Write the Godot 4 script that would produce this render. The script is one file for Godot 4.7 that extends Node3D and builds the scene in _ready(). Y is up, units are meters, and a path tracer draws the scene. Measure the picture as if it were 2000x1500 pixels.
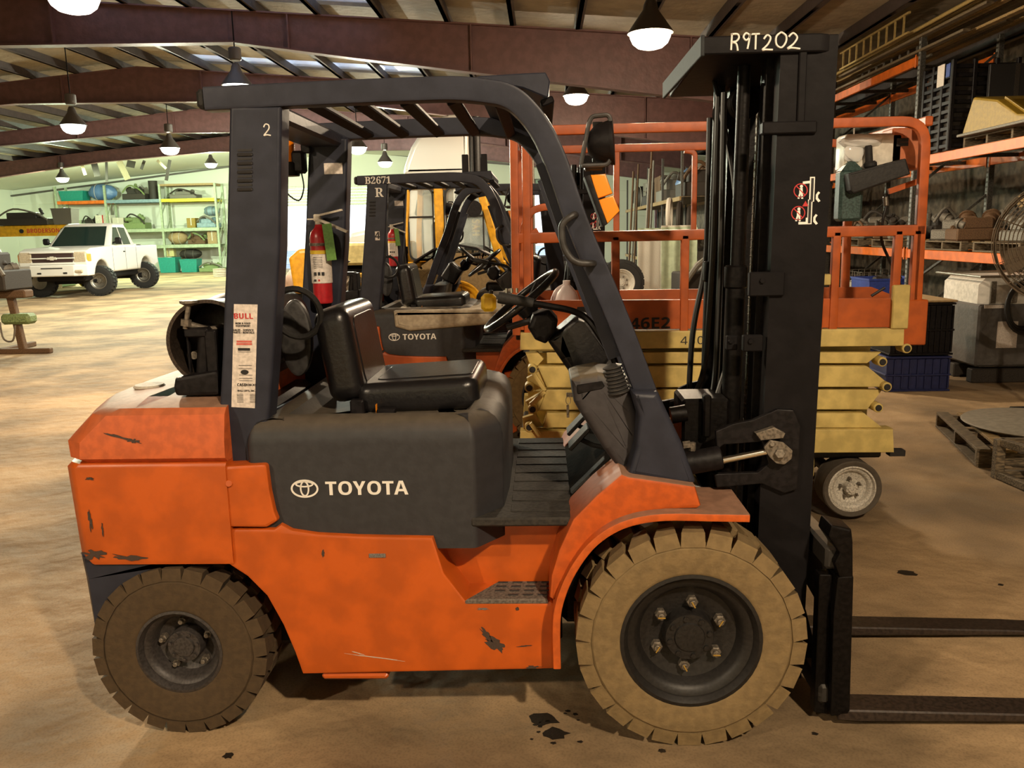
extends Node3D

# ---------- mesh builder: collects triangles, then smooths normals across soft edges ----------
class MB:
	var v := PackedVector3Array()
	var t := Transform3D.IDENTITY

	func tri(a: Vector3, b: Vector3, c: Vector3):
		v.append(t * a); v.append(t * b); v.append(t * c)

	func quad(a: Vector3, b: Vector3, c: Vector3, d: Vector3):
		tri(a, b, c); tri(a, c, d)

	func outward(s: int):  # turns a closed shape right side out
		var o := v[s] if s < v.size() else Vector3.ZERO
		var vol := 0.0
		for i in range(s, v.size(), 3):
			vol += (v[i] - o).dot((v[i + 1] - o).cross(v[i + 2] - o))
		if vol < 0.0:
			for i in range(s, v.size(), 3):
				var q := v[i + 1]
				v[i + 1] = v[i + 2]
				v[i + 2] = q

	func inset(p: PackedVector2Array, d: float) -> PackedVector2Array:
		var n := p.size()
		var area := 0.0
		for i in n:
			area += p[i].cross(p[(i + 1) % n])
		var s := 1.0 if area > 0 else -1.0
		var r := PackedVector2Array()
		for i in n:
			var e0 := (p[i] - p[(i + n - 1) % n]).normalized()
			var e1 := (p[(i + 1) % n] - p[i]).normalized()
			var n0 := Vector2(-e0.y, e0.x) * s
			var n1 := Vector2(-e1.y, e1.x) * s
			var m := n0 + n1
			var k := m.length_squared()
			r.append(p[i] + (m * (2.0 / k) if k > 0.5 else m.normalized() * 1.6) * d)
		return r

	func loft(rings: Array, caps := true, wrap := false):
		var s := v.size()
		var n: int = rings[0].size()
		var last := rings.size() if wrap else rings.size() - 1
		for k in last:
			var a: PackedVector3Array = rings[k]
			var b: PackedVector3Array = rings[(k + 1) % rings.size()]
			for i in n:
				var j := (i + 1) % n
				quad(a[i], a[j], b[j], b[i])
		if caps and not wrap:
			for e in [0, rings.size() - 1]:
				var r: PackedVector3Array = rings[e]
				var c := Vector3.ZERO
				for q in r:
					c += q / n
				for i in n:
					if e == 0:
						tri(c, r[(i + 1) % n], r[i])
					else:
						tri(c, r[i], r[(i + 1) % n])
		outward(s)

	# a profile in the local xy plane pushed from z0 to z1, its rim edges eased by bev
	func ext(p: PackedVector2Array, z0: float, z1: float, bev := 0.0, steps := 1):
		var s := v.size()
		var n := p.size()
		if z1 < z0:
			var q := z0
			z0 = z1
			z1 = q
		var offs := [[z0, 0.0], [z1, 0.0]]
		if bev > 0.0:
			offs = []
			for k in steps + 1:
				var a := PI / 2 * k / steps
				offs.append([z0 + bev * (1 - cos(a)), bev * (1 - sin(a))])
			for k in steps + 1:
				var a := PI / 2 * (steps - k) / steps
				offs.append([z1 - bev * (1 - cos(a)), bev * (1 - sin(a))])
		var polys := []
		for o in offs:
			polys.append(inset(p, o[1]) if o[1] > 0.0 else p)
		for k in offs.size() - 1:
			for i in n:
				var j := (i + 1) % n
				var a: Vector2 = polys[k][i]
				var b: Vector2 = polys[k][j]
				var c: Vector2 = polys[k + 1][j]
				var d: Vector2 = polys[k + 1][i]
				quad(Vector3(a.x, a.y, offs[k][0]), Vector3(b.x, b.y, offs[k][0]), Vector3(c.x, c.y, offs[k + 1][0]), Vector3(d.x, d.y, offs[k + 1][0]))
		var flip := Geometry2D.is_polygon_clockwise(p)
		for e in [0, offs.size() - 1]:
			var cap: PackedVector2Array = polys[e]
			var ix := Geometry2D.triangulate_polygon(cap)
			if ix.is_empty():
				ix = Geometry2D.triangulate_polygon(p)
			for i in range(0, ix.size(), 3):
				var a := Vector3(cap[ix[i]].x, cap[ix[i]].y, offs[e][0])
				var b := Vector3(cap[ix[i + 1]].x, cap[ix[i + 1]].y, offs[e][0])
				var c := Vector3(cap[ix[i + 2]].x, cap[ix[i + 2]].y, offs[e][0])
				var up := (b - a).cross(c - a).z > 0
				if up == (e != 0) != flip:
					tri(a, b, c)
				else:
					tri(a, c, b)
		outward(s)

	func box(c: Vector3, s: Vector3, bev := 0.0, b := Basis.IDENTITY):
		var keep := t
		t = t * Transform3D(b, c)
		var h := s / 2
		var q := minf(bev, minf(h.x, minf(h.y, h.z)) * 0.9)
		if q > 0.0:
			var p := PackedVector2Array([Vector2(-h.x + q, -h.y), Vector2(h.x - q, -h.y), Vector2(h.x, -h.y + q), Vector2(h.x, h.y - q), Vector2(h.x - q, h.y), Vector2(-h.x + q, h.y), Vector2(-h.x, h.y - q), Vector2(-h.x, -h.y + q)])
			ext(p, -h.z, h.z, q)
		else:
			ext(PackedVector2Array([Vector2(-h.x, -h.y), Vector2(h.x, -h.y), Vector2(h.x, h.y), Vector2(-h.x, h.y)]), -h.z, h.z)
		t = keep

	func bx(a: Vector3, b: Vector3, bev := 0.0):
		box((a + b) / 2, (b - a).abs(), bev)

	# a straight bar of w (along side) by h (along up) from a to b
	func bar(a: Vector3, b: Vector3, w: float, h: float, up := Vector3.UP, bev := 0.0):
		var d := (b - a).normalized()
		var side := up.cross(d)
		if side.length() < 0.01:
			side = Vector3.RIGHT.cross(d)
		side = side.normalized()
		box((a + b) / 2, Vector3(w, h, a.distance_to(b)), bev, Basis(side, d.cross(side), d))

	func frames(p: PackedVector3Array, closed: bool) -> Array:
		var out := []
		var n := p.size()
		var u := Vector3.ZERO
		for i in n:
			var a := p[(i + n - 1) % n] if closed or i > 0 else p[i]
			var b := p[(i + 1) % n] if closed or i < n - 1 else p[i]
			var d := (b - a).normalized()
			if u == Vector3.ZERO:
				u = (Vector3.UP if absf(d.y) < 0.9 else Vector3.RIGHT)
			u = (u - d * u.dot(d)).normalized()
			out.append([p[i], u, d.cross(u), d])
		return out

	func tube(p: PackedVector3Array, r, n := 8, closed := false, caps := true):
		var rings := []
		var fr := frames(p, closed)
		for i in fr.size():
			var f = fr[i]
			var q: float = r[i] if r is Array else r
			var ring := PackedVector3Array()
			for k in n:
				var a := TAU * k / n
				ring.append(f[0] + f[1] * (cos(a) * q) + f[2] * (sin(a) * q))
			rings.append(ring)
		loft(rings, caps, closed)

	# a 2D profile (x across, y along up) carried along a path; up stays as given
	func sweep(p: PackedVector3Array, prof: PackedVector2Array, up := Vector3.UP, closed := false):
		var rings := []
		var n := p.size()
		for i in n:
			var a := (p[i] - p[(i + n - 1) % n]).normalized() if closed or i > 0 else Vector3.ZERO
			var b := (p[(i + 1) % n] - p[i]).normalized() if closed or i < n - 1 else Vector3.ZERO
			var d := (a + b).normalized()
			var side := up.cross(d).normalized()
			var u := d.cross(side)
			var k := 1.0
			if a != Vector3.ZERO and b != Vector3.ZERO:
				k = 1.0 / maxf(0.5, d.dot(b))
			var bend := (b - a)
			var ring := PackedVector3Array()
			for q in prof:
				var off := side * q.x + u * q.y
				if k > 1.001 and bend.length() > 0.001:
					var w := bend.normalized()
					w = (w - d * w.dot(d)).normalized()
					off += w * (off.dot(w) * (k - 1.0))
				ring.append(p[i] + off)
			rings.append(ring)
		loft(rings, true, closed)

	# profile points (radius, height) turned round the axis through o
	func lathe(prof: PackedVector2Array, o := Vector3.ZERO, axis := Vector3.UP, n := 24):
		var s := v.size()
		var u := (Vector3.RIGHT if absf(axis.x) < 0.9 else Vector3.UP)
		axis = axis.normalized()
		u = (u - axis * u.dot(axis)).normalized()
		var w := axis.cross(u)
		for k in n:
			var a := TAU * k / n
			var b := TAU * (k + 1) / n
			var da := u * cos(a) + w * sin(a)
			var db := u * cos(b) + w * sin(b)
			for i in prof.size() - 1:
				var p := prof[i]
				var q := prof[i + 1]
				var p0 := o + da * p.x + axis * p.y
				var p1 := o + db * p.x + axis * p.y
				var q0 := o + da * q.x + axis * q.y
				var q1 := o + db * q.x + axis * q.y
				if p.x > 1e-5:
					tri(p0, p1, q1 if q.x > 1e-5 else q0)
				if q.x > 1e-5:
					tri(p0, q1, q0)
		outward(s)

	func cyl(a: Vector3, b: Vector3, r: float, n := 16, bev := 0.0):
		var h := a.distance_to(b)
		var p := PackedVector2Array([Vector2(0, 0), Vector2(r, 0), Vector2(r, h), Vector2(0, h)])
		if bev > 0.0:
			p = PackedVector2Array([Vector2(0, 0), Vector2(r - bev, 0), Vector2(r, bev), Vector2(r, h - bev), Vector2(r - bev, h), Vector2(0, h)])
		lathe(p, a, (b - a), n)

	func ball(c: Vector3, r: Vector3, n := 12, rough := 0.0, sd := 1):
		var keep := t
		t = t * Transform3D(Basis.from_scale(r), c)
		var rng := RandomNumberGenerator.new()
		rng.seed = sd
		var rows := int(n / 2.0) + 1
		var rings := []
		for i in rows + 1:
			var ring := PackedVector3Array()
			var la := PI * i / rows - PI / 2
			for k in n:
				var a := TAU * k / n
				var q := 1.0 + (rng.randf_range(-rough, rough) if i > 0 and i < rows else 0.0)
				ring.append(Vector3(cos(la) * cos(a), sin(la), cos(la) * sin(a)) * q)
			rings.append(ring)
		loft(rings, false)
		t = keep

	func commit(org: Vector3, soft := 40.0, dust = null) -> ArrayMesh:
		var n := v.size() / 3
		var fn := PackedVector3Array()
		var at := {}
		fn.resize(n)
		var fu := PackedVector3Array()
		fu.resize(n)
		for i in n:
			var c := (v[i * 3 + 1] - v[i * 3]).cross(v[i * 3 + 2] - v[i * 3])
			fn[i] = c
			fu[i] = c.normalized()
			for k in 3:
				var key := Vector3i((v[i * 3 + k] * 4000.0).round())
				if at.has(key):
					at[key].append(i)
				else:
					at[key] = [i]
		var vv := PackedVector3Array()
		var nn := PackedVector3Array()
		var cc := PackedColorArray()
		var lim := cos(deg_to_rad(soft))
		for i in n:
			if fn[i].length_squared() < 1e-18:
				continue
			for k in [0, 2, 1]:
				var p := v[i * 3 + k]
				var sum := Vector3.ZERO
				for j in at[Vector3i((p * 4000.0).round())]:
					if fu[i].dot(fu[j]) > lim:
						sum += fn[j]
				vv.append(p - org)
				sum = sum.normalized() if sum.length_squared() > 1e-20 else fu[i]
				nn.append(sum)
				if dust != null:
					cc.append(dust[0].lerp(dust[1], smoothstep(dust[2], 0.98, sum.y)))
		var arr := []
		arr.resize(Mesh.ARRAY_MAX)
		arr[Mesh.ARRAY_VERTEX] = vv
		arr[Mesh.ARRAY_NORMAL] = nn
		if dust != null:
			arr[Mesh.ARRAY_COLOR] = cc
		var m := ArrayMesh.new()
		if vv.size():
			m.add_surface_from_arrays(Mesh.PRIMITIVE_TRIANGLES, arr)
		return m

const ACROSS := Basis(Vector3(0, 0, 1), Vector3(0, 1, 0), Vector3(1, 0, 0))  # profile (z, y) pushed along x
const UPWARD := Basis(Vector3(1, 0, 0), Vector3(0, 0, 1), Vector3(0, 1, 0))  # profile (x, z) pushed along y

var org := Vector3.ZERO  # base of the thing being built; its meshes are stored relative to it
var used := {}
var mats := {}
var rng := RandomNumberGenerator.new()

func pv(a: Array) -> PackedVector2Array:
	var r := PackedVector2Array()
	for i in range(0, a.size(), 2):
		r.append(Vector2(a[i], a[i + 1]))
	return r

func rect(x0: float, y0: float, x1: float, y1: float) -> PackedVector2Array:
	return PackedVector2Array([Vector2(x0, y0), Vector2(x1, y0), Vector2(x1, y1), Vector2(x0, y1)])

# rounds the corners of a polygon
func rnd(p: PackedVector2Array, r: float, k := 4) -> PackedVector2Array:
	var out := PackedVector2Array()
	var n := p.size()
	for i in n:
		var a := p[(i + n - 1) % n] - p[i]
		var b := p[(i + 1) % n] - p[i]
		var ang := absf(a.angle_to(b))
		var d := minf(r / maxf(tan(ang / 2), 0.05), minf(a.length(), b.length()) * 0.48)
		var s := p[i] + a.normalized() * d
		var e := p[i] + b.normalized() * d
		for j in k + 1:
			var u := float(j) / k
			out.append(s.lerp(p[i], u).lerp(p[i].lerp(e, u), u))
	return out

func ellipse(c: Vector2, rx: float, ry: float, n := 24) -> PackedVector2Array:
	var r := PackedVector2Array()
	for i in n:
		r.append(c + Vector2(cos(TAU * i / n) * rx, sin(TAU * i / n) * ry))
	return r

# smooth curve through points
func curve(p: Array, k := 6) -> PackedVector3Array:
	var out := PackedVector3Array()
	var n := p.size()
	for i in n - 1:
		for j in k:
			out.append(p[i].cubic_interpolate(p[i + 1], p[maxi(i - 1, 0)], p[mini(i + 2, n - 1)], float(j) / k))
	out.append(p[n - 1])
	return out

func bends(p: Array, r: float, k := 5) -> PackedVector3Array:  # polyline with rounded corners
	var out := PackedVector3Array([p[0]])
	for i in range(1, p.size() - 1):
		var a: Vector3 = p[i - 1] - p[i]
		var b: Vector3 = p[i + 1] - p[i]
		var d := minf(r, minf(a.length(), b.length()) * 0.45)
		var s: Vector3 = p[i] + a.normalized() * d
		var e: Vector3 = p[i] + b.normalized() * d
		for j in k + 1:
			var u := float(j) / k
			out.append(s.lerp(p[i], u).lerp(p[i].lerp(e, u), u))
	out.append(p[p.size() - 1])
	return out

func numbered(called: String) -> String:
	used[called] = used.get(called, -1) + 1
	return called if used[called] == 0 else "%s_%03d" % [called, used[called]]

func put(o: Node3D, called: String, parent: Node):
	o.name = numbered(called) if parent == self else called
	parent.add_child(o, true)

func obj(called: String, mb: MB, m: Material, parent: Node = self, soft := 40.0, dust = null) -> MeshInstance3D:
	var o := MeshInstance3D.new()
	o.mesh = mb.commit(org, soft, dust)
	o.material_override = m
	put(o, called, parent)
	return o

func part(called: String, mesh: Mesh, m: Material, at: Transform3D, parent: Node) -> MeshInstance3D:
	var o := MeshInstance3D.new()
	o.mesh = mesh
	o.material_override = m
	at.origin -= org
	o.transform = at
	put(o, called, parent)
	return o

func tag(o: Node, label: String, category: String, group := "", kind := "") -> Node:
	if label: o.set_meta("label", label)
	if category: o.set_meta("category", category)
	if group: o.set_meta("group", group)
	if kind: o.set_meta("kind", kind)
	return o

func thing(called: String, label: String, category: String, at := Vector3.ZERO, group := "") -> Node3D:
	var o := Node3D.new()
	put(o, called, self)
	o.position = at
	org = at
	tag(o, label, category, group)
	return o

func solo(called: String, mb: MB, m: Material, label: String, category: String, group := "", at := Vector3.ZERO) -> MeshInstance3D:
	org = at
	var o := obj(called, mb, m)
	o.position = at
	tag(o, label, category, group)
	return o

func setting(called: String, at := Vector3.ZERO) -> Node3D:
	var o := Node3D.new()
	put(o, called, self)
	o.position = at
	org = at
	o.set_meta("kind", "structure")
	return o

func noise_tex(freq: float, lo: float, hi: float, oct := 4, kind := FastNoiseLite.TYPE_SIMPLEX_SMOOTH, normal := 0.0, lowat := 0.3, hiat := 0.7, sd := 3) -> NoiseTexture2D:
	var f := FastNoiseLite.new()
	f.noise_type = kind
	f.frequency = freq
	f.fractal_octaves = oct
	f.seed = sd
	var t := NoiseTexture2D.new()
	t.noise = f
	t.width = 512
	t.height = 512
	t.seamless = true
	if normal > 0.0:
		t.as_normal_map = true
		t.bump_strength = normal
	else:
		var g := Gradient.new()
		g.set_color(0, Color(lo, lo, lo))
		g.set_offset(0, lowat)
		g.set_color(1, Color(hi, hi, hi))
		g.set_offset(1, hiat)
		t.color_ramp = g
	return t

var tx := {}

func mat(key: String, hex := "", rough := 0.6, metal := 0.0, tex := "grime", scale := Vector3.ONE * 2.0, bump := 0.15) -> StandardMaterial3D:
	if mats.has(key):
		return mats[key]
	var m := StandardMaterial3D.new()
	m.resource_name = key
	m.albedo_color = Color(hex)
	m.roughness = rough
	m.metallic = metal
	if tex:
		m.albedo_texture = tx[tex]
		m.uv1_triplanar = true
		m.uv1_scale = scale
	if bump > 0.0 and tex:
		m.normal_enabled = true
		m.normal_texture = tx["bump"]
		m.normal_scale = bump
	mats[key] = m
	return m

func glass(key: String, hex: String, alpha: float, rough := 0.05) -> StandardMaterial3D:
	var m := StandardMaterial3D.new()
	m.resource_name = key
	m.albedo_color = Color(Color(hex), alpha)
	m.transparency = BaseMaterial3D.TRANSPARENCY_ALPHA
	m.roughness = rough
	mats[key] = m
	return m

func glow(key: String, c: Color, e: float) -> StandardMaterial3D:
	var m := StandardMaterial3D.new()
	m.resource_name = key
	m.albedo_color = Color(0.9, 0.9, 0.85)
	m.emission_enabled = true
	m.emission = c
	m.emission_energy_multiplier = e
	mats[key] = m
	return m

func plain(key: String) -> Material:
	return mats[key]

# flat lettering of real thickness; faces +z before the transform
func lettering(called: String, text: String, height: float, m: Material, at: Transform3D, parent: Node, font := "Droid Sans", bold := 700, wide := 1.0, spacing := 0.0):
	var f := SystemFont.new()
	f.font_names = PackedStringArray([font])
	f.font_weight = bold
	var tm := TextMesh.new()
	tm.font = f
	tm.text = text
	tm.font_size = 64
	tm.pixel_size = height / 46.0
	tm.depth = 0.0015
	tm.curve_step = 2.0
	at.basis = at.basis * Basis.from_scale(Vector3(wide, 1, 1))
	var o := part(called, tm, m, at, parent)
	return o

func _ready():
	rng.seed = 7
	# camera: a person standing beside the truck, lens a little below eye height
	var cam := Camera3D.new()
	cam.name = "camera"
	cam.transform = Transform3D(Basis(Vector3(0.99914, -0.02074, -0.03597), Vector3(0.01399, 0.98381, -0.17866), Vector3(0.03910, 0.17801, 0.98325)), Vector3(0, 1.69, 3.18))
	cam.fov = 49.151
	cam.near = 0.05
	cam.far = 200.0
	add_child(cam)
	cam.current = true
	# daylight outside the doors and above the skylights; exposure
	var we := WorldEnvironment.new()
	we.name = "world_environment"
	var env := Environment.new()
	env.background_mode = Environment.BG_SKY
	var sky := Sky.new()
	var sm := ProceduralSkyMaterial.new()
	sm.sky_top_color = Color("a9c4ea")
	sm.sky_horizon_color = Color("e8eef6")
	sm.ground_bottom_color = Color("8a8478")
	sm.ground_horizon_color = Color("b8b2a6")
	sm.sun_angle_max = 0.0
	sky.sky_material = sm
	env.sky = sky
	env.background_energy_multiplier = 4.0
	env.tonemap_mode = Environment.TONE_MAPPER_LINEAR
	env.tonemap_exposure = 1.0
	env.sdfgi_enabled = true
	env.ssao_enabled = true
	env.ssil_enabled = true
	we.environment = env
	add_child(we)
	# high-bay lamps: x, height of the mouth, z, energy, colour of the light
	var warm := Color(1.0, 0.90, 0.76)
	var cool := Color(1.0, 1.0, 0.90)
	var green := Color(0.90, 1.0, 0.84)
	lamp_spots = [
		[1.9, 4.6, 4.7, 32.0, warm], [-5.6, 4.6, 6.6, 26.0, warm], Vector3(-4.494, 4.056, -5.3),
		Vector3(1.293, 3.968, -7.3), Vector3(-5.367, 4.36, -12.2), Vector3(-9.929, 4.132, -15), Vector3(-10.145, 4.159, -20.2), Vector3(-4.988, 4.047, -20.2), Vector3(-5.49, 4.207, -27),
		Vector3(-19.915, 4.303, -32), Vector3(-14, 4.819, -33), Vector3(0.707, 4.379, -14.5),
	]
	var looks := [0, 0, [26.0, warm], [16.0, warm], [24.0, cool], [22.0, cool], [42.0, cool], [42.0, cool], [42.0, cool], [64.0, green], [64.0, green], [14.0, warm]]
	for i in lamp_spots.size():
		var s = lamp_spots[i]
		if s is Vector3:
			lamp_spots[i] = [s.x, s.y, s.z, looks[i][0], looks[i][1]]
	make_materials()
	build_hall()
	for i in lamp_spots.size():
		if lamp_spots[i][3] > 0.0:
			high_bay(i)
	forklift()
	scissor_lift()
	machines()
	pickup()
	right_rack()
	right_floor()
	far_left()
	mid_right()

var lamp_spots := []

func make_materials():
	tx.grime = noise_tex(0.012, 0.90, 1.0, 6)
	tx.dirt = noise_tex(0.03, 0.74, 1.0, 6, FastNoiseLite.TYPE_SIMPLEX_SMOOTH, 0.0, 0.28, 0.62, 9)
	tx.floor = noise_tex(0.006, 0.72, 1.0, 6, FastNoiseLite.TYPE_SIMPLEX_SMOOTH, 0.0, 0.25, 0.75, 5)
	tx.speck = noise_tex(0.14, 0.90, 1.0, 4, FastNoiseLite.TYPE_SIMPLEX_SMOOTH, 0.0, 0.2, 0.5, 12)
	tx.bump = noise_tex(0.03, 0, 1, 5, FastNoiseLite.TYPE_SIMPLEX_SMOOTH, 6.0)
	tx.wood = noise_tex(0.02, 0.6, 1.0, 5, FastNoiseLite.TYPE_SIMPLEX_SMOOTH, 0.0, 0.3, 0.7, 21)
	var one := Vector3.ONE
	var fl := mat("dusty_concrete", "ad916c", 0.85, 0.0, "floor", one * 0.23, 0.35)
	fl.uv1_world_triplanar = true
	fl.detail_enabled = true
	fl.detail_albedo = tx.speck
	fl.detail_blend_mode = BaseMaterial3D.BLEND_MODE_MUL
	fl.detail_uv_layer = BaseMaterial3D.DETAIL_UV_2
	fl.uv2_triplanar = true
	fl.uv2_world_triplanar = true
	fl.uv2_scale = one * 1.1
	mat("wall_sheet", "d0d2c4", 0.7, 0.0, "")
	mat("insulation", "8b7e69", 0.75, 0.0, "grime", one * 0.3, 0.3)
	mat("purlin", "3a302d", 0.6, 0.0, "grime", one * 0.5)
	mat("red_oxide", "684845", 0.55, 0.0, "grime", one * 0.6)
	mat("ground", "b8b4a8", 0.9, 0.0, "floor", one * 0.1)
	mat("orange", "c45814", 0.42, 0.0, "grime", one * 0.9, 0.05)
	mat("orange_dark", "b8481a", 0.5, 0.0, "dirt", one * 2.0)
	mat("grey_paint", "30323d", 0.42, 0.0, "grime", one * 1.3, 0.05)
	mat("grey_plastic", "373534", 0.5, 0.0, "dirt", one * 1.5, 0.1)
	mat("black_paint", "1b1819", 0.5, 0.0, "dirt", one * 2.0)
	mat("mast_paint", "1a1819", 0.55, 0.0, "grime", one * 1.2, 0.08)
	mat("black_steel", "151211", 0.45, 0.3, "dirt", one * 3.0)
	mat("rubber_black", "1c1a18", 0.75, 0.0, "dirt", one * 4.0, 0.3)
	mat("hose", "191716", 0.5, 0.0, "", one)
	mat("vinyl", "1b191a", 0.32, 0.0, "grime", one * 3.0, 0.15)
	mat("tyre_tan", "7e6946", 0.85, 0.0, "grime", one * 3.0, 0.4)
	mat("tyre_dusty", "4c3c27", 0.9, 0.0, "grime", one * 4.0, 0.4)
	mat("tread_dark", "3f362a", 0.9, 0.0, "dirt", one * 4.0, 0.4)
	mat("rim_black", "221f1d", 0.5, 0.1, "dirt", one * 4.0)
	mat("rim_grey", "45403e", 0.5, 0.2, "dirt", one * 5.0)
	mat("chrome", "e8e4dc", 0.15, 1.0, "", one)
	mat("wheel_white", "cfc8bb", 0.5, 0.0, "dirt", one * 5.0)
	mat("label_yellow", "d9b52c", 0.5, 0.0, "", one)
	mat("steel", "9a948a", 0.4, 0.9, "grime", one * 4.0)
	mat("old_steel", "857b6e", 0.55, 0.6, "dirt", one * 4.0)
	mat("brass_mark", "b89444", 0.5, 0.5, "", one)
	mat("floor_plate", "2f2b26", 0.8, 0.0, "dirt", one * 3.0, 0.3)
	mat("step_plate", "6d6258", 0.8, 0.0, "dirt", one * 5.0, 0.3)
	mat("white_print", "e6e2da", 0.6, 0.0, "", one)
	mat("sticker_white", "ddd2c8", 0.6, 0.0, "grime", one * 8.0, 0.0)
	mat("print_black", "1e1c1c", 0.6, 0.0, "", one)
	mat("print_red", "b8292a", 0.6, 0.0, "", one)
	mat("rubber_grey", "544b40", 0.85, 0.0, "grime", one * 4.0, 0.2)
	mat("scuff", "4a3a30", 0.8, 0.0, "dirt", one * 20.0, 0.3)
	mat("bare_metal", "8a8580", 0.5, 0.4, "dirt", one * 12.0, 0.2)
	mat("lamp_metal", "5a5450", 0.5, 0.4, "", one)
	mat("amber", "e07a10", 0.2, 0.0, "", one)
	mat("amber_flat", "e88a1c", 0.3, 0.0, "", one)
	mat("tape", "c8bfb0", 0.7, 0.0, "grime", one * 8.0)
	glow("lamp_glow", Color(1.0, 0.93, 0.86), 6.0)
	glow("lamp_glow_cool", Color(0.98, 1.0, 0.94), 7.0)
	var oc := mats.orange as StandardMaterial3D
	oc.clearcoat_enabled = true
	oc.clearcoat = 0.15
	oc.clearcoat_roughness = 0.25
	mats.mast_paint.metallic_specular = 0.2
	mats.black_steel.metallic_specular = 0.3
	mats.grey_paint.metallic_specular = 0.35
	mats.black_paint.metallic_specular = 0.3
	var dm := mat("dusty_paint", "ffffff", 0.62, 0.0, "grime", one * 3.0, 0.1)
	dm.vertex_color_use_as_albedo = true

func lin(hex: String) -> Color:
	return Color(hex).srgb_to_linear()

# the pendant high-bay fitting: canopy box, rod, spun reflector, glowing mouth
func high_bay(i: int):
	var s = lamp_spots[i]
	var at := Vector3(s[0], s[1], s[2])
	var where := ["above and behind the viewer, near the forklift's front", "above and behind the viewer, near the forklift's rear", "cut by the top edge over the bare floor", "over the front of the near forklift, nearest of the pendants", "hanging just above the rear corner of the overhead guard", "over the open floor before the second roof beam", "in front of the third roof beam over the pickup's bay", "behind the overhead guard's far pillar", "small and far, above the second forklift's guard", "low before the end wall above the crates on the shelf", "by the end wall above the yellow shelf beam", "behind the front corner of the overhead guard"]
	var r := thing("pendant_lamp", "round high-bay lamp glowing, " + where[i], "lamp", at, "high-bay lamps under the roof")
	var m := MB.new()
	m.lathe(pv([0.05, 0.36, 0.08, 0.30, 0.09, 0.24, 0.262, 0.0, 0.268, -0.02, 0.255, -0.02, 0.25, 0.0, 0.08, 0.22, 0.04, 0.35]), at, Vector3.UP, 28)
	obj("reflector", m, plain("lamp_metal"), r)
	m = MB.new()
	m.cyl(at + Vector3(0, 0.40, 0), at + Vector3(0, 0.62, 0), 0.11, 16, 0.02)
	obj("ballast_housing", m, plain("lamp_metal"), r)
	m = MB.new()
	m.cyl(at + Vector3(0, 0.6, 0), Vector3(at.x, roof_y(at.x) - 0.2, at.z), 0.012, 8)
	obj("hanging_rod", m, plain("black_steel"), r)
	m = MB.new()
	m.lathe(pv([0, -0.20, 0.08, -0.195, 0.15, -0.175, 0.205, -0.13, 0.238, -0.06, 0.244, 0.005, 0.10, 0.02, 0, 0.02]), at, Vector3.UP, 28)
	obj("glowing_bowl", m, plain("lamp_glow" if s[4].b < 0.8 else "lamp_glow_cool"), r)
	var l: Light3D
	if at.z < -17.0 or (i == 3 or i == 11):  # far lamps: bare refractor bowls that throw light sideways too
		l = OmniLight3D.new()
		l.omni_range = 60.0
		l.omni_attenuation = 2.0
	else:
		l = SpotLight3D.new()
		l.rotation = Vector3(-PI / 2, 0, 0)
		l.spot_angle = 88.0
		l.spot_angle_attenuation = 0.12
		l.spot_range = 60.0
		l.spot_attenuation = 2.0
	l.name = "lamp_light"
	l.position = Vector3(0, -0.10, 0)
	l.light_color = s[4]
	l.light_energy = s[3]
	l.light_size = 0.10
	l.shadow_enabled = true
	r.add_child(l)

func roof_y(x: float) -> float:
	return 6.2 - 0.083 * absf(x + 10.2)

const BEAMS := [7.5, -12.3, -18.9, -25.5, -32.1]

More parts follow.
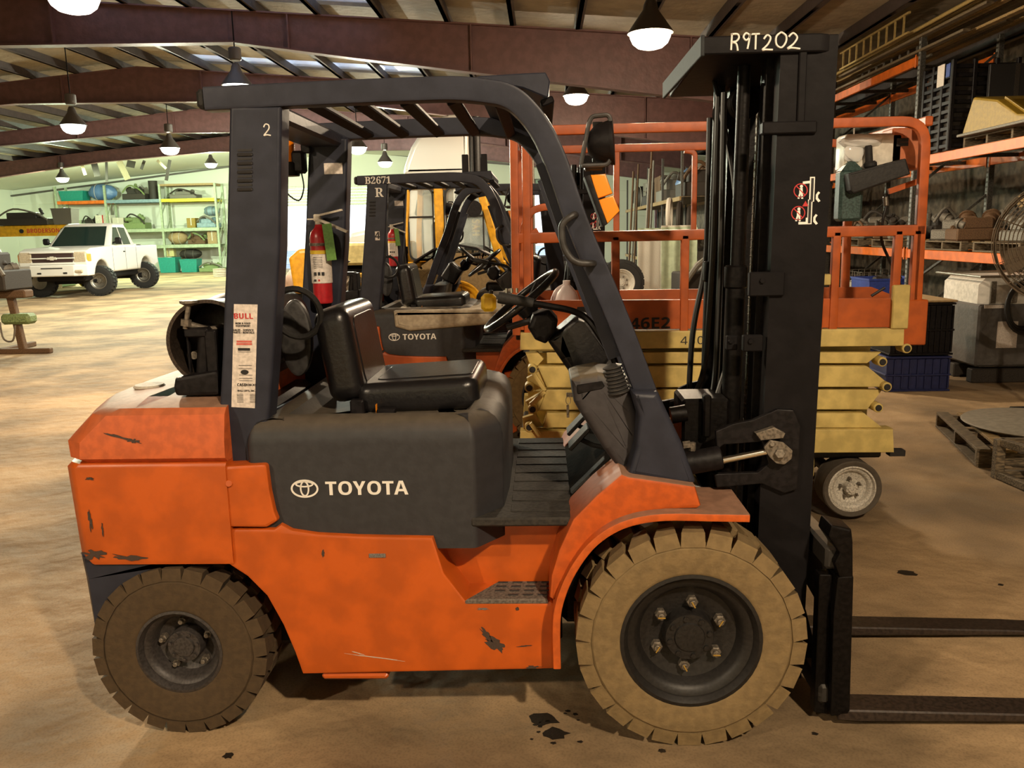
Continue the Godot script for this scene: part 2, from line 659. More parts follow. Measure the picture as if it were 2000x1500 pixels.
func build_hall():
	var x0 := -28.4
	var x1 := 8.0
	var z0 := -42.0
	var z1 := 11.5
	var m := MB.new()
	org = Vector3.ZERO
	m.bx(Vector3(x0 - 0.4, -0.3, z0 - 0.4), Vector3(x1 + 0.4, 0, z1 + 0.4))
	var floor_ := obj("floor", m, plain("dusty_concrete"))
	tag(floor_, "dusty grey-brown concrete floor with tyre tracks and oil spots", "", "", "structure")
	m = MB.new()
	m.bx(Vector3(-90, -0.4, -120), Vector3(70, -0.31, 30))
	tag(obj("ground", m, plain("ground")), "pale yard outside the open doors", "", "", "structure")
	# walls; the end wall has two tall doorways
	m = MB.new()
	m.bx(Vector3(x0 - 0.3, -0.3, z0), Vector3(x0, 6.4, z1))
	tag(obj("wall_left", m, plain("wall_sheet")), "", "", "", "structure")
	m = MB.new()
	m.bx(Vector3(x1, -0.3, z0), Vector3(x1 + 0.3, 6.4, z1))
	tag(obj("wall_right", m, mat("wall_dark", "5c5142", 0.8, 0.0, "dirt", Vector3.ONE * 0.3)), "", "", "", "structure")
	m = MB.new()
	m.bx(Vector3(x0, -0.3, z1), Vector3(x1, 6.6, z1 + 0.3))
	tag(obj("wall_front", m, plain("wall_sheet")), "", "", "", "structure")
	m = MB.new()
	for s in [[x0 - 0.3, 0.0, -14.4, 6.6], [-14.4, 4.3, -8.8, 6.6], [-8.8, 0.0, -0.9, 6.6], [-0.9, 3.6, 2.6, 6.6], [2.6, 0.0, x1 + 0.3, 6.6]]:
		m.bx(Vector3(s[0], s[1] - (0.3 if s[1] == 0.0 else 0.0), z0 - 0.3), Vector3(s[2], s[3], z0))
	tag(obj("wall_back", m, plain("wall_sheet")), "", "", "", "structure")
	# ribs of the end wall's sheet and the rails that carry it
	var w := setting("trim_1")
	for y in [1.15, 2.45, 3.75]:
		for s in [[x0, -14.4], [-8.8, -0.9], [2.6, x1]]:
			m = MB.new()
			m.bx(Vector3(s[0], y - 0.05, z0), Vector3(s[1], y + 0.05, z0 + 0.06))
			obj("wall_rail", m, plain("wall_sheet"), w)
	for s in [-1, 1]:
		m = MB.new()
		m.bar(Vector3(-10.2, 6.05, z0 + 0.12), Vector3(-10.2 + s * 18.2, 4.15, z0 + 0.12), 0.2, 0.08)
		obj("rake_channel", m, plain("lamp_metal"), w)
	# rolled-up door over the far opening, in slats
	var d := setting("door_1")
	for k in 8:
		m = MB.new()
		m.bx(Vector3(-14.3, 3.28 + k * 0.15, z0 - 0.12), Vector3(-8.9, 3.41 + k * 0.15, z0 - 0.06), 0.02)
		obj("door_slat", m, mat("door_sheet", "d8dccb", 0.5), d)
	m = MB.new()
	m.bx(Vector3(-14.4, 0, z0 - 0.3), Vector3(-14.3, 4.3, z0 + 0.05))
	m.bx(Vector3(-8.9, 0, z0 - 0.3), Vector3(-8.8, 4.3, z0 + 0.05))
	obj("door_track", m, plain("lamp_metal"), d)
	var d2 := setting("door_2")
	m = MB.new()
	m.bx(Vector3(-0.95, 0, z0 - 0.3), Vector3(-0.85, 3.6, z0 + 0.05))
	m.bx(Vector3(2.55, 0, z0 - 0.3), Vector3(2.65, 3.6, z0 + 0.05))
	obj("door_track", m, plain("lamp_metal"), d2)
	var win := setting("window_1")
	m = MB.new()
	m.bx(Vector3(-0.7, 3.75, z0), Vector3(2.2, 4.35, z0 + 0.03))
	obj("pane", m, mat("green_pane", "8fae9a", 0.3), win)
	m = MB.new()
	for k in 9:
		m.bx(Vector3(-0.75 + k * 0.36, 3.72, z0 + 0.02), Vector3(-0.71 + k * 0.36, 4.38, z0 + 0.06))
	m.bx(Vector3(-0.75, 3.70, z0 + 0.02), Vector3(2.2, 3.75, z0 + 0.06))
	m.bx(Vector3(-0.75, 4.35, z0 + 0.02), Vector3(2.2, 4.40, z0 + 0.06))
	obj("window_frame", m, plain("lamp_metal"), win)
	# roof: insulated panels, translucent panes beside each beam, purlins, tapered beams
	var roof := setting("ceiling")
	var sky_x := [-8.6, -2.9]
	var zs := [z1 + 0.3]
	for z in BEAMS:
		zs.append(z + 1.15); zs.append(z)
	zs.append(z0 - 0.3)
	for i in zs.size() - 1:
		var segs := [[-10.2, 8.4]]
		if i % 2 == 1:
			segs = [[-10.2, sky_x[0]], [sky_x[1], 8.4]]
			var p := MB.new()
			p.bar(Vector3((sky_x[0] + sky_x[1]) / 2, roof_y(-5.75) + 0.06, zs[i]), Vector3((sky_x[0] + sky_x[1]) / 2, roof_y(-5.75) + 0.06, zs[i + 1]), absf(sky_x[1] - sky_x[0]), 0.01, Vector3(0.083, 1, 0).normalized())
			obj("skylight_pane", p, mats.get("skylight") if mats.has("skylight") else glass("skylight", "f2f6ff", 0.45, 0.2), roof)
		for s in segs:
			m = MB.new()
			m.ext(pv([s[0], roof_y(s[0]), s[1], roof_y(s[1]), s[1], roof_y(s[1]) + 0.12, s[0], roof_y(s[0]) + 0.12]), zs[i + 1], zs[i])
			obj("roof_panel", m, plain("insulation"), roof)
	m = MB.new()
	m.ext(pv([-28.8, roof_y(-28.8), -10.2, roof_y(-10.2), -10.2, roof_y(-10.2) + 0.12, -28.8, roof_y(-28.8) + 0.12]), z0 - 0.3, z1 + 0.3)
	obj("roof_panel", m, plain("insulation"), roof)
	# smooth liner under the last bay's purlins
	for s in [[-28.4, -10.2], [-10.2, 8.0]]:
		m = MB.new()
		m.ext(pv([s[0], roof_y(s[0]) - 0.24, s[1], roof_y(s[1]) - 0.24, s[1], roof_y(s[1]) - 0.21, s[0], roof_y(s[0]) - 0.21]), z0, -32.25)
		obj("bay_liner", m, plain("wall_sheet"), roof)
	var pur := MB.new()
	pur.bx(Vector3(-0.035, -0.2, z0), Vector3(0.035, 0, z1))
	pur.bx(Vector3(-0.035, -0.2, z0), Vector3(0.075, -0.185, z1))
	var pm := pur.commit(Vector3.ZERO)
	for k in 32:
		var x := -27.6 + k * 1.13
		part("purlin", pm, plain("purlin"), Transform3D(Basis.IDENTITY, Vector3(x, roof_y(x), 0)), roof)
	var web := MB.new()
	var low := pv([-28.2, 3.1, -22.6, 4.39, -18.3, 4.9, -13.5, 5.2, -5.4, 5.08, -3.2, 4.75, 2.455, 3.95, 4.9, 3.61])
	var top := pv([4.9, roof_y(4.9) - 0.2, -10.2, roof_y(-10.2) - 0.2, -28.2, roof_y(-28.2) - 0.2])
	var prof := low.duplicate()
	prof.append_array(top)
	web.ext(prof, -0.02, 0.02)
	var wm := web.commit(Vector3.ZERO)
	var fl := MB.new()
	for i in low.size() - 1:
		fl.bar(Vector3(low[i].x, low[i].y, 0), Vector3(low[i + 1].x, low[i + 1].y, 0), 0.24, 0.025)
	for i in top.size() - 1:
		fl.bar(Vector3(top[i].x, top[i].y, 0), Vector3(top[i + 1].x, top[i + 1].y, 0), 0.24, 0.025)
	var fm := fl.commit(Vector3.ZERO)
	var st := MB.new()
	for x in [-20.0, -15.5, -12.2, -8.6, -4.4, -1.2, 2.6]:
		var yb := 0.0
		for i in low.size() - 1:
			if x >= low[i].x and x <= low[i + 1].x:
				yb = remap(x, low[i].x, low[i + 1].x, low[i].y, low[i + 1].y)
		st.bx(Vector3(x - 0.012, yb, -0.11), Vector3(x + 0.012, roof_y(x) - 0.2, 0.11))
	var sm := st.commit(Vector3.ZERO)
	for z in BEAMS:
		var b := Node3D.new()
		put(b, "roof_beam", roof)
		b.position = Vector3(0, 0, z)
		part("web", wm, plain("red_oxide"), Transform3D.IDENTITY, b)
		part("flange", fm, plain("red_oxide"), Transform3D.IDENTITY, b)
		part("stiffener", sm, plain("red_oxide"), Transform3D.IDENTITY, b)
	# columns under the beams on the far side walls
	var cols := setting("trim_2")
	for z in BEAMS:
		m = MB.new()
		m.bx(Vector3(4.6, 0, z - 0.12), Vector3(4.9, 4.7, z + 0.12))
		obj("column", m, plain("red_oxide"), cols)
		m = MB.new()
		m.bx(Vector3(-28.3, 0, z - 0.12), Vector3(-27.9, 4.6, z + 0.12))
		obj("column", m, plain("red_oxide"), cols)
	floor_marks()

# oil spots and the damp shapes of tyre lugs: stains with outlines of their own
func floor_marks():
	var spots := [Vector3(-0.02, 0.001, 0.482), Vector3(0.02, 0.001, 0.565), Vector3(-1.066, 0.001, 0.696), Vector3(1.762, 0.001, -0.783), Vector3(2.142, 0.001, -0.639), Vector3(0.367, 0.001, 0.661), Vector3(0.896, 0.001, 0.564)]
	var size := [0.055, 0.045, 0.022, 0.05, 0.016, 0.014, 0.012]
	var m := MB.new()
	rng.seed = 31
	for i in spots.size():
		for k in (7 if i < 2 else 1):
			var c: Vector3 = spots[i]
			var r: float = size[i]
			if k > 0:
				c += Vector3(rng.randf_range(-0.12, 0.12), 0, rng.randf_range(-0.09, 0.09))
				r *= rng.randf_range(0.08, 0.25)
			var p := PackedVector2Array()
			for j in 14:
				var q := r * rng.randf_range(0.65, 1.15)
				p.append(Vector2(cos(TAU * j / 14) * q, sin(TAU * j / 14) * q * 0.8))
			m.t = Transform3D(UPWARD, c)
			m.ext(p, 0, 0.0006)
	m.t = Transform3D.IDENTITY
	org = Vector3.ZERO
	tag(obj("oil_stain", m, mat("oil", "2a221a", 0.5, 0.0, "dirt", Vector3.ONE * 8.0)), "dark oil drips dried on the concrete beside the front tyre", "stain", "", "stuff")

	# lug prints pressed in the dust in front of the truck
	m = MB.new()
	for k in 16:
		for row in 2:
			if (k * 7 + row * 3) % 5 == 0: continue
			var c := Vector3(-0.98 + k * 0.085 + row * 0.03, 0.0, 0.86 + row * 0.075 + 0.004 * (k % 3))
			var w := rng.randf_range(0.016, 0.03)
			m.t = Transform3D(UPWARD, c)
			m.ext(rnd(pv([-w, -0.022, w * 0.7, -0.026, w, 0.02, -w * 0.8, 0.026]), 0.006, 2), 0, 0.0005)
	m.t = Transform3D.IDENTITY
	tag(obj("lug_print", m, mat("dust_print", "7d684a", 0.9, 0.0, "speck", Vector3.ONE * 12.0, 0.0)), "faint rows of tyre lug prints in the floor dust before the rear wheel", "print", "", "stuff")

# a wheel turned round z: carcass with shoulder lugs, dished rim, hub and nuts; face is the outer side (+1 or -1)
func wheel(called: String, parent: Node3D, c: Vector3, face: float, r: float, w: float, rim_r: float, lugs: int, tyre_m: String, tread_m: String, rim_m: String, nuts: int, nut_ring: float, hub_r: float, dish := 0.08, lug_in := 0.075) -> Node3D:
	var wh := Node3D.new()
	put(wh, called, parent)
	var m := MB.new()
	var k := w / 2
	var ax := Vector3(0, 0, face)
	m.lathe(pv([rim_r - 0.012, -k + 0.02, rim_r, -k, lerpf(rim_r, r, 0.45), -k - 0.006, r - lug_in, -k + 0.002, r - 0.035, -k + 0.012, r - 0.03, 0, r - 0.035, k - 0.012, r - lug_in, k - 0.002, r - lug_in - 0.006, k + 0.004, lerpf(rim_r, r, 0.45), k + 0.006, rim_r + 0.014, k + 0.002, rim_r, k - 0.006, rim_r - 0.012, k - 0.02, rim_r - 0.012, -k + 0.02]), c, ax, 64)
	obj("tyre", m, plain(tyre_m), wh)
	m = MB.new()
	var n := MB.new()
	var pitch := TAU / maxi(lugs, 1)
	for i in lugs:
		for s in [1, -1]:
			var a := pitch * (i + (0.0 if s > 0 else 0.5))
			var b := Basis(Vector3(0, 0, 1), a) * Basis(Vector3.UP, s * 0.16)
			var d := Basis(Vector3(0, 0, 1), a) * Vector3(0, 1, 0)
			var depth := k * 0.92
			m.t = Transform3D(Basis(Vector3(0, 0, 1), a), c)
			var tw := pitch * r * 0.435
			var y1 := sqrt(maxf(0.0, r * r - tw * tw))
			# the lug as a wedge: wide at the shoulder, narrower towards the crown
			var zo: float = s * (k + 0.003)
			var zi: float = s * (k - depth)
			var lean := tw * 0.5
			var ring0 := PackedVector3Array([Vector3(-tw, r - lug_in, zo), Vector3(tw, r - lug_in, zo), Vector3(tw * 0.94, y1, zo - s * 0.008), Vector3(-tw * 0.94, y1, zo - s * 0.008)])
			var ring1 := PackedVector3Array([Vector3(-tw * 0.7 + lean, r - 0.05, zi), Vector3(tw * 0.5 + lean, r - 0.05, zi), Vector3(tw * 0.5 + lean, r - 0.002, zi), Vector3(-tw * 0.7 + lean, r - 0.002, zi)])
			m.loft([ring0, ring1])
	m.t = Transform3D.IDENTITY
	if lugs:
		obj("tread_lug", m, plain(tread_m), wh).set_meta("kind", "stuff")
	m = MB.new()
	var e := k - 0.004
	m.lathe(pv([0.0, e - dish - 0.02, hub_r, e - dish - 0.02, rim_r * 0.70, e - dish, rim_r * 0.76, e - dish * 0.55, rim_r * 0.82, e - dish * 0.35, rim_r * 0.90, e - dish * 0.28, rim_r * 0.91, e - 0.012, rim_r * 0.965, e + 0.004, rim_r + 0.004, e + 0.002, rim_r + 0.004, e - 0.02, rim_r * 0.9, -k + 0.03, rim_r * 0.5, -k + 0.05, 0, -k + 0.05]), c, ax, 48)
	obj("rim", m, plain(rim_m), wh)
	var hub := MB.new()
	var top := e - dish + 0.035
	hub.lathe(pv([hub_r * 1.02, e - dish - 0.03, hub_r, top - 0.012, hub_r * 0.95, top, hub_r * 0.62, top, hub_r * 0.58, top + 0.006, 0, top + 0.008]), c, ax, 32)
	for i in nuts + 2:
		var a := TAU * i / (nuts + 2) + 0.2
		hub.cyl(c + Vector3(cos(a), sin(a), 0) * hub_r * 0.80 + ax * (top - 0.002), c + Vector3(cos(a), sin(a), 0) * hub_r * 0.80 + ax * (top + 0.008), hub_r * 0.11, 6)
	obj("hub", hub, plain(rim_m), wh)
	for i in nuts:
		var a := TAU * i / nuts + 0.42
		var p := c + Vector3(cos(a), sin(a), 0) * nut_ring
		var q := MB.new()
		q.cyl(p + ax * (e - dish - 0.012), p + ax * (e - dish + 0.016), nut_ring * 0.17, 6, 0.003)
		q.cyl(p + ax * (e - dish), p + ax * (e - dish + 0.03), nut_ring * 0.10, 10, 0.002)
		obj("lug_nut", q, plain("old_steel"), wh)
	return wh

func slab(called: String, parent: Node, p: PackedVector2Array, z0: float, z1: float, m: String, bev := 0.01, steps := 2, dust = null, soft := 40.0) -> MeshInstance3D:
	var b := MB.new()
	b.ext(p, z0, z1, bev, steps)
	return obj(called, b, plain(m), parent, soft, dust)

func both(called: String, parent: Node, p: PackedVector2Array, z0: float, z1: float, m: String, bev := 0.01, steps := 2, dust = null):
	slab(called, parent, p, z0, z1, m, bev, steps, dust)
	slab(called, parent, p, -z1, -z0, m, bev, steps, dust)

# an irregular worn patch on a face, a fraction of a millimetre thick
func patch(called: String, parent: Node, c: Vector3, rx: float, ry: float, turn: float, m: String, b := Basis.IDENTITY, sd := 1, jag := 0.5):
	var g := RandomNumberGenerator.new()
	g.seed = sd
	var p := PackedVector2Array()
	for j in 22:
		var q := g.randf_range(1.0 - jag, 1.0)
		p.append(Vector2(cos(TAU * j / 22) * rx * q, sin(TAU * j / 22) * ry * q).rotated(turn))
	var k := MB.new()
	k.t = Transform3D(b, c)
	k.ext(p, 0.0, 0.0012)
	obj(called, k, plain(m), parent)

# raised lines drawn as strokes (chalk, pictograms): each stroke a list of points in a unit square
func strokes(called: String, parent: Node, list: Array, at: Transform3D, size: float, r: float, m: String, smooth := true):
	var k := MB.new()
	k.t = at
	for s in list:
		var p := []
		for i in range(0, s.size(), 2):
			p.append(Vector3(s[i] * size, s[i + 1] * size, 0))
		k.tube(curve(p, 5) if smooth and p.size() > 2 else PackedVector3Array(p), r, 6)
	return obj(called, k, plain(m), parent)

func ring_flat(m: MB, rx: float, ry: float, w: float, depth: float, n := 40, c := Vector2.ZERO):
	var rings := []
	for i in n:
		var a := TAU * i / n
		var o := Vector2(cos(a) * rx, sin(a) * ry)
		var nn := Vector2(cos(a) * ry, sin(a) * rx).normalized()
		var p := c + o - nn * w / 2
		var q := c + o + nn * w / 2
		rings.append(PackedVector3Array([Vector3(p.x, p.y, 0), Vector3(q.x, q.y, 0), Vector3(q.x, q.y, depth), Vector3(p.x, p.y, depth)]))
	m.loft(rings, false, true)

func forklift():
	var root := thing("forklift", "orange and charcoal forklift filling the foreground, chalk number on its mast top", "forklift", Vector3(-0.4, 0, 0))
	var d_or := [lin("e0601a"), lin("a98264"), 0.55]
	var d_gr := [lin("4a4748"), lin("7d7263"), 0.5]
	var m := MB.new()
	# --- counterweight: cast blocks with rounded rear corners, sloped shoulder band on top
	var plan := func(y: float, rear: float, half: float, cut: float) -> PackedVector3Array:
		return PackedVector3Array([Vector3(-1.045, y, half), Vector3(-1.35, y, half), Vector3(rear + cut, y, half), Vector3(rear + cut * 0.35, y, half - 0.035), Vector3(rear, y, half - 0.12), Vector3(rear - 0.05, y, 0.25), Vector3(rear - 0.06, y, 0), Vector3(rear - 0.05, y, -0.25), Vector3(rear, y, -half + 0.12), Vector3(rear + cut * 0.35, y, -half + 0.035), Vector3(rear + cut, y, -half), Vector3(-1.35, y, -half), Vector3(-1.045, y, -half)])
	m.loft([plan.call(0.62, -1.59, 0.565, 0.07), plan.call(0.64, -1.60, 0.57, 0.07), plan.call(0.955, -1.615, 0.57, 0.07), plan.call(0.968, -1.605, 0.56, 0.07)])
	var cw := obj("counterweight", m, plain("orange"), root)
	m = MB.new()
	m.loft([plan.call(0.969, -1.58, 0.545, 0.07), plan.call(0.985, -1.605, 0.565, 0.075), plan.call(1.04, -1.615, 0.562, 0.09), plan.call(1.125, -1.535, 0.54, 0.095), plan.call(1.145, -1.50, 0.52, 0.10), plan.call(1.165, -1.40, 0.42, 0.12)])
	obj("counterweight_shoulder", m, plain("dusty_paint"), root, 30.0, [lin("c8602c"), lin("9a7660"), 0.6])
	m = MB.new()
	m.loft([plan.call(0.32, -1.50, 0.555, 0.05), plan.call(0.62, -1.585, 0.56, 0.06)])
	m = MB.new()
	m.ext(pv([-1.576, 0.653, -1.567, 0.563, -1.548, 0.288, -1.518, 0.369, -1.469, 0.462, -1.389, 0.553, -1.282, 0.611, -1.122, 0.628, -1.121, 0.646]), 0.30, 0.555, 0.015)
	m.ext(pv([-1.576, 0.653, -1.567, 0.563, -1.548, 0.288, -1.518, 0.369, -1.469, 0.462, -1.389, 0.553, -1.282, 0.611, -1.122, 0.628, -1.121, 0.646]), -0.555, -0.30, 0.015)
	m.bx(Vector3(-1.56, 0.30, -0.31), Vector3(-1.42, 0.64, 0.31), 0.02)
	obj("rear_skirt", m, plain("grey_paint"), root)
	patch("paint_scuff", root, Vector3(-1.514, 0.78, 0.571), 0.007, 0.055, 0.03, "scuff", Basis.IDENTITY, 4, 0.8)
	patch("paint_scuff", root, Vector3(-1.476, 0.744, 0.571), 0.004, 0.03, 0.0, "scuff", Basis.IDENTITY, 5, 0.8)
	patch("paint_scuff", root, Vector3(-1.517, 0.658, 0.571), 0.05, 0.022, 0.0, "scuff", Basis.IDENTITY, 6, 0.8)
	patch("paint_scuff", root, Vector3(-1.4, 0.647, 0.571), 0.09, 0.012, -0.1, "scuff", Basis.IDENTITY, 7, 0.8)
	patch("paint_scuff", root, Vector3(-1.498, 0.921, 0.571), 0.02, 0.006, 0.0, "scuff", Basis.IDENTITY, 8, 0.7)
	var face_b := Basis(Vector3(1, 0, 0), Vector3(0, 0.968, -0.25), Vector3(0, 0.25, 0.968))
	patch("paint_scuff", root, Vector3(-1.385, 1.056, 0.5595), 0.075, 0.0055, -0.28, "scuff", face_b, 9, 0.6)
	patch("paint_scuff", root, Vector3(-1.345, 1.045, 0.5620), 0.024, 0.009, -0.1, "scuff", face_b, 10, 0.7)
	m = MB.new()
	m.cyl(Vector3(-1.44, 1.158, 0.22), Vector3(-1.44, 1.172, 0.22), 0.055, 24, 0.006)
	obj("filler_cap", m, plain("tape"), root)
	# --- orange body panels
	both("body_panel", root, pv([-1.108, 0.739, -0.903, 0.738, -0.88, 0.755, -0.844, 0.734, -0.759, 0.72, -0.623, 0.712, -0.376, 0.705, -0.342, 0.58, -0.273, 0.482, 0.008, 0.481, 0.025, 0.466, 0.029, 0.36, 0.016, 0.234, -0.843, 0.215, -0.865, 0.297, -0.898, 0.396, -0.946, 0.501, -1.007, 0.571, -1.068, 0.615, -1.118, 0.624]), 0.40, 0.56, "orange", 0.012)
	both("pillar_foot", root, rnd(pv([-1.086, 0.955, -0.911, 0.962, -0.906, 0.87, -0.896, 0.799, -0.886, 0.768, -0.927, 0.745, -1.104, 0.748]), 0.012, 3), 0.42, 0.565, "orange", 0.01)
	both("step_recess", root, pv([-0.378, 0.667, -0.289, 0.687, -0.234, 0.722, 0.065, 0.727, 0.052, 0.659, 0.027, 0.584, 0.008, 0.519, 0.003, 0.405, -0.306, 0.406, -0.36, 0.521]), 0.36, 0.415, "orange", 0.01)
	m = MB.new()
	m.bx(Vector3(-0.99, 0.24, -0.40), Vector3(0.05, 0.72, 0.40), 0.02)
	m.bx(Vector3(0.05, 0.30, -0.36), Vector3(0.62, 0.70, 0.36), 0.02)
	m.bx(Vector3(-1.45, 0.42, -0.28), Vector3(-0.98, 1.10, 0.28), 0.02)
	m.bx(Vector3(-1.10, 0.66, -0.50), Vector3(-0.90, 0.96, 0.50), 0.02)
	m.cyl(Vector3(0.46, 0.37, -0.42), Vector3(0.46, 0.37, 0.42), 0.11, 20)
	m.cyl(Vector3(-1.26, 0.30, -0.42), Vector3(-1.26, 0.30, 0.42), 0.06, 16)
	obj("chassis", m, plain("black_steel"), root)
	m = MB.new()
	m.bx(Vector3(-0.779, 0.213, 0.55), Vector3(-0.55, 0.19, 0.30), 0.008)
	obj("drip_tray", m, plain("orange"), root)
	# step with slots
	var st := Node3D.new()
	put(st, "step", root)
	m = MB.new()
	m.t = Transform3D(UPWARD, Vector3.ZERO)
	m.ext(pv([-0.275, 0.562, 0.0, 0.562, 0.0, 0.40, -0.165, 0.40]), 0.470, 0.488, 0.004)
	obj("tread_plate", m, plain("step_plate"), st)
	m = MB.new()
	m.t = Transform3D(UPWARD, Vector3.ZERO)
	m.ext(pv([-0.275, -0.562, 0.0, -0.562, 0.0, -0.40, -0.165, -0.40]), 0.470, 0.488, 0.004)
	obj("tread_plate", m, plain("step_plate"), st)
	for row in 4:
		for col in 4:
			if col == 0 and row > 2: continue
			m = MB.new()
			m.box(Vector3(-0.155 + col * 0.05 - row * 0.004, 0.4895, 0.425 + row * 0.034), Vector3(0.034, 0.003, 0.008), 0.001)
			m.box(Vector3(-0.155 + col * 0.05 - row * 0.004, 0.4895, -0.425 - row * 0.034), Vector3(0.034, 0.003, 0.008), 0.001)
			obj("slot", m, plain("print_black"), st)
	# badge, slots and scrapes on the side panel
	m = MB.new()
	m.box(Vector3(-0.563, 0.644, 0.561), Vector3(0.056, 0.014, 0.004), 0.001)
	obj("badge", m, plain("bare_metal"), root)
	patch("paint_scuff", root, Vector3(-0.744, 0.654, 0.56), 0.006, 0.017, 0.0, "scuff", Basis.IDENTITY, 12, 0.4)
	patch("paint_scuff", root, Vector3(-0.178, 0.327, 0.56), 0.055, 0.026, -0.5, "scuff", Basis.IDENTITY, 13, 0.6)
	patch("paint_scuff", root, Vector3(-0.208, 0.361, 0.56), 0.035, 0.014, -0.9, "scuff", Basis.IDENTITY, 14, 0.7)
	patch("paint_scuff", root, Vector3(-0.219, 0.454, 0.56), 0.028, 0.005, 0.0, "bare_metal", Basis.IDENTITY, 15, 0.7)
	patch("paint_scuff", root, Vector3(-0.103, 0.454, 0.56), 0.008, 0.007, 0.0, "scuff", Basis.IDENTITY, 16, 0.5)
	patch("paint_scuff", root, Vector3(-0.584, 0.279, 0.56), 0.12, 0.0025, -0.14, "tape", Basis.IDENTITY, 17, 0.7)
	patch("paint_scuff", root, Vector3(-0.645, 0.295, 0.56), 0.03, 0.002, -0.3, "tape", Basis.IDENTITY, 18, 0.7)
	patch("paint_scuff", root, Vector3(-0.055, 0.243, 0.56), 0.035, 0.007, 0.05, "scuff", Basis.IDENTITY, 19, 0.7)
	patch("paint_scuff", root, Vector3(-0.08, 0.32, 0.56), 0.03, 0.003, 0.1, "scuff", Basis.IDENTITY, 20, 0.7)
	m = MB.new()
	m.cyl(Vector3(-1.04, 0.898, 0.563), Vector3(-1.038, 0.9, 0.57), 0.012, 16, 0.002)
	obj("bolt_head", m, plain("orange"), root)
	# --- hood
	m = MB.new()
	var hood_plan := rnd(pv([-0.985, 0.54, -0.235, 0.54, -0.145, 0.42, -0.135, 0.2, -0.135, -0.2, -0.145, -0.42, -0.235, -0.54, -0.985, -0.54]), 0.03, 3)
	var hood_rings := []
	for q in [[0.66, 0.0], [1.02, 0.0], [1.055, 0.008], [1.08, 0.025], [1.095, 0.05], [1.102, 0.085], [1.098, 0.115], [1.075, 0.135], [1.062, 0.15]]:
		var ring := PackedVector3Array()
		for p in m.inset(hood_plan, q[1]):
			ring.append(Vector3(p.x, q[0], p.y))
		hood_rings.append(ring)
	m.loft(hood_rings)
	obj("hood", m, plain("dusty_paint"), root, 40.0, [lin("302f33"), lin("5c5347"), 0.35])
	m = MB.new()
	m.tube(curve([Vector3(-0.944, 1.1, 0.389), Vector3(-0.941, 1.075, -0.053), Vector3(-0.894, 1.07, -0.366), Vector3(-0.853, 1.07, -0.48)], 5), 0.006, 6)
	obj("hood_seam", m, plain("grey_paint"), root)
	logo(root, Vector3(-0.797, 0.871, 0.541))
	lettering("maker_name", "TOYOTA", 0.046, plain("white_print"), Transform3D(Basis.IDENTITY, Vector3(-0.591, 0.87, 0.541)), root, "Droid Sans", 700, 1.12)
	# --- floor, toe board
	m = MB.new()
	m.bx(Vector3(-0.25, 0.735, -0.545), Vector3(0.115, 0.765, 0.545), 0.006)
	for k in 9:
		m.bx(Vector3(-0.12, 0.764, -0.50 + k * 0.115), Vector3(0.09, 0.768, -0.44 + k * 0.115), 0.001)
	obj("floor_plate", m, plain("floor_plate"), root)
	m = MB.new()
	m.bar(Vector3(0.09, 0.76, 0), Vector3(0.36, 1.02, 0), 0.84, 0.02)
	obj("toe_board", m, mat("toe_dark", "1f1c18", 0.95, 0.0, "dirt", Vector3.ONE * 3.0), root)
	mats.toe_dark.metallic_specular = 0.1
	for z in [0.24, 0.02]:
		m = MB.new()
		m.tube(PackedVector3Array([Vector3(0.30, 0.90, z), Vector3(0.17, 0.93, z), Vector3(0.12, 0.955, z)]), 0.009, 8)
		m.bar(Vector3(0.085, 0.925, z), Vector3(0.155, 1.0, z), 0.10, 0.014, Vector3.UP, 0.003)
		obj("pedal", m, plain("rubber_black"), root)
	m = MB.new()
	m.bar(Vector3(0.093, 0.773, 0.3), Vector3(0.227, 0.907, 0.3), 0.05, 0.02)
	obj("accelerator_pedal", m, plain("rubber_black"), root)
	# --- front fenders and mudguards
	both("fender", root, pv([0.084, 0.779, 0.16, 0.859, 0.239, 0.928, 0.262, 0.919, 0.378, 0.901, 0.472, 0.885, 0.492, 0.82, 0.48, 0.81, 0.379, 0.808, 0.282, 0.791, 0.208, 0.759, 0.143, 0.703, 0.084, 0.624, 0.042, 0.538, 0.02, 0.499, 0.005, 0.51, 0.011, 0.586, 0.037, 0.674]), 0.36, 0.60, "dusty_paint", 0.012, 2, [lin("c05312"), lin("94705a"), 0.3])
	var arch := [Vector3(0.027, 0.283, 0.64), Vector3(0.027, 0.445, 0.64), Vector3(0.044, 0.533, 0.64), Vector3(0.081, 0.62, 0.64), Vector3(0.137, 0.701, 0.64), Vector3(0.204, 0.755, 0.64), Vector3(0.278, 0.785, 0.64), Vector3(0.374, 0.798, 0.64), Vector3(0.518, 0.795, 0.64), Vector3(0.635, 0.792, 0.64)]
	for s in [1.0, -1.0]:
		m = MB.new()
		var path := PackedVector3Array()
		for p in curve(arch, 4):
			path.append(Vector3(p.x, p.y, s * 0.50))
		m.sweep(path, rnd(rect(-0.013, -0.145, 0.013, 0.145), 0.006, 2), Vector3(0, 0, 1))
		obj("mudguard", m, plain("dusty_paint"), root, 40.0, [lin("c95a18"), lin("94705a"), 0.7])
	# --- overhead guard
	var gd := Node3D.new()
	put(gd, "overhead_guard", root)
	both("rear_pillar", gd, pv([-0.966, 2.094, -0.803, 2.09, -0.838, 1.662, -0.885, 1.301, -0.937, 0.944, -1.103, 0.949, -1.056, 1.303, -1.011, 1.666]), 0.40, 0.50, "grey_paint", 0.014, 3)
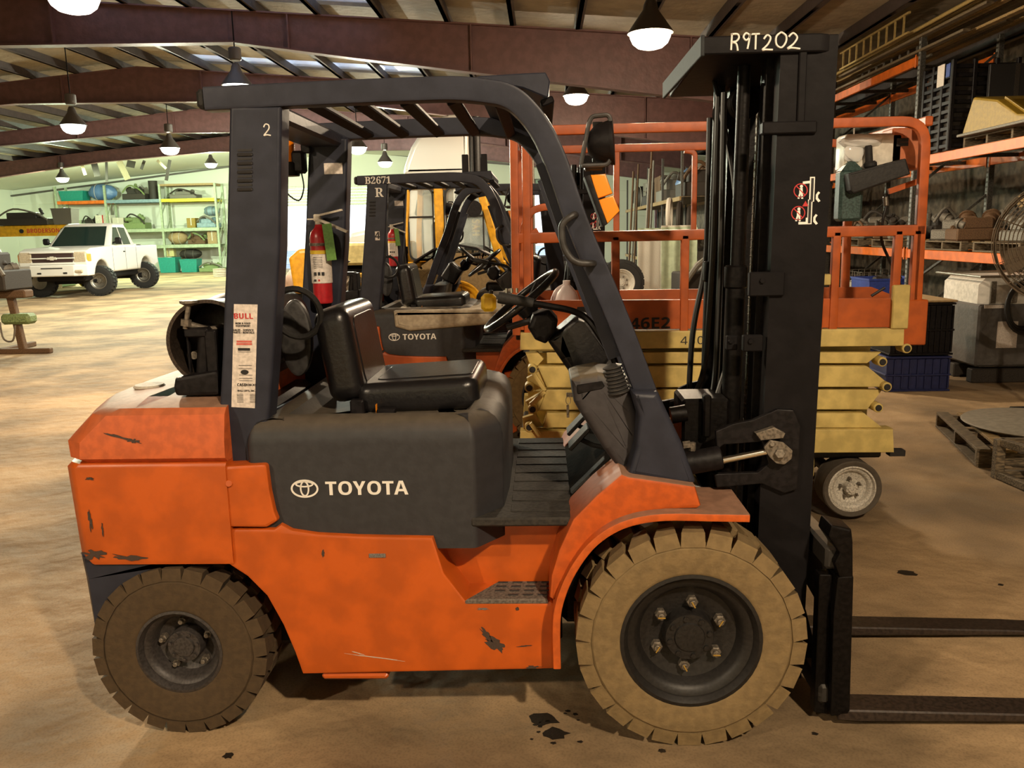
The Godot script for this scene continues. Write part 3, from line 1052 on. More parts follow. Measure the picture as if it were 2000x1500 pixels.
	var rail := bends([Vector3(-1.043, 2.117, 0.5), Vector3(-0.56, 2.127, 0.5), Vector3(-0.244, 2.129, 0.5), Vector3(-0.088, 2.104, 0.5), Vector3(-0.008, 2.018, 0.5), Vector3(0.046, 1.902, 0.5), Vector3(0.109, 1.707, 0.5), Vector3(0.229, 1.432, 0.5), Vector3(0.332, 1.156, 0.5)], 0.2, 7)
	for s in [1.0, -1.0]:
		m = MB.new()
		var path := PackedVector3Array()
		for p in rail:
			path.append(Vector3(p.x, p.y, s * 0.468))
		m.sweep(path, rnd(rect(-0.036, -0.034, 0.036, 0.034), 0.01, 2), Vector3(0, 0, 1))
		obj("roof_rail", m, plain("grey_paint"), gd)
		m = MB.new()
		m.box(Vector3(rail[0].x - 0.012, rail[0].y, s * 0.468), Vector3(0.03, 0.06, 0.06), 0.01)
		obj("rail_end_cap", m, plain("rubber_black"), gd)
		m = MB.new()
		var leg := PackedVector3Array()
		for p in [Vector3(0, 1.904, 0.44), Vector3(0.072, 1.692, 0.44), Vector3(0.173, 1.427, 0.44), Vector3(0.229, 1.275, 0.44)]:
			leg.append(Vector3(p.x, p.y, s * 0.425))
		m.sweep(leg, rect(-0.02, -0.012, 0.02, 0.012), Vector3(0, 0, 1))
		obj("leg_flange", m, plain("grey_paint"), gd)
	for px in 6:
		var x := -0.72 + px * 0.148
		m = MB.new()
		m.box(Vector3(x, 2.10 + (0.0 if x < -0.2 else -0.01), 0), Vector3(0.042, 0.022, 0.88), 0.004, Basis(Vector3(0, 0, 1), 0.35))
		obj("roof_slat", m, plain("mast_paint"), gd)
	m = MB.new()
	m.bx(Vector3(-0.985, 2.055, -0.44), Vector3(-0.83, 2.11, 0.42), 0.012)
	obj("rear_header", m, plain("grey_paint"), gd)
	m = MB.new()
	m.ext(rnd(pv([-0.238, 2.164, -0.053, 2.17, 0.016, 2.171, 0.029, 2.145, 0.022, 2.094, -0.054, 2.126]), 0.006, 2), -0.47, 0.47, 0.004)
	obj("front_header", m, plain("grey_paint"), gd)
	for k in 5:
		m = MB.new()
		m.box(Vector3(-0.927, 1.946, 0.501) + Vector3(-0.002 * k, -0.0265 * k, 0), Vector3(0.05, 0.012, 0.008), 0.003, Basis(Vector3(1, 0, 0), -0.5))
		m.box(Vector3(-0.926, 1.959, 0.501) + Vector3(-0.002 * k, -0.0265 * k, 0), Vector3(0.046, 0.007, 0.002))
		obj("louver", m, plain("print_black"), gd)
	strokes("painted_digit", gd, [[-0.28, 0.25, -0.1, 0.5, 0.18, 0.42, 0.2, 0.12, -0.05, -0.2, -0.3, -0.48, 0.0, -0.44, 0.34, -0.5]], Transform3D(Basis.IDENTITY, Vector3(-0.852, 2.018, 0.501)), 0.034, 0.0022, "white_print")
	pillar_sticker(gd)
	# grab handle and its bolts
	m = MB.new()
	m.tube(bends([Vector3(0.103, 1.738, 0.5), Vector3(0.098, 1.74, 0.56), Vector3(0.057, 1.713, 0.56), Vector3(0.061, 1.642, 0.56), Vector3(0.095, 1.592, 0.56), Vector3(0.156, 1.589, 0.56), Vector3(0.157, 1.587, 0.5)], 0.035, 5), 0.011, 10)
	obj("grab_handle", m, plain("grey_plastic"), gd)
	# --- dash and cowl
	slab("leg_cowl", root, rnd(pv([0.273, 1.184, 0.358, 1.183, 0.385, 1.123, 0.434, 1.019, 0.484, 0.881, 0.45, 0.873, 0.263, 0.909, 0.29, 1.01, 0.297, 1.102]), 0.01, 2), 0.39, 0.56, "grey_paint", 0.02, 3)
	slab("leg_cowl", root, rnd(pv([0.273, 1.184, 0.358, 1.183, 0.385, 1.123, 0.434, 1.019, 0.484, 0.881, 0.45, 0.873, 0.263, 0.909, 0.29, 1.01, 0.297, 1.102]), 0.01, 2), -0.56, -0.39, "grey_paint", 0.02, 3)
	slab("dash_side", root, rnd(pv([0.083, 1.212, 0.113, 1.223, 0.173, 1.234, 0.249, 1.22, 0.279, 1.172, 0.301, 1.11, 0.314, 1.024, 0.302, 0.955, 0.274, 0.897, 0.249, 0.896, 0.193, 0.973, 0.119, 1.092, 0.094, 1.137]), 0.008, 2), 0.22, 0.48, "dusty_paint", 0.03, 3, [lin("3a3738"), lin("6c5f4d"), 0.3])
	m = MB.new()
	m.ext(rnd(pv([0.103, 1.195, 0.186, 1.207, 0.196, 1.19, 0.186, 1.18, 0.106, 1.164]), 0.004, 2), 0.47, 0.4825, 0.003)
	obj("dash_recess", m, plain("black_paint"), root)
	slab("dash_panel", root, pv([0.153, 1.174, 0.294, 1.172, 0.349, 0.98, 0.305, 0.831, 0.242, 0.888, 0.17, 1.055]), -0.44, 0.24, "grey_plastic", 0.02)
	m = MB.new()
	m.t = Transform3D(Basis.IDENTITY, Vector3(0.079, 1.12, 0.36))
	ring_flat(m, 0.008, 0.014, 0.002, 0.002, 16)
	m.bx(Vector3(-0.006, -0.06, 0), Vector3(0.003, -0.016, 0.003), 0.0008)
	m.bx(Vector3(-0.006, 0.012, -0.004), Vector3(0.02, 0.026, 0.004), 0.001)
	obj("ignition_key", m, plain("old_steel"), root).set_meta("kind", "stuff")
	# boot of the shift lever, ribbed
	m = MB.new()
	var prof := [0.0, 0.0]
	for k in 8:
		var rr := 0.034 - k * 0.0012
		prof.append_array([rr, 0.012 * k, rr + 0.007, 0.012 * k + 0.004, rr + 0.007, 0.012 * k + 0.008])
	prof.append_array([0.012, 0.10, 0.0, 0.102])
	m.lathe(pv(prof), Vector3(0.241, 1.162, 0.46), Vector3(-0.22, 1, 0), 20)
	obj("ribbed_boot", m, plain("grey_plastic"), root)
	# steering column, switch pod, wheel, levers, keys
	slab("steering_column", root, rnd(pv([0.009, 1.298, 0.055, 1.331, 0.122, 1.388, 0.158, 1.378, 0.253, 1.241, 0.223, 1.196, 0.109, 1.148, 0.061, 1.22]), 0.012, 3), -0.08, 0.12, "vinyl", 0.02, 3)
	slab("column_cover", root, rnd(pv([0.051, 1.324, 0.122, 1.392, 0.16, 1.382, 0.174, 1.352, 0.088, 1.314]), 0.006, 2), -0.05, 0.11, "grey_plastic", 0.01)
	slab("switch_pod", root, rnd(pv([-0.06, 1.348, -0.041, 1.396, 0.018, 1.413, 0.051, 1.374, 0.043, 1.331, 0.005, 1.287, -0.033, 1.303]), 0.01, 3), 0.0, 0.16, "black_paint", 0.02, 3)
	var wc: Vector3 = Vector3(-0.085, 1.435, 0)
	var axis := Vector3(-0.62, 0.784, 0.05).normalized()
	var u := Vector3(0.784, 0.62, 0)
	var w := axis.cross(u).normalized()
	var circ := PackedVector3Array()
	for k in 36:
		circ.append(wc + u * cos(TAU * k / 36) * 0.168 + w * sin(TAU * k / 36) * 0.168)
	var sw := Node3D.new()
	put(sw, "steering_wheel", root)
	m = MB.new()
	m.tube(circ, 0.0135, 10, true)
	obj("rim", m, plain("vinyl"), sw)
	for k in 3:
		m = MB.new()
		m.tube(PackedVector3Array([wc - axis * 0.03, circ[(k * 12 + 6) % 36]]), 0.011, 8)
		obj("spoke", m, plain("vinyl"), sw)
	m = MB.new()
	m.lathe(pv([0, -0.06, 0.04, -0.06, 0.045, -0.03, 0.03, -0.012, 0, -0.01]), wc, axis, 20)
	obj("hub", m, plain("vinyl"), sw)
	m = MB.new()
	m.cyl(wc - axis * 0.06, Vector3(0.052, 1.287, 0.05), 0.03, 12)
	obj("column_tube", m, plain("black_steel"), root)
	m = MB.new()
	m.tube(bends([Vector3(-0.039, 1.445, 0.25), Vector3(0.097, 1.424, 0.32), Vector3(0.149, 1.401, 0.38), Vector3(0.231, 1.272, 0.42), Vector3(0.245, 1.211, 0.42)], 0.06, 5), 0.0115, 8)
	obj("brake_lever", m, plain("black_steel"), root)
	m = MB.new()
	m.tube(PackedVector3Array([Vector3(-0.158, 1.467, 0.25), Vector3(-0.137, 1.463, 0.25), Vector3(-0.084, 1.455, 0.25), Vector3(-0.036, 1.445, 0.25)]), [0.02, 0.021, 0.018, 0.016], 10)
	obj("lever_grip", m, plain("rubber_black"), root)
	m = MB.new()
	for k in 3:
		m.cyl(Vector3(-0.128, 1.472, 0.25) + Vector3(0.018 * k, 0.01, 0), Vector3(-0.128, 1.486, 0.25) + Vector3(0.018 * k, 0.012, 0), 0.005, 8)
	obj("release_button", m, plain("chrome"), root)
	m = MB.new()
	m.tube(PackedVector3Array([Vector3(-0.136, 1.346, 0.12), Vector3(-0.042, 1.372, 0.12)]), 0.012, 8)
	obj("indicator_stalk", m, plain("vinyl"), root)
	# --- seat
	var seat := Node3D.new()
	put(seat, "seat", root)
	m = MB.new()
	m.t = Transform3D(Basis(Vector3(0, 0, 1), 0.16), Vector3(-0.735, 1.255, 0))
	m.t = m.t * Transform3D(ACROSS, Vector3.ZERO)
	m.ext(rnd(rect(-0.25, -0.16, 0.25, 0.185), 0.06, 5), -0.065, 0.065, 0.045, 4)
	obj("backrest", m, plain("vinyl"), seat)
	m = MB.new()
	m.t = Transform3D(Basis(Vector3(0, 0, 1), 0.16), Vector3(-0.735, 1.255, 0)) * Transform3D(ACROSS, Vector3.ZERO)
	m.ext(rnd(rect(-0.18, -0.12, 0.18, 0.14), 0.05, 4), 0.055, 0.0685, 0.006, 3)
	obj("backrest_pad", m, plain("vinyl"), seat)
	m = MB.new()
	m.t = Transform3D(Basis(Vector3(0, 0, 1), 0.05), Vector3(-0.45, 1.118, 0)) * Transform3D(UPWARD, Vector3.ZERO)
	m.ext(rnd(rect(-0.23, -0.25, 0.215, 0.25), 0.06, 5), -0.06, 0.055, 0.035, 4)
	obj("cushion", m, plain("vinyl"), seat)
	m = MB.new()
	m.t = Transform3D(Basis(Vector3(0, 0, 1), 0.05), Vector3(-0.45, 1.1665, 0)) * Transform3D(UPWARD, Vector3.ZERO)
	m.ext(rnd(rect(-0.17, -0.17, 0.19, 0.17), 0.04, 4), -0.006, 0.010, 0.008, 3)
	obj("cushion_pad", m, plain("vinyl"), seat)
	m = MB.new()
	m.bx(Vector3(-0.697, 1.112, 0.27), Vector3(-0.647, 1.047, 0.23), 0.006)
	obj("slide_box", m, plain("black_paint"), seat)
	m = MB.new()
	m.bx(Vector3(-0.595, 1.084, 0.3), Vector3(-0.531, 1.063, 0.26), 0.003)
	obj("seat_slide", m, plain("black_paint"), seat)
	m = MB.new()
	m.bx(Vector3(-0.6, 1.1, 0.29), Vector3(-0.597, 1.055, 0.27), 0.002)
	obj("belt_latch", m, plain("amber_flat"), seat)
	# --- gas bottle cradle behind the seat
	var cr := Node3D.new()
	put(cr, "bottle_cradle", root)
	slab("base_block", cr, rnd(pv([-1.241, 1.233, -1.091, 1.255, -1.093, 1.171, -1.244, 1.17, -1.249, 1.201]), 0.012, 3), 0.12, 0.45, "black_paint", 0.012)
	slab("base_block", cr, rnd(pv([-1.241, 1.233, -1.091, 1.255, -1.093, 1.171, -1.244, 1.17, -1.249, 1.201]), 0.012, 3), -0.45, -0.12, "black_paint", 0.012)
	m = MB.new()
	m.bx(Vector3(-1.208, 1.394, 0.42), Vector3(-1.127, 1.365, 0.3), 0.004)
	m.bx(Vector3(-1.101, 1.387, 0.42), Vector3(-1.14, 1.211, 0.3), 0.004)
	m.bx(Vector3(-1.211, 1.382, 0.4), Vector3(-1.204, 1.231, 0.38), 0.004)
	m.cyl(Vector3(-1.165, 1.227, 0.39), Vector3(-1.146, 1.367, 0.39), 0.025, 14)
	obj("clamp_frame", m, plain("black_paint"), cr)
	m = MB.new()
	m.cyl(Vector3(-1.201, 1.394, 0.42), Vector3(-1.181, 1.48, 0.42), 0.0085, 10)
	m.lathe(pv([0, -0.012, 0.012, -0.010, 0.03, 0.0, 0.03, 0.008, 0, 0.010]), Vector3(-1.181, 1.48, 0.42), Vector3.UP, 16)
	m.cyl(Vector3(-1.198, 1.404, 0.42), Vector3(-1.195, 1.425, 0.42), 0.018, 8)
	obj("clamp_bolt", m, plain("old_steel"), cr)
	m = MB.new()
	var lp := PackedVector3Array()
	for k in 28:
		lp.append(Vector3(-0.87, 1.424, 0.25) + Vector3(cos(TAU * k / 28) * 0.084, sin(TAU * k / 28) * 0.088, sin(TAU * k / 28) * 0.03))
	m.tube(lp, 0.0115, 8, true)
	obj("strap_hoop", m, plain("rubber_black"), cr)
	slab("end_plate", cr, ellipse(Vector2(-0.93, 1.315), 0.06, 0.145, 28), 0.05, 0.09, "grey_plastic", 0.01)
	# --- beacon hanging behind the far pillar
	var bc := Node3D.new()
	put(bc, "beacon", root)
	var b0: Vector3 = Vector3(-1.054, 1.968, -0.38)
	m = MB.new()
	m.lathe(pv([0, 0.0, 0.045, 0.0, 0.048, 0.01, 0.048, 0.05, 0.044, 0.055, 0, 0.055]), b0 - Vector3(0, 0.03, 0), Vector3.UP, 24)
	m.bx(b0 + Vector3(0.02, -0.02, -0.03), b0 + Vector3(0.075, 0.07, 0.03), 0.01)
	m.bx(b0 + Vector3(0.06, 0.06, -0.01), b0 + Vector3(0.10, 0.125, 0.01), 0.004)
	obj("base", m, plain("black_paint"), bc)
	m = MB.new()
	m.lathe(pv([0, 0.0, 0.036, 0.0, 0.036, 0.07, 0.028, 0.088, 0, 0.092]), b0 + Vector3(-0.004, 0.026, 0), Vector3.UP, 24)
	obj("amber_lens", m, plain("amber"), bc)
	m = MB.new()
	m.tube(curve([b0 + Vector3(-0.02, -0.03, 0), b0 + Vector3(-0.015, -0.09, 0.01), b0 + Vector3(0.035, -0.13, 0), b0 + Vector3(0.06, -0.08, 0), b0 + Vector3(0.055, -0.02, 0)], 5), 0.003, 6)
	obj("wire", m, plain("hose"), bc)
	m = MB.new()
	m.box(Vector3(-0.869, 1.966, -0.397), Vector3(0.078, 0.045, 0.003), 0.001)
	obj("pillar_label", m, plain("sticker_white"), gd)
	# --- lamps on the front leg
	var hl := Node3D.new()
	put(hl, "headlamp", root)
	m = MB.new()
	var hc: Vector3 = Vector3(0.16, 1.954, 0.46)
	m.lathe(pv([0, 0, 0.03, 0.004, 0.055, 0.03, 0.066, 0.07, 0.07, 0.075, 0.07, 0.085, 0.0, 0.088]), hc - Vector3(0.02, 0, 0), Vector3(1, 0.06, 0.12), 24)
	obj("bowl", m, plain("black_paint"), hl)
	m = MB.new()
	m.tube(bends([Vector3(0.121, 1.89, 0.5), Vector3(0.146, 2.014, 0.5), Vector3(0.155, 2.033, 0.5), Vector3(0.207, 2.037, 0.5), Vector3(0.214, 2.012, 0.5), Vector3(0.21, 1.888, 0.5), Vector3(0.123, 1.887, 0.5)], 0.02, 4), 0.007, 8)
	obj("wire_guard", m, plain("grey_plastic"), hl)
	m = MB.new()
	m.bx(Vector3(0.134, 1.897, 0.48), Vector3(0.192, 1.875, 0.42), 0.004)
	m.bar(Vector3(0.175, 2.021, 0.46), Vector3(0.174, 1.901, 0.46), 0.03, 0.012, Vector3(0, 0, 1))
	obj("bracket", m, plain("grey_plastic"), hl)
	var ts := Node3D.new()
	put(ts, "turn_signal", root)
	slab("amber_lens", ts, pv([0.147, 1.857, 0.194, 1.859, 0.216, 1.8, 0.169, 1.785]), 0.44, 0.54, "amber_flat", 0.006)
	slab("amber_lens", ts, pv([0.171, 1.781, 0.218, 1.795, 0.238, 1.747, 0.199, 1.708]), 0.44, 0.54, "amber_flat", 0.006)
	slab("housing", ts, pv([0.13, 1.852, 0.146, 1.858, 0.199, 1.708, 0.186, 1.7]), 0.43, 0.545, "black_paint", 0.004)
	mast(root)
	# --- wheels
	for s in [1.0, -1.0]:
		var fw := wheel("front_wheel", root, Vector3(0.462, 0.373, s * 0.52), s, 0.373, 0.235, 0.226, 26, "tyre_tan", "tyre_tan", "rim_black", 6, 0.112, 0.082, 0.065, 0.05)
		for k in 6:
			var a := TAU * k / 6 + 0.42
			m = MB.new()
			m.box(Vector3(0.462, 0.373, s * 0.602) + Vector3(cos(a), sin(a), 0) * 0.112, Vector3(0.024, 0.004, 0.002), 0.0, Basis(Vector3(0, 0, 1), a + 0.6))
			obj("paint_mark", m, plain("brass_mark"), fw)
		wheel("rear_wheel", root, Vector3(-1.26, 0.303, s * 0.475), s, 0.303, 0.19, 0.146, 25, "tyre_dusty", "tyre_dusty", "rim_grey", 5, 0.085, 0.06, 0.075, 0.045)
	loose_gear()

func logo(root: Node3D, at: Vector3):
	var m := MB.new()
	m.t = Transform3D(Basis.IDENTITY, at)
	ring_flat(m, 0.043, 0.028, 0.006, 0.0015)
	ring_flat(m, 0.013, 0.0245, 0.005, 0.0015)
	ring_flat(m, 0.028, 0.0085, 0.005, 0.0015, 40, Vector2(0, 0.0155))
	obj("maker_emblem", m, plain("white_print"), root)

func pillar_sticker(gd: Node3D):
	var s := Node3D.new()
	put(s, "dealer_sticker", gd)
	var m := MB.new()
	m.ext(pv([-0.999, 1.48, -0.922, 1.477, -0.957, 1.136, -1.035, 1.141]), 0.5005, 0.5015)
	obj("sheet", m, plain("sticker_white"), s)
	var o: Vector3 = Vector3(-0.977, 1.311, 0.502)
	var lean := Basis(Vector3(0, 0, 1), -0.024)
	var line := func(text: String, y: float, h: float, mt: String, wide := 1.0, x := 0.0):
		lettering("print", text, h, plain(mt), Transform3D(lean, o + lean * Vector3(x, y, 0)), s, "Droid Sans", 700, wide)
	line.call("BULL", 0.1295, 0.0175, "print_red", 1.1, 0.002)
	line.call("NEW & USED", 0.106, 0.006, "print_black")
	line.call("EQUIPMENT", 0.098, 0.006, "print_black")
	line.call("SALES - SERVICE", 0.084, 0.0065, "print_black")
	line.call("PARTS - RENTALS", 0.076, 0.0065, "print_black")
	m = MB.new()
	m.t = Transform3D(lean, o)
	m.bx(Vector3(-0.024, 0.044, 0), Vector3(0.026, 0.050, 0.0006))
	m.bx(Vector3(-0.025, 0.0355, 0), Vector3(0.026, 0.042, 0.0006))
	obj("red_band", m, mat("pale_red", "d0665a", 0.6, 0.0, "grime", Vector3.ONE * 9.0, 0.0), s)
	m = MB.new()
	m.t = Transform3D(lean, o)
	m.bx(Vector3(-0.021, 0.017, 0), Vector3(0.019, 0.0255, 0.0006))
	m.ext(ellipse(Vector2(-0.003, -0.054), 0.013, 0.008, 20), 0, 0.0006)
	m.bx(Vector3(-0.034, 0.136, 0), Vector3(-0.029, 0.158, 0.0006))
	for y in [0.0125, -0.032, -0.043, -0.064, -0.0755, -0.083]:
		m.bx(Vector3(-0.022, y, 0), Vector3(0.022, y + 0.0012, 0.0006))
	for k in 7:
		m.bx(Vector3(-0.033, -0.128 - k * 0.0045, 0), Vector3(-0.012, -0.1268 - k * 0.0045, 0.0006))
		m.bx(Vector3(0.010, -0.128 - k * 0.0045, 0), Vector3(0.031, -0.1268 - k * 0.0045, 0.0006))
	obj("print_bar", m, plain("print_black"), s).set_meta("kind", "stuff")
	line.call("CASE", -0.0965, 0.009, "print_black", 1.0, -0.016)
	line.call("BOBCAT", -0.0965, 0.0075, "print_black", 0.9, 0.015)
	line.call("BULL LIFTS, INC.", -0.116, 0.0055, "print_black")

func mast(root: Node3D):
	var ms := Node3D.new()
	put(ms, "mast", root)
	var m := MB.new()
	var slant := 0.013
	for s in [1.0, -1.0]:
		m = MB.new()
		m.t = Transform3D(Basis(Vector3(1, 0, 0), Vector3(0, 0, s), Vector3(slant, 1, 0)), Vector3.ZERO)
		m.ext(pv([0.722, 0.315, 0.722, 0.385, 0.898, 0.385, 0.898, 0.315, 0.880, 0.315, 0.880, 0.368, 0.742, 0.368, 0.742, 0.315]), 0.10, 2.275, 0.003)
		obj("outer_channel", m, plain("mast_paint"), ms)
		m = MB.new()
		m.t = Transform3D(Basis(Vector3(1, 0, 0), Vector3(0, 0, s), Vector3(slant, 1, 0)), Vector3.ZERO)
		m.ext(pv([0.700, 0.235, 0.700, 0.305, 0.860, 0.305, 0.860, 0.235, 0.845, 0.235, 0.845, 0.290, 0.716, 0.290, 0.716, 0.235]), 0.14, 2.235, 0.003)
		obj("inner_channel", m, plain("black_steel"), ms)
		m = MB.new()
		m.cyl(Vector3(0.655, 0.20, s * 0.20), Vector3(0.672, 1.52, s * 0.20), 0.034, 18, 0.006)
		m.cyl(Vector3(0.671, 1.48, s * 0.20), Vector3(0.672, 1.56, s * 0.20), 0.040, 18, 0.006)
		obj("lift_cylinder", m, plain("black_steel"), ms)
		m = MB.new()
		m.cyl(Vector3(0.672, 1.5, s * 0.20), Vector3(0.682, 2.22, s * 0.20), 0.022, 14)
		obj("lift_rod", m, plain("black_steel"), ms)
		# leaf chain
		m = MB.new()
		for k in 46:
			m.bx(Vector3(0.735 + slant * k * 0.03, 0.75 + k * 0.03, s * 0.10 - 0.012), Vector3(0.743 + slant * k * 0.03, 0.775 + k * 0.03, s * 0.10 + 0.012), 0.002)
			m.cyl(Vector3(0.739 + slant * k * 0.03, 0.778 + k * 0.03, s * 0.10 - 0.015), Vector3(0.739 + slant * k * 0.03, 0.778 + k * 0.03, s * 0.10 + 0.015), 0.004, 6)
		obj("lift_chain", m, plain("old_steel"), ms)
		m = MB.new()
		m.lathe(pv([0, -0.02, 0.05, -0.02, 0.055, -0.016, 0.046, -0.01, 0.046, 0.01, 0.055, 0.016, 0.05, 0.02, 0, 0.02]), Vector3(0.70, 2.11, s * 0.13), Vector3(0.2, 0, 1), 24)
		obj("chain_sheave", m, plain("black_steel"), ms)
		m = MB.new()
		m.tube(bends([Vector3(0.648, 2.16, s * 0.05), Vector3(0.645, 1.6, s * 0.07), Vector3(0.63, 1.15, s * 0.1), Vector3(0.60, 1.02, s * 0.16), Vector3(0.52, 0.98, s * 0.24)], 0.1, 5), 0.011, 8)
		obj("hydraulic_hose", m, plain("hose"), ms)
	m = MB.new()
	m.tube(bends([Vector3(0.639, 2.239, -0.1), Vector3(0.686, 1.896, 0.05), Vector3(0.694, 1.733, 0.1), Vector3(0.693, 1.479, 0.1), Vector3(0.674, 1.243, 0.15), Vector3(0.607, 1.065, 0.2)], 0.15, 5), 0.010, 8)
	obj("hydraulic_hose", m, plain("hose"), ms)
	m = MB.new()
	m.tube(bends([Vector3(0.666, 2.118, -0.3), Vector3(0.665, 1.537, -0.3), Vector3(0.612, 1.286, -0.3), Vector3(0.603, 1.028, -0.3), Vector3(0.618, 0.94, -0.3)], 0.15, 5), 0.012, 8)
	obj("hydraulic_hose", m, plain("hose"), ms)
	for k in 3:
		m = MB.new()
		m.cyl(Vector3(0.69 + k * 0.012, 0.7, 0.17 - k * 0.04), Vector3(0.70 + k * 0.012, 2.1, 0.17 - k * 0.04), 0.009, 8)
		obj("pressure_pipe", m, plain("grey_plastic"), ms)
	# head plate with its chalked face, upper strap and cross ties
	var hp := Node3D.new()
	put(hp, "head_plate", ms)
	m = MB.new()
	m.t = Transform3D(UPWARD, Vector3.ZERO)
	m.ext(pv([0.505, 0.40, 0.865, 0.40, 0.90, 0.385, 0.90, -0.385, 0.865, -0.45, 0.53, -0.45]), 2.222, 2.276, 0.004)
	obj("plate", m, plain("mast_paint"), hp)
	m = MB.new()
	m.bx(Vector3(0.50, 2.218, -0.45), Vector3(0.512, 2.280, 0.402), 0.002)
	obj("edge_strip", m, mat("pale_edge", "23272a", 0.8, 0.0, "grime", Vector3.ONE * 4.0), hp)
	var digits := [
		[[-0.30, -0.45, -0.27, 0.5], [-0.30, 0.45, 0.05, 0.45, 0.15, 0.25, 0.0, 0.05, -0.25, 0.0, 0.0, -0.1, 0.10, -0.5]],
		[[0.15, 0.35, -0.05, 0.45, -0.2, 0.25, -0.05, 0.05, 0.15, 0.2, 0.18, 0.4, 0.12, -0.1, 0.05, -0.45]],
		[[-0.05, 0.42, -0.05, -0.45], [-0.28, 0.42, 0.18, 0.42]],
		[[-0.25, 0.2, -0.05, 0.42, 0.15, 0.25, 0.0, -0.1, -0.3, -0.4, -0.1, -0.4, 0.3, -0.42]],
		[[0.0, 0.45, -0.28, 0.2, -0.25, -0.25, 0.05, -0.42, 0.3, -0.1, 0.28, 0.25, 0.0, 0.45]],
		[[-0.3, 0.25, -0.05, 0.45, 0.2, 0.2, 0.0, -0.15, -0.35, -0.42, -0.1, -0.38, 0.4, -0.45]],
	]
	for k in 6:
		strokes("chalk_digit", hp, digits[k], Transform3D(Basis.IDENTITY, Vector3(0.609, 2.256, 0.401) + Vector3([0.0, 0.032, 0.062, 0.097, 0.137, 0.176][k], [0, 0.002, 0, -0.004, 0.002, -0.002][k], 0)), 0.052, 0.0031, "white_print")
	m = MB.new()
	m.bx(Vector3(0.699, 2.016, 0.4), Vector3(0.869, 1.978, 0.36), 0.004)
	m.bx(Vector3(0.807, 2.225, 0.395), Vector3(0.831, 2.012, 0.38), 0.003)
	obj("upper_strap", m, plain("mast_paint"), ms)
	for y in [2.02, 1.0, 0.30]:
		m = MB.new()
		m.bx(Vector3(0.86 + slant * y, y - 0.06, -0.3), Vector3(0.88 + slant * y, y + 0.06, 0.3), 0.004)
		obj("cross_tie", m, plain("black_steel"), ms)
	m = MB.new()
	m.bx(Vector3(0.60, 0.86, -0.33), Vector3(0.64, 1.02, 0.26), 0.008)
	obj("cross_tie", m, plain("black_steel"), ms)
	for s in [[Vector3(0.672, 1.545, 0.4), Vector3(0.786, 1.466, 0.37)], [Vector3(0.625, 1.325, 0.3), Vector3(0.662, 1.275, 0.27)], [Vector3(0.662, 1.336, 0.38), Vector3(0.728, 1.281, 0.35)]]:
		m = MB.new()
		m.bx(s[0], s[1], 0.004)
		var bolt: Vector3 = s[0] * 0.65 + s[1] * 0.35
		m.cyl(Vector3(bolt.x, bolt.y, s[0].z), Vector3(bolt.x, bolt.y, s[0].z + 0.008), 0.009, 6, 0.001)
		obj("hose_clamp", m, plain("mast_paint"), ms)
	# manifold block low behind the mast
	m = MB.new()
	m.bx(Vector3(0.477, 1.106, 0.3), Vector3(0.641, 0.868, 0.1), 0.01)
	m.bx(Vector3(0.543, 1.127, 0.34), Vector3(0.57, 0.977, 0.3), 0.006)
	m.cyl(Vector3(0.434, 1.053, 0.32), Vector3(0.487, 1.063, 0.32), 0.03, 12)
	obj("valve_block", m, plain("black_steel"), ms)
	m = MB.new()
	m.cyl(Vector3(0.461, 0.972, 0.42), Vector3(0.485, 0.975, 0.42), 0.014, 6)
	m.cyl(Vector3(0.492, 0.954, 0.42), Vector3(0.492, 0.982, 0.42), 0.012, 6)
	obj("hose_fitting", m, plain("old_steel"), ms)
	# tilt gear on both sides
	for s in [1.0, -1.0]:
		var tg := Node3D.new()
		put(tg, "tilt_gear", ms)
		slab("bracket", tg, rnd(pv([0.572, 1.016, 0.628, 1.04, 0.695, 1.053, 0.776, 1.089, 0.83, 1.086, 0.854, 1.03, 0.853, 0.81, 0.807, 0.796, 0.733, 0.831, 0.581, 0.818, 0.57, 0.867, 0.718, 0.871, 0.752, 0.901, 0.728, 0.978, 0.599, 0.969, 0.579, 0.948]), 0.006, 2), s * 0.383, s * 0.405, "black_paint", 0.004)
		m = MB.new()
		m.t = Transform3D(Basis.from_scale(Vector3(1, 1, s)), Vector3.ZERO)
		m.cyl(Vector3(0.447, 0.905, 0.42), Vector3(0.589, 0.93, 0.42), 0.040, 20, 0.004)
		obj("tilt_cylinder", m, plain("black_paint"), tg)
		m = MB.new()
		m.t = Transform3D(Basis.from_scale(Vector3(1, 1, s)), Vector3.ZERO)
		m.cyl(Vector3(0.585, 0.916, 0.42), Vector3(0.745, 0.95, 0.42), 0.0125, 14)
		obj("chrome_rod", m, plain("chrome"), tg)
		slab("pin_plate", tg, rnd(pv([0.725, 0.967, 0.746, 0.992, 0.789, 0.984, 0.82, 0.956, 0.818, 0.928, 0.795, 0.908, 0.768, 0.912, 0.745, 0.934]), 0.006, 2), s * 0.43, s * 0.442, "old_steel", 0.002)
		m = MB.new()
		m.t = Transform3D(Basis.from_scale(Vector3(1, 1, s)), Vector3.ZERO)
		m.cyl(Vector3(0.791, 0.935, 0.4), Vector3(0.774, 0.951, 0.46), 0.018, 6, 0.003)
		m.cyl(Vector3(0.754, 0.978, 0.44), Vector3(0.75, 0.981, 0.452), 0.007, 8)
		obj("pin_bolt", m, plain("old_steel"), tg)
		slab("stop_block", tg, pv([0.699, 1.014, 0.759, 1.034, 0.797, 1.013, 0.791, 0.996, 0.717, 0.989]), s * 0.405, s * 0.432, "old_steel", 0.003)
	# warning pictograms on the near channel
	var wp := Node3D.new()
	put(wp, "warning_pictogram", ms)
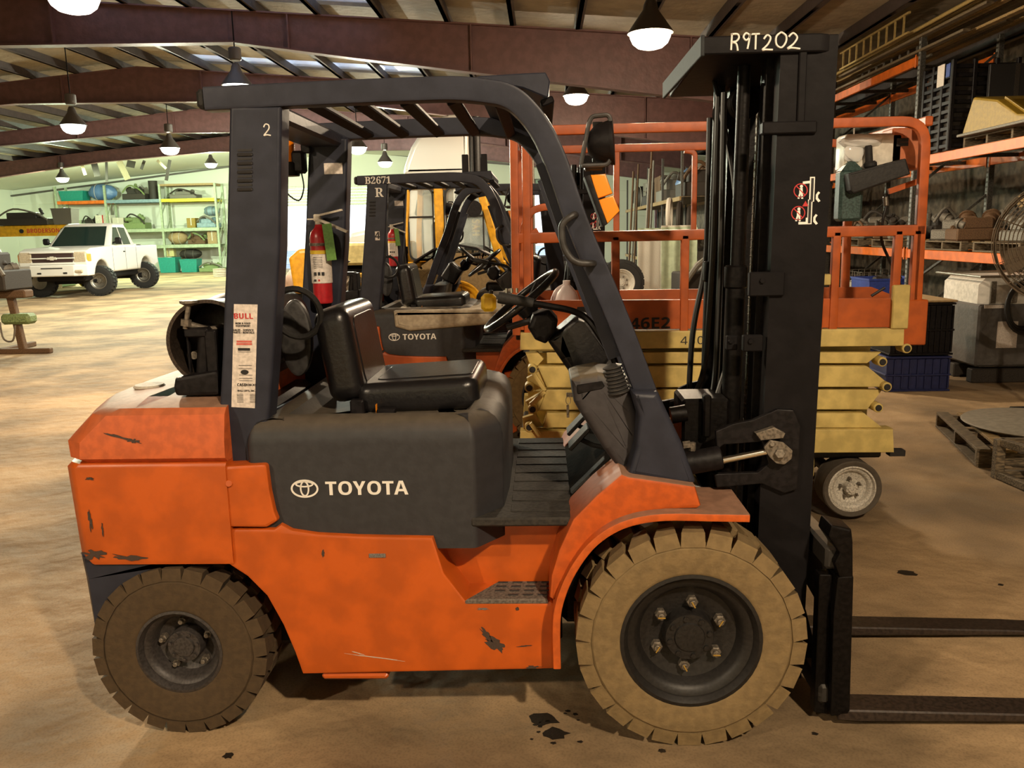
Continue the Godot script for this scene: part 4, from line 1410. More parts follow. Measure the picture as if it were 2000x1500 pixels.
	for k in 2:
		var o: Vector3 = [Vector3(0.857, 1.802, 0.385), Vector3(0.852, 1.731, 0.385)][k]
		m = MB.new()
		m.t = Transform3D(Basis.IDENTITY, o)
		ring_flat(m, 0.021, 0.021, 0.003, 0.001, 28, Vector2(-0.028, 0))
		m.box(Vector3(-0.028, 0, 0.0008), Vector3(0.042, 0.003, 0.0008), 0, Basis(Vector3(0, 0, 1), -0.8))
		obj("red_ring", m, plain("print_red"), wp)
		m = MB.new()
		m.t = Transform3D(Basis.IDENTITY, o)
		m.ext(ellipse(Vector2(-0.026, 0.013), 0.005, 0.005, 10), 0, 0.001)
		m.ext(pv([-0.032, 0.007, -0.022, 0.008, -0.021, -0.008, -0.019, -0.026, -0.025, -0.026, -0.027, -0.01, -0.031, -0.026, -0.037, -0.025, -0.032, -0.008]), 0, 0.001)
		if k == 0:
			m.ext(pv([-0.022, 0.028, 0.0, 0.030, 0.0, 0.042, 0.016, 0.042, 0.016, -0.036, 0.0, -0.036, 0.0, 0.022, -0.022, 0.020]), 0, 0.0009)
		else:
			m.ext(pv([0.002, 0.042, 0.016, 0.042, 0.016, -0.036, -0.026, -0.036, -0.026, -0.028, -0.003, -0.028, -0.003, -0.015, 0.002, -0.015]), 0, 0.0009)
		m.ext(pv([0.028, -0.004, 0.034, -0.008, 0.028, -0.016, 0.028, -0.024, 0.036, -0.034, 0.030, -0.038, 0.021, -0.028, 0.021, -0.014]), 0, 0.0009)
		obj("white_figure", m, plain("white_print"), wp)
		m = MB.new()
		m.t = Transform3D(Basis.IDENTITY, o)
		m.bx(Vector3(0.004, -0.033, 0.0009), Vector3(0.0125, 0.038, 0.0013))
		obj("dark_slot", m, plain("print_black"), wp)
	m = MB.new()
	m.t = Transform3D(Basis.IDENTITY, Vector3(0.846, 1.76, 0.385))
	m.ext(pv([-0.010, -0.008, 0.010, -0.008, 0, 0.009]), 0, 0.001)
	obj("red_triangle", m, plain("print_red"), wp)
	# --- carriage and forks
	var cg := Node3D.new()
	put(cg, "carriage", root)
	m = MB.new()
	m.bx(Vector3(0.925, 0.56, -0.50), Vector3(0.985, 0.64, 0.50), 0.01)
	m.bx(Vector3(0.925, 0.07, -0.50), Vector3(0.965, 0.14, 0.50), 0.01)
	obj("carriage_bar", m, plain("dusty_paint"), cg, 40.0, [lin("2c2725"), lin("75654f"), 0.6])
	for s in [1.0, -1.0]:
		slab("side_plate", cg, pv([0.894, 0.655, 0.948, 0.636, 1.006, 0.462, 0.964, 0.365, 0.92, 0.443, 0.916, 0.186, 0.888, 0.105, 0.868, 0.617]), s * 0.28, s * 0.31, "black_steel", 0.004)
		m = MB.new()
		m.bar(Vector3(0.90, 0.32, s * 0.30), Vector3(0.955, 0.12, s * 0.30), 0.02, 0.06)
		obj("gusset", m, plain("black_steel"), cg)
		slab("upright_bar", cg, rnd(pv([0.91, 0.54, 0.957, 0.539, 0.964, 0.025, 0.914, 0.033]), 0.006, 2), s * 0.44, s * 0.49, "black_steel", 0.005)
	for z in [0.475, -0.145]:
		var fk := Node3D.new()
		put(fk, "fork", cg)
		slab("shank", fk, rnd(pv([0.957, 0.546, 1.01, 0.553, 1.022, 0.05, 0.957, 0.042, 0.949, 0.416]), 0.008, 2), z - 0.055, z + 0.055, "black_steel", 0.006)
		slab("hook", fk, rnd(pv([0.928, 0.727, 0.995, 0.712, 1.002, 0.666, 1.009, 0.542, 0.963, 0.546, 0.944, 0.596, 0.959, 0.631, 0.92, 0.688]), 0.008, 2), z - 0.055, z + 0.055, "black_steel", 0.008)
		m = MB.new()
		m.ext(pv([0.985, 0.028, 1.06, 0.022, 2.06, 0.022, 2.06, 0.034, 1.9, 0.044, 1.02, 0.066, 0.985, 0.066]), z - 0.055, z + 0.055, 0.005)
		obj("blade", m, plain("fork_steel") if mats.has("fork_steel") else mat("fork_steel", "3a2f28", 0.5, 0.2, "dirt", Vector3.ONE * 3.0), fk)

# things carried by the forklift that lift away
func loose_gear():
	var tank := thing("propane_tank", "rusty steel gas bottle lying across the back of the near forklift", "gas bottle", Vector3(-1.125, 1.345, 0))
	var m := MB.new()
	var c := Vector3(-1.125, 1.345, 0)
	m.lathe(pv([0, -0.40, 0.08, -0.39, 0.13, -0.35, 0.152, -0.28, 0.152, 0.20, 0.135, 0.265, 0.09, 0.30, 0, 0.31]), c, Vector3(0, 0, 1), 40)
	obj("body", m, mat("tank_paint", "3d3733", 0.45, 0.3, "dirt", Vector3.ONE * 3.0), tank)
	m = MB.new()
	m.lathe(pv([0.128, 0.22, 0.138, 0.22, 0.138, 0.40, 0.146, 0.405, 0.146, 0.42, 0.134, 0.42, 0.132, 0.40, 0.128, 0.22]), c, Vector3(0, 0, 1), 48)
	obj("collar", m, mat("rusty", "4a3f37", 0.45, 0.6, "dirt", Vector3.ONE * 5.0), tank)
	m = MB.new()
	m.cyl(c + Vector3(0, 0.03, 0.30), c + Vector3(0, 0.03, 0.38), 0.022, 12, 0.003)
	m.cyl(c + Vector3(0.0, 0.03, 0.36), c + Vector3(-0.09, 0.06, 0.37), 0.012, 10)
	m.cyl(c + Vector3(-0.08, -0.05, 0.28), c + Vector3(-0.08, -0.05, 0.36), 0.014, 10)
	obj("valve", m, plain("old_steel"), tank).set_meta("kind", "stuff")
	m = MB.new()
	m.tube(bends([c + Vector3(0.02, 0.145, 0.10), c + Vector3(0.025, 0.195, 0.10), c + Vector3(0.12, 0.19, 0.10), c + Vector3(0.125, 0.09, 0.10)], 0.02, 4), 0.008, 8)
	obj("strap_latch", m, plain("black_steel"), tank)
	var at: Vector3 = Vector3(-0.934, 1.41, -0.36)
	var fe := thing("fire_extinguisher", "red fire extinguisher with white label strapped to the near forklift's far pillar", "extinguisher", at)
	m = MB.new()
	m.lathe(pv([0, 0, 0.036, 0, 0.040, 0.006, 0.042, 0.27, 0.036, 0.297, 0.020, 0.315, 0.015, 0.33, 0, 0.332]), at, Vector3.UP, 28)
	obj("cylinder", m, mat("fire_red", "b3242a", 0.3, 0.0, "grime", Vector3.ONE * 6.0, 0.0), fe)
	m = MB.new()
	m.lathe(pv([0.0420, 0.085, 0.0432, 0.086, 0.0432, 0.205, 0.0420, 0.206]), at, Vector3.UP, 28)
	obj("label", m, plain("sticker_white"), fe)
	m = MB.new()
	m.lathe(pv([0.0420, 0.207, 0.0431, 0.207, 0.0431, 0.222, 0.0420, 0.222]), at, Vector3.UP, 28)
	obj("yellow_band", m, mat("label_yellow", "d9b52c", 0.5, 0.0, "", Vector3.ONE), fe)
	m = MB.new()
	for r in 7:
		m.bx(at + Vector3(-0.022, 0.150 + r * 0.007, 0.0395), at + Vector3(0.016, 0.1515 + r * 0.007, 0.0436))
	for k in 3:
		m.bx(at + Vector3(-0.022 + k * 0.016, 0.118, 0.038), at + Vector3(-0.011 + k * 0.016, 0.132, 0.0436))
	m.bx(at + Vector3(-0.024, 0.094, 0.037), at + Vector3(-0.014, 0.102, 0.0436))
	obj("label_print", m, plain("print_black"), fe)
	m = MB.new()
	m.bx(at + Vector3(-0.006, 0.094, 0.040), at + Vector3(0.002, 0.102, 0.0438))
	obj("label_print", m, plain("print_red"), fe)
	m = MB.new()
	m.cyl(at + Vector3(0, 0.325, 0), at + Vector3(0, 0.352, 0), 0.016, 12, 0.003)
	m.bar(at + Vector3(-0.01, 0.362, 0.01), at + Vector3(0.105, 0.385, 0.02), 0.016, 0.008)
	m.bar(at + Vector3(-0.005, 0.352, 0.01), at + Vector3(0.125, 0.295, 0.03), 0.018, 0.010)
	m.box(at + Vector3(-0.004, 0.355, 0.005), Vector3(0.028, 0.03, 0.024), 0.004)
	m.bar(at + Vector3(-0.045, 0.35, 0.01), at + Vector3(-0.01, 0.35, 0.01), 0.006, 0.006)
	obj("valve_handle", m, plain("tape"), fe)
	m = MB.new()
	m.box(at + Vector3(0.052, 0.255, 0.05), Vector3(0.040, 0.15, 0.001), 0.0, Basis(Vector3(0, 0, 1), 0.09))
	obj("inspection_tag", m, mat("tag_green", "5f8a38", 0.6, 0.0, "grime", Vector3.ONE * 9.0, 0.0), fe)
	m = MB.new()
	m.lathe(pv([0.0415, 0.24, 0.044, 0.24, 0.044, 0.252, 0.0415, 0.252]), at, Vector3.UP, 24)
	m.bx(at + Vector3(-0.01, 0.235, -0.062), at + Vector3(0.03, 0.257, -0.038), 0.002)
	obj("strap", m, plain("old_steel"), fe)

func scissor_lift():
	var root := thing("scissor_lift", "scissor lift with orange railings over cream folded arms, parked just behind the near forklift", "scissor lift", Vector3(0.9, 0, -2.08))
	var cream := "cream_paint"
	var near := -1.5
	var far := -2.66
	mat("cream_paint", "d0b86e", 0.5, 0.0, "grime", Vector3.ONE * 1.3, 0.05)
	mat("rail_orange", "b9561a", 0.45, 0.0, "grime", Vector3.ONE * 1.2, 0.05)
	mat("lift_black", "1f1d1c", 0.6, 0.0, "dirt", Vector3.ONE * 3.0)
	var m := MB.new()
	# base
	var bs := Node3D.new()
	put(bs, "base", root)
	slab("side_beam", bs, pv([-0.145, 0.568, 1.957, 0.554, 1.971, 0.417, -0.153, 0.429]), near - 0.10, near, cream, 0.008)
	slab("side_beam", bs, pv([-0.145, 0.568, 1.957, 0.554, 1.971, 0.417, -0.153, 0.429]), far, far + 0.10, cream, 0.008)
	m = MB.new()
	m.bx(Vector3(-0.15, 0.36, far + 0.1), Vector3(1.94, 0.46, near - 0.1), 0.01)
	obj("tray", m, plain("lift_black"), bs)
	m = MB.new()
	m.bx(Vector3(-0.031, 0.521, -1.49), Vector3(0.251, 0.345, -1.6), 0.006)
	obj("battery_drawer", m, plain(cream), bs)
	# folded arms: each band an arm, near side and far side
	var arms := [pv([0.013, 1.015, 1.884, 0.986, 1.809, 0.924, 0.013, 0.951]), pv([-0.04, 0.938, 1.805, 0.91, 1.916, 0.819, 1.924, 0.79, 0.011, 0.813]), pv([0.011, 0.799, 1.902, 0.772, 1.824, 0.659, -0.038, 0.681]), pv([0.009, 0.665, 1.802, 0.642, 1.909, 0.555, -0.016, 0.579])]
	for k in 4:
		for z in [near - 0.03, far + 0.12]:
			slab("scissor_arm", root, arms[k], z - 0.06, z - (0.012 if k % 2 == 0 else 0.0), cream, 0.006)
	for z in [-1.72, -2.42]:
		for k in 4:
			m = MB.new()
			var y0 := 0.60 + k * 0.115
			m.bar(Vector3(-0.10, y0, z), Vector3(1.88, y0 + 0.03, z), 0.05, 0.09)
			obj("inner_arm", m, plain(cream), root)
	var pins := [Vector3(1.872, 0.939, -1.49), Vector3(1.905, 0.797, -1.49), Vector3(1.864, 0.679, -1.49), Vector3(2.001, 1.012, -1.49), Vector3(-0.069, 0.925, -1.49), Vector3(-0.088, 0.82, -1.49), Vector3(-0.072, 0.695, -1.49), Vector3(-0.092, 0.591, -1.49)]
	for p in pins:
		m = MB.new()
		m.cyl(p + Vector3(0, 0, -0.10), p, 0.027, 18, 0.004)
		obj("pin_boss", m, plain(cream), root)
		m = MB.new()
		m.cyl(p + Vector3(0, 0, -0.02), p + Vector3(0, 0, 0.006), 0.018, 14, 0.002)
		obj("pivot_pin", m, plain("lift_black"), root)
	for s in [[Vector3(-0.063, 0.907, -1.49), Vector3(-0.001, 0.807, -1.49)], [Vector3(-0.001, 0.801, -1.49), Vector3(-0.083, 0.725, -1.49)], [Vector3(-0.085, 0.618, -1.49), Vector3(-0.034, 0.545, -1.49)]]:
		m = MB.new()
		m.bar(s[0], s[1], 0.02, 0.035, Vector3(0, 0, 1))
		obj("link_brace", m, plain(cream), root)
	for s in [pv([-0.108, 1.012, -0.038, 1.016, -0.004, 0.975, -0.069, 0.906]), pv([-0.104, 0.865, -0.005, 0.922, 0.005, 0.822, -0.077, 0.782]), pv([-0.113, 0.729, -0.013, 0.787, -0.003, 0.692, -0.073, 0.657]), pv([-0.132, 0.634, -0.056, 0.657, -0.016, 0.585, -0.127, 0.556])]:
		slab("link_plate", root, s, near - 0.10, near - 0.05, cream, 0.004)
	m = MB.new()
	m.cyl(Vector3(0.3, 0.55, -2.08), Vector3(1.5, 0.85, -2.08), 0.06, 16)
	obj("lift_cylinder", m, plain("lift_black"), root)
	# deck
	slab("deck_rail", root, pv([-0.134, 1.134, 1.987, 1.124, 1.993, 1.025, -0.136, 1.035]), near - 0.06, near, cream, 0.008)
	slab("deck_rail", root, pv([-0.134, 1.134, 1.987, 1.124, 1.993, 1.025, -0.136, 1.035]), far, far + 0.06, cream, 0.008)
	m = MB.new()
	m.bx(Vector3(-0.16, 1.085, far + 0.06), Vector3(1.99, 1.115, near - 0.06), 0.004)
	obj("deck", m, plain("floor_plate"), root)
	slab("toe_board", root, pv([-0.171, 1.312, 1.928, 1.289, 1.932, 1.128, -0.174, 1.146]), near - 0.045, near - 0.02, "rail_orange", 0.004)
	slab("toe_board", root, pv([-0.112, 1.289, 2.221, 1.274, 2.403, 1.201, 2.412, 1.054, -0.116, 1.069]), far + 0.02, far + 0.045, "rail_orange", 0.004)
	m = MB.new()
	m.bx(Vector3(-0.16, 1.115, far + 0.03), Vector3(-0.135, 1.32, near - 0.03), 0.004)
	obj("toe_board", m, plain("rail_orange"), root)
	lettering("model_number", "2646E2", 0.062, plain("print_black"), Transform3D(Basis.IDENTITY, Vector3(0.536, 1.172, -1.518)), root, "Droid Sans", 800, 1.18)
	lettering("load_marking", "450", 0.045, plain("print_black"), Transform3D(Basis.IDENTITY, Vector3(0.824, 1.075, -1.499)), root, "Droid Sans Mono", 800, 1.2)
	lettering("drawer_marking", "C", 0.05, plain("print_black"), Transform3D(Basis(Vector3(0, 0, 1), -1.9), Vector3(-0.009, 0.461, -1.489)), root, "Droid Sans", 700)
	m = MB.new()
	m.t = Transform3D(Basis.IDENTITY, Vector3.ZERO)
	m.ext(pv([0.188, 1.271, 0.273, 1.273, 0.244, 1.208, 0.164, 1.203]), near - 0.021, near - 0.0185)
	obj("stripe_decal", m, plain("print_black"), root)
	# railings
	var rails := func(path: Array, w: float, h: float, called: String, r := 0.0):
		var q := MB.new()
		var p := PackedVector3Array(path) if r == 0.0 else bends(path, r, 6)
		q.sweep(p, rnd(rect(-w / 2, -h / 2, w / 2, h / 2), 0.008, 2), Vector3(0, 0, 1))
		obj(called, q, plain("rail_orange"), root)
	var yt := 2.225
	for z in [-1.53, -2.64]:
		rails.call([Vector3(-0.13, yt, z), Vector3(2.04, yt, z), Vector3(2.05, 1.2, z)], 0.052, 0.04, "top_rail", 0.13)
		rails.call([Vector3(-0.14, 1.655, z), Vector3(2.07, 1.655, z)], 0.058, 0.04, "mid_rail")
	for z in [-1.53, -2.64]:
		for x in [-0.155, -0.09]:
			rails.call([Vector3(x, 1.12, z), Vector3(x + 0.005, yt, z)], 0.045, 0.045, "rail_post")
	for x in [0.40, 0.78, 1.52, 1.60, 1.93, 2.03]:
		rails.call([Vector3(x, 1.12, -1.53), Vector3(x, 1.65, -1.53)], 0.045, 0.04, "rail_post")
	rails.call([Vector3(0.95, 2.2, -2.64), Vector3(1.02, 2.19, -2.64), Vector3(1.02, 1.66, -2.64)], 0.035, 0.035, "rail_post", 0.05)
	for x in [0.5, 1.35]:
		rails.call([Vector3(x, 1.12, -2.64), Vector3(x, 2.2, -2.64)], 0.04, 0.04, "rail_post")
	for y in [yt, 1.655]:
		for x in [-0.12, 2.06]:
			m = MB.new()
			m.bx(Vector3(x - 0.02, y - 0.025, -2.64), Vector3(x + 0.02, y + 0.025, -1.53), 0.006)
			obj("end_rail", m, plain("rail_orange"), root)
	# entry gate hoop
	rails.call([Vector3(-0.104, 1.586, -1.53), Vector3(-0.101, 1.725, -1.53), Vector3(-0.066, 1.802, -1.53), Vector3(0.008, 1.823, -1.53), Vector3(0.212, 1.818, -1.53)], 0.04, 0.035, "gate_hoop", 0.06)
	rails.call([Vector3(-0.085, 1.656, -1.53), Vector3(-0.023, 1.69, -1.53)], 0.05, 0.03, "gate_hoop")
	# corner posts and latches at the extension end
	m = MB.new()
	m.bx(Vector3(1.908, 1.362, -1.49), Vector3(2, 1.121, -1.53), 0.006)
	obj("clamp_post", m, plain(cream), root)
	m = MB.new()
	m.bx(Vector3(1.509, 1.428, -1.49), Vector3(1.569, 1.369, -1.53), 0.004)
	obj("clamp_post", m, plain(cream), root)
	m = MB.new()
	m.bx(Vector3(1.978, 1.279, -1.5), Vector3(2.105, 1.029, -1.56), 0.006)
	obj("corner_bracket", m, plain("rail_orange"), root)
	m = MB.new()
	m.tube(PackedVector3Array([Vector3(1.833, 1.297, -1.6), Vector3(1.903, 1.341, -1.6)]), 0.008, 8)
	obj("latch_bar", m, plain("lift_black"), root)
	# upper control box on its post
	var ub := Node3D.new()
	put(ub, "control_box", root)
	slab("case", ub, rnd(pv([1.665, 1.965, 1.97, 2.039, 2.002, 1.955, 1.701, 1.856, 1.681, 1.875]), 0.006, 2), -1.80, -1.58, "lift_black", 0.01)
	m = MB.new()
	m.cyl(Vector3(1.804, 2.025, -1.66), Vector3(1.794, 2.118, -1.66), 0.02, 12, 0.006)
	m.cyl(Vector3(1.812, 1.997, -1.66), Vector3(1.807, 2.033, -1.66), 0.035, 14, 0.01)
	obj("joystick", m, plain("rubber_black"), ub)
	m = MB.new()
	m.tube(curve([Vector3(1.897, 1.857, -1.66), Vector3(1.909, 1.796, -1.66), Vector3(1.895, 1.707, -1.66), Vector3(1.911, 1.599, -1.7), Vector3(1.983, 1.482, -1.75), Vector3(2.118, 1.323, -1.9)], 5), 0.008, 8)
	obj("cable", m, plain("hose"), ub)
	m = MB.new()
	m.cyl(Vector3(1.901, 1.841, -1.66), Vector3(1.91, 1.79, -1.66), 0.014, 12, 0.003)
	obj("cable_plug", m, plain("steel"), ub)
	m = MB.new()
	m.bar(Vector3(1.932, 1.869, -1.7), Vector3(2.111, 1.927, -1.7), 0.03, 0.02, Vector3(0, 0, 1))
	obj("mount_arm", m, plain("rail_orange"), ub)
	# wheels
	for z in [-1.60, -2.54]:
		for x in [1.755, 0.07]:
			var wl := wheel("wheel", root, Vector3(x, 0.197, z), 1.0 if z > -2 else -1.0, 0.197, 0.16, 0.132, 0, "rubber_grey", "rubber_grey", "wheel_white", 5, 0.055, 0.036, 0.035, 0.03)
			m = MB.new()
			m.cyl(Vector3(x, 0.197, -2.08), Vector3(x, 0.197, z), 0.035, 12)
			obj("axle_stub", m, plain("lift_black"), wl)
	m = MB.new()
	m.bx(Vector3(1.5, 0.25, -2.5), Vector3(1.56, 0.44, -1.60), 0.006)
	obj("outrigger", m, plain(cream), root)
	m = MB.new()
	m.bx(Vector3(1.97, 0.414, -1.56), Vector3(2.06, 0.378, -1.62), 0.003)
	obj("step_tab", m, plain("lift_black"), root)
	# things left on the deck and hung on the railing
	var at := Vector3(Vector3(0.133, 1.272, -1.7).x, 1.117, -1.70)
	var jug := thing("plastic_jug", "white translucent plastic jug with the handle side sloping, on the scissor lift's deck", "jug", at)
	m = MB.new()
	m.lathe(pv([0, 0, 0.066, 0, 0.075, 0.015, 0.075, 0.17, 0.058, 0.225, 0.03, 0.258, 0.021, 0.266, 0.021, 0.292, 0, 0.293]), at, Vector3.UP, 28)
	obj("body", m, mat("jug_white", "ece6e8", 0.4, 0.0, ""), jug)
	m = MB.new()
	m.tube(bends([at + Vector3(-0.012, 0.265, 0), at + Vector3(-0.06, 0.24, 0), at + Vector3(-0.088, 0.17, 0), at + Vector3(-0.065, 0.13, 0)], 0.03, 4), 0.011, 8)
	obj("handle", m, plain("jug_white"), jug)
	at = Vector3(1.714, 1.711, -1.7)
	var gc := thing("oil_can", "teal-grey tall metal can standing on the lift's middle railing by the control box", "can", at)
	m = MB.new()
	m.bx(at + Vector3(-0.065, 0.0, -0.05), at + Vector3(0.065, 0.28, 0.05), 0.015)
	m.loft([PackedVector3Array([at + Vector3(-0.06, 0.275, 0.045), at + Vector3(0.06, 0.275, 0.045), at + Vector3(0.06, 0.275, -0.045), at + Vector3(-0.06, 0.275, -0.045)]), PackedVector3Array([at + Vector3(-0.015, 0.325, 0.015), at + Vector3(0.02, 0.325, 0.015), at + Vector3(0.02, 0.325, -0.015), at + Vector3(-0.015, 0.325, -0.015)])])
	obj("body", m, mat("teal_tin", "3d5450", 0.45, 0.2, "dirt", Vector3.ONE * 4.0), gc)
	m = MB.new()
	m.cyl(at + Vector3(0.0, 0.32, 0), at + Vector3(0, 0.345, 0), 0.016, 12, 0.003)
	obj("cap", m, plain("print_black"), gc)
	at = Vector3(1.885, 2.105, -1.78)
	var wrap := thing("wrapped_carton", "white carton in shiny clear wrap hung under the lift's top rail, printed orange end", "carton", at)
	m = MB.new()
	m.bx(Vector3(1.683, 2.185, -1.7), Vector3(1.997, 1.99, -1.86), 0.012)
	obj("carton", m, mat("carton_white", "d9d3c4", 0.35, 0.0, "grime", Vector3.ONE * 2.0), wrap)
	m = MB.new()
	m.bx(Vector3(1.937, 2.211, -1.7), Vector3(2.125, 1.987, -1.86), 0.008)
	obj("orange_panel", m, mat("carton_red", "b8683f", 0.5), wrap)
	for k in 2:
		m = MB.new()
		m.bx(Vector3(1.962, 2.156, -1.699) + Vector3(0, -0.022 * k, 0), Vector3(2.026, 2.135, -1.701) + Vector3(0, -0.022 * k, 0))
		obj("print", m, plain("print_black"), wrap)
	m = MB.new()
	m.ball(Vector3(1.768, 2.144, -1.7), Vector3(0.12, 0.035, 0.05), 14, 0.14, 5)
	m.ball(Vector3(1.729, 2.084, -1.69), Vector3(0.06, 0.05, 0.02), 12, 0.12, 6)
	var cl = mats.wrap_film if mats.has("wrap_film") else glass("wrap_film", "f4f6f4", 0.55, 0.1)
	obj("loose_film", m, cl, wrap)
	m = MB.new()
	m.cyl(Vector3(1.741, 2.188, -1.74), Vector3(1.74, 2.226, -1.74), 0.004, 6)
	m.cyl(Vector3(2.026, 2.208, -1.74), Vector3(2.025, 2.224, -1.74), 0.004, 6)
	obj("hanger", m, plain("steel"), wrap)

func copy_of(o: Node3D, label: String, at: Vector3, turn := 0.0) -> Node3D:
	var c: Node3D = o.duplicate()
	c.name = numbered(String(o.name).rstrip("0123456789").trim_suffix("_"))
	add_child(c)
	c.position = at
	c.rotation.y = turn
	c.set_meta("label", label)
	return c

func drop(o: Node3D, names: Array):
	for n in o.get_children():
		for w in names:
			if String(n.name).begins_with(w):
				o.remove_child(n)
				n.free()
				break

func machines():
	var first: Node3D = get_node("forklift")
	var two := copy_of(first, "second orange forklift behind the scissor lift, pillar marked B2671 R 4", Vector3(-0.82, 0, -4.10))
	drop(two, ["paint_scuff", "filler_cap"])
	two.get_node("mast/head_plate").free()
	two.get_node("overhead_guard/dealer_sticker").free()
	two.get_node("overhead_guard/painted_digit").free()
	org = Vector3(-0.82, 0, -4.10)
	var b := Basis.IDENTITY
	lettering("painted_number", "B2671", 0.055, plain("white_print"), Transform3D(b, Vector3(-1.296, 2.115, -3.594)), two, "Droid Serif", 700, 0.95)
	lettering("painted_letter", "R", 0.07, plain("white_print"), Transform3D(b, Vector3(-1.293, 2.02, -3.598)), two, "Droid Serif", 700)
	var m := MB.new()
	m.bx(Vector3(-1.341, 1.718, -3.598), Vector3(-1.304, 1.648, -3.602), 0.001)
	obj("number_label", m, plain("sticker_white"), two)
	lettering("printed_digit", "4", 0.055, plain("print_black"), Transform3D(b, Vector3(-1.322, 1.685, -3.595)), two)
	m = MB.new()
	m.ext(rnd(pv([-1.213, 1.086, -0.314, 1.091, -0.255, 1.012, -0.317, 0.972, -1.08, 0.919, -1.203, 0.954]), 0.01, 2), -4.5, -3.52, 0.035, 4)
	obj("hood_lid", m, mat("dust_tan", "b3a58e", 0.8, 0.0, "grime", Vector3.ONE * 3.0, 0.2), two)
	m = MB.new()
	m.ext(pv([-0.328, 0.574, -0.225, 0.585, -0.23, 0.088, -0.289, 0.059, -0.339, 0.085, -0.301, 0.28, -0.306, 0.428, -0.33, 0.466]), -3.60, -3.50, 0.006)
	obj("mast_bracket", m, plain("orange"), two)
	var third := copy_of(first, "black overhead guard of the forklift facing the other way behind the second one", Vector3(-0.84 + 0.4, 0, -5.85), PI)
	drop(third, ["paint_scuff", "filler_cap"])
	third.get_node("mast/head_plate").free()
	third.get_node("overhead_guard/dealer_sticker").free()
	# third truck wears black in place of orange
	for n in third.find_children("*", "MeshInstance3D", true, false):
		if n.material_override == mats.orange:
			n.material_override = plain("black_paint")
	var ex := get_node("fire_extinguisher")
	copy_of(ex, "green-tagged extinguisher strapped to the second forklift's far pillar", ex.position + Vector3(-0.42, 0, -4.10))
	tractor()
	semi()
	mast_lift()
	engine_unit()

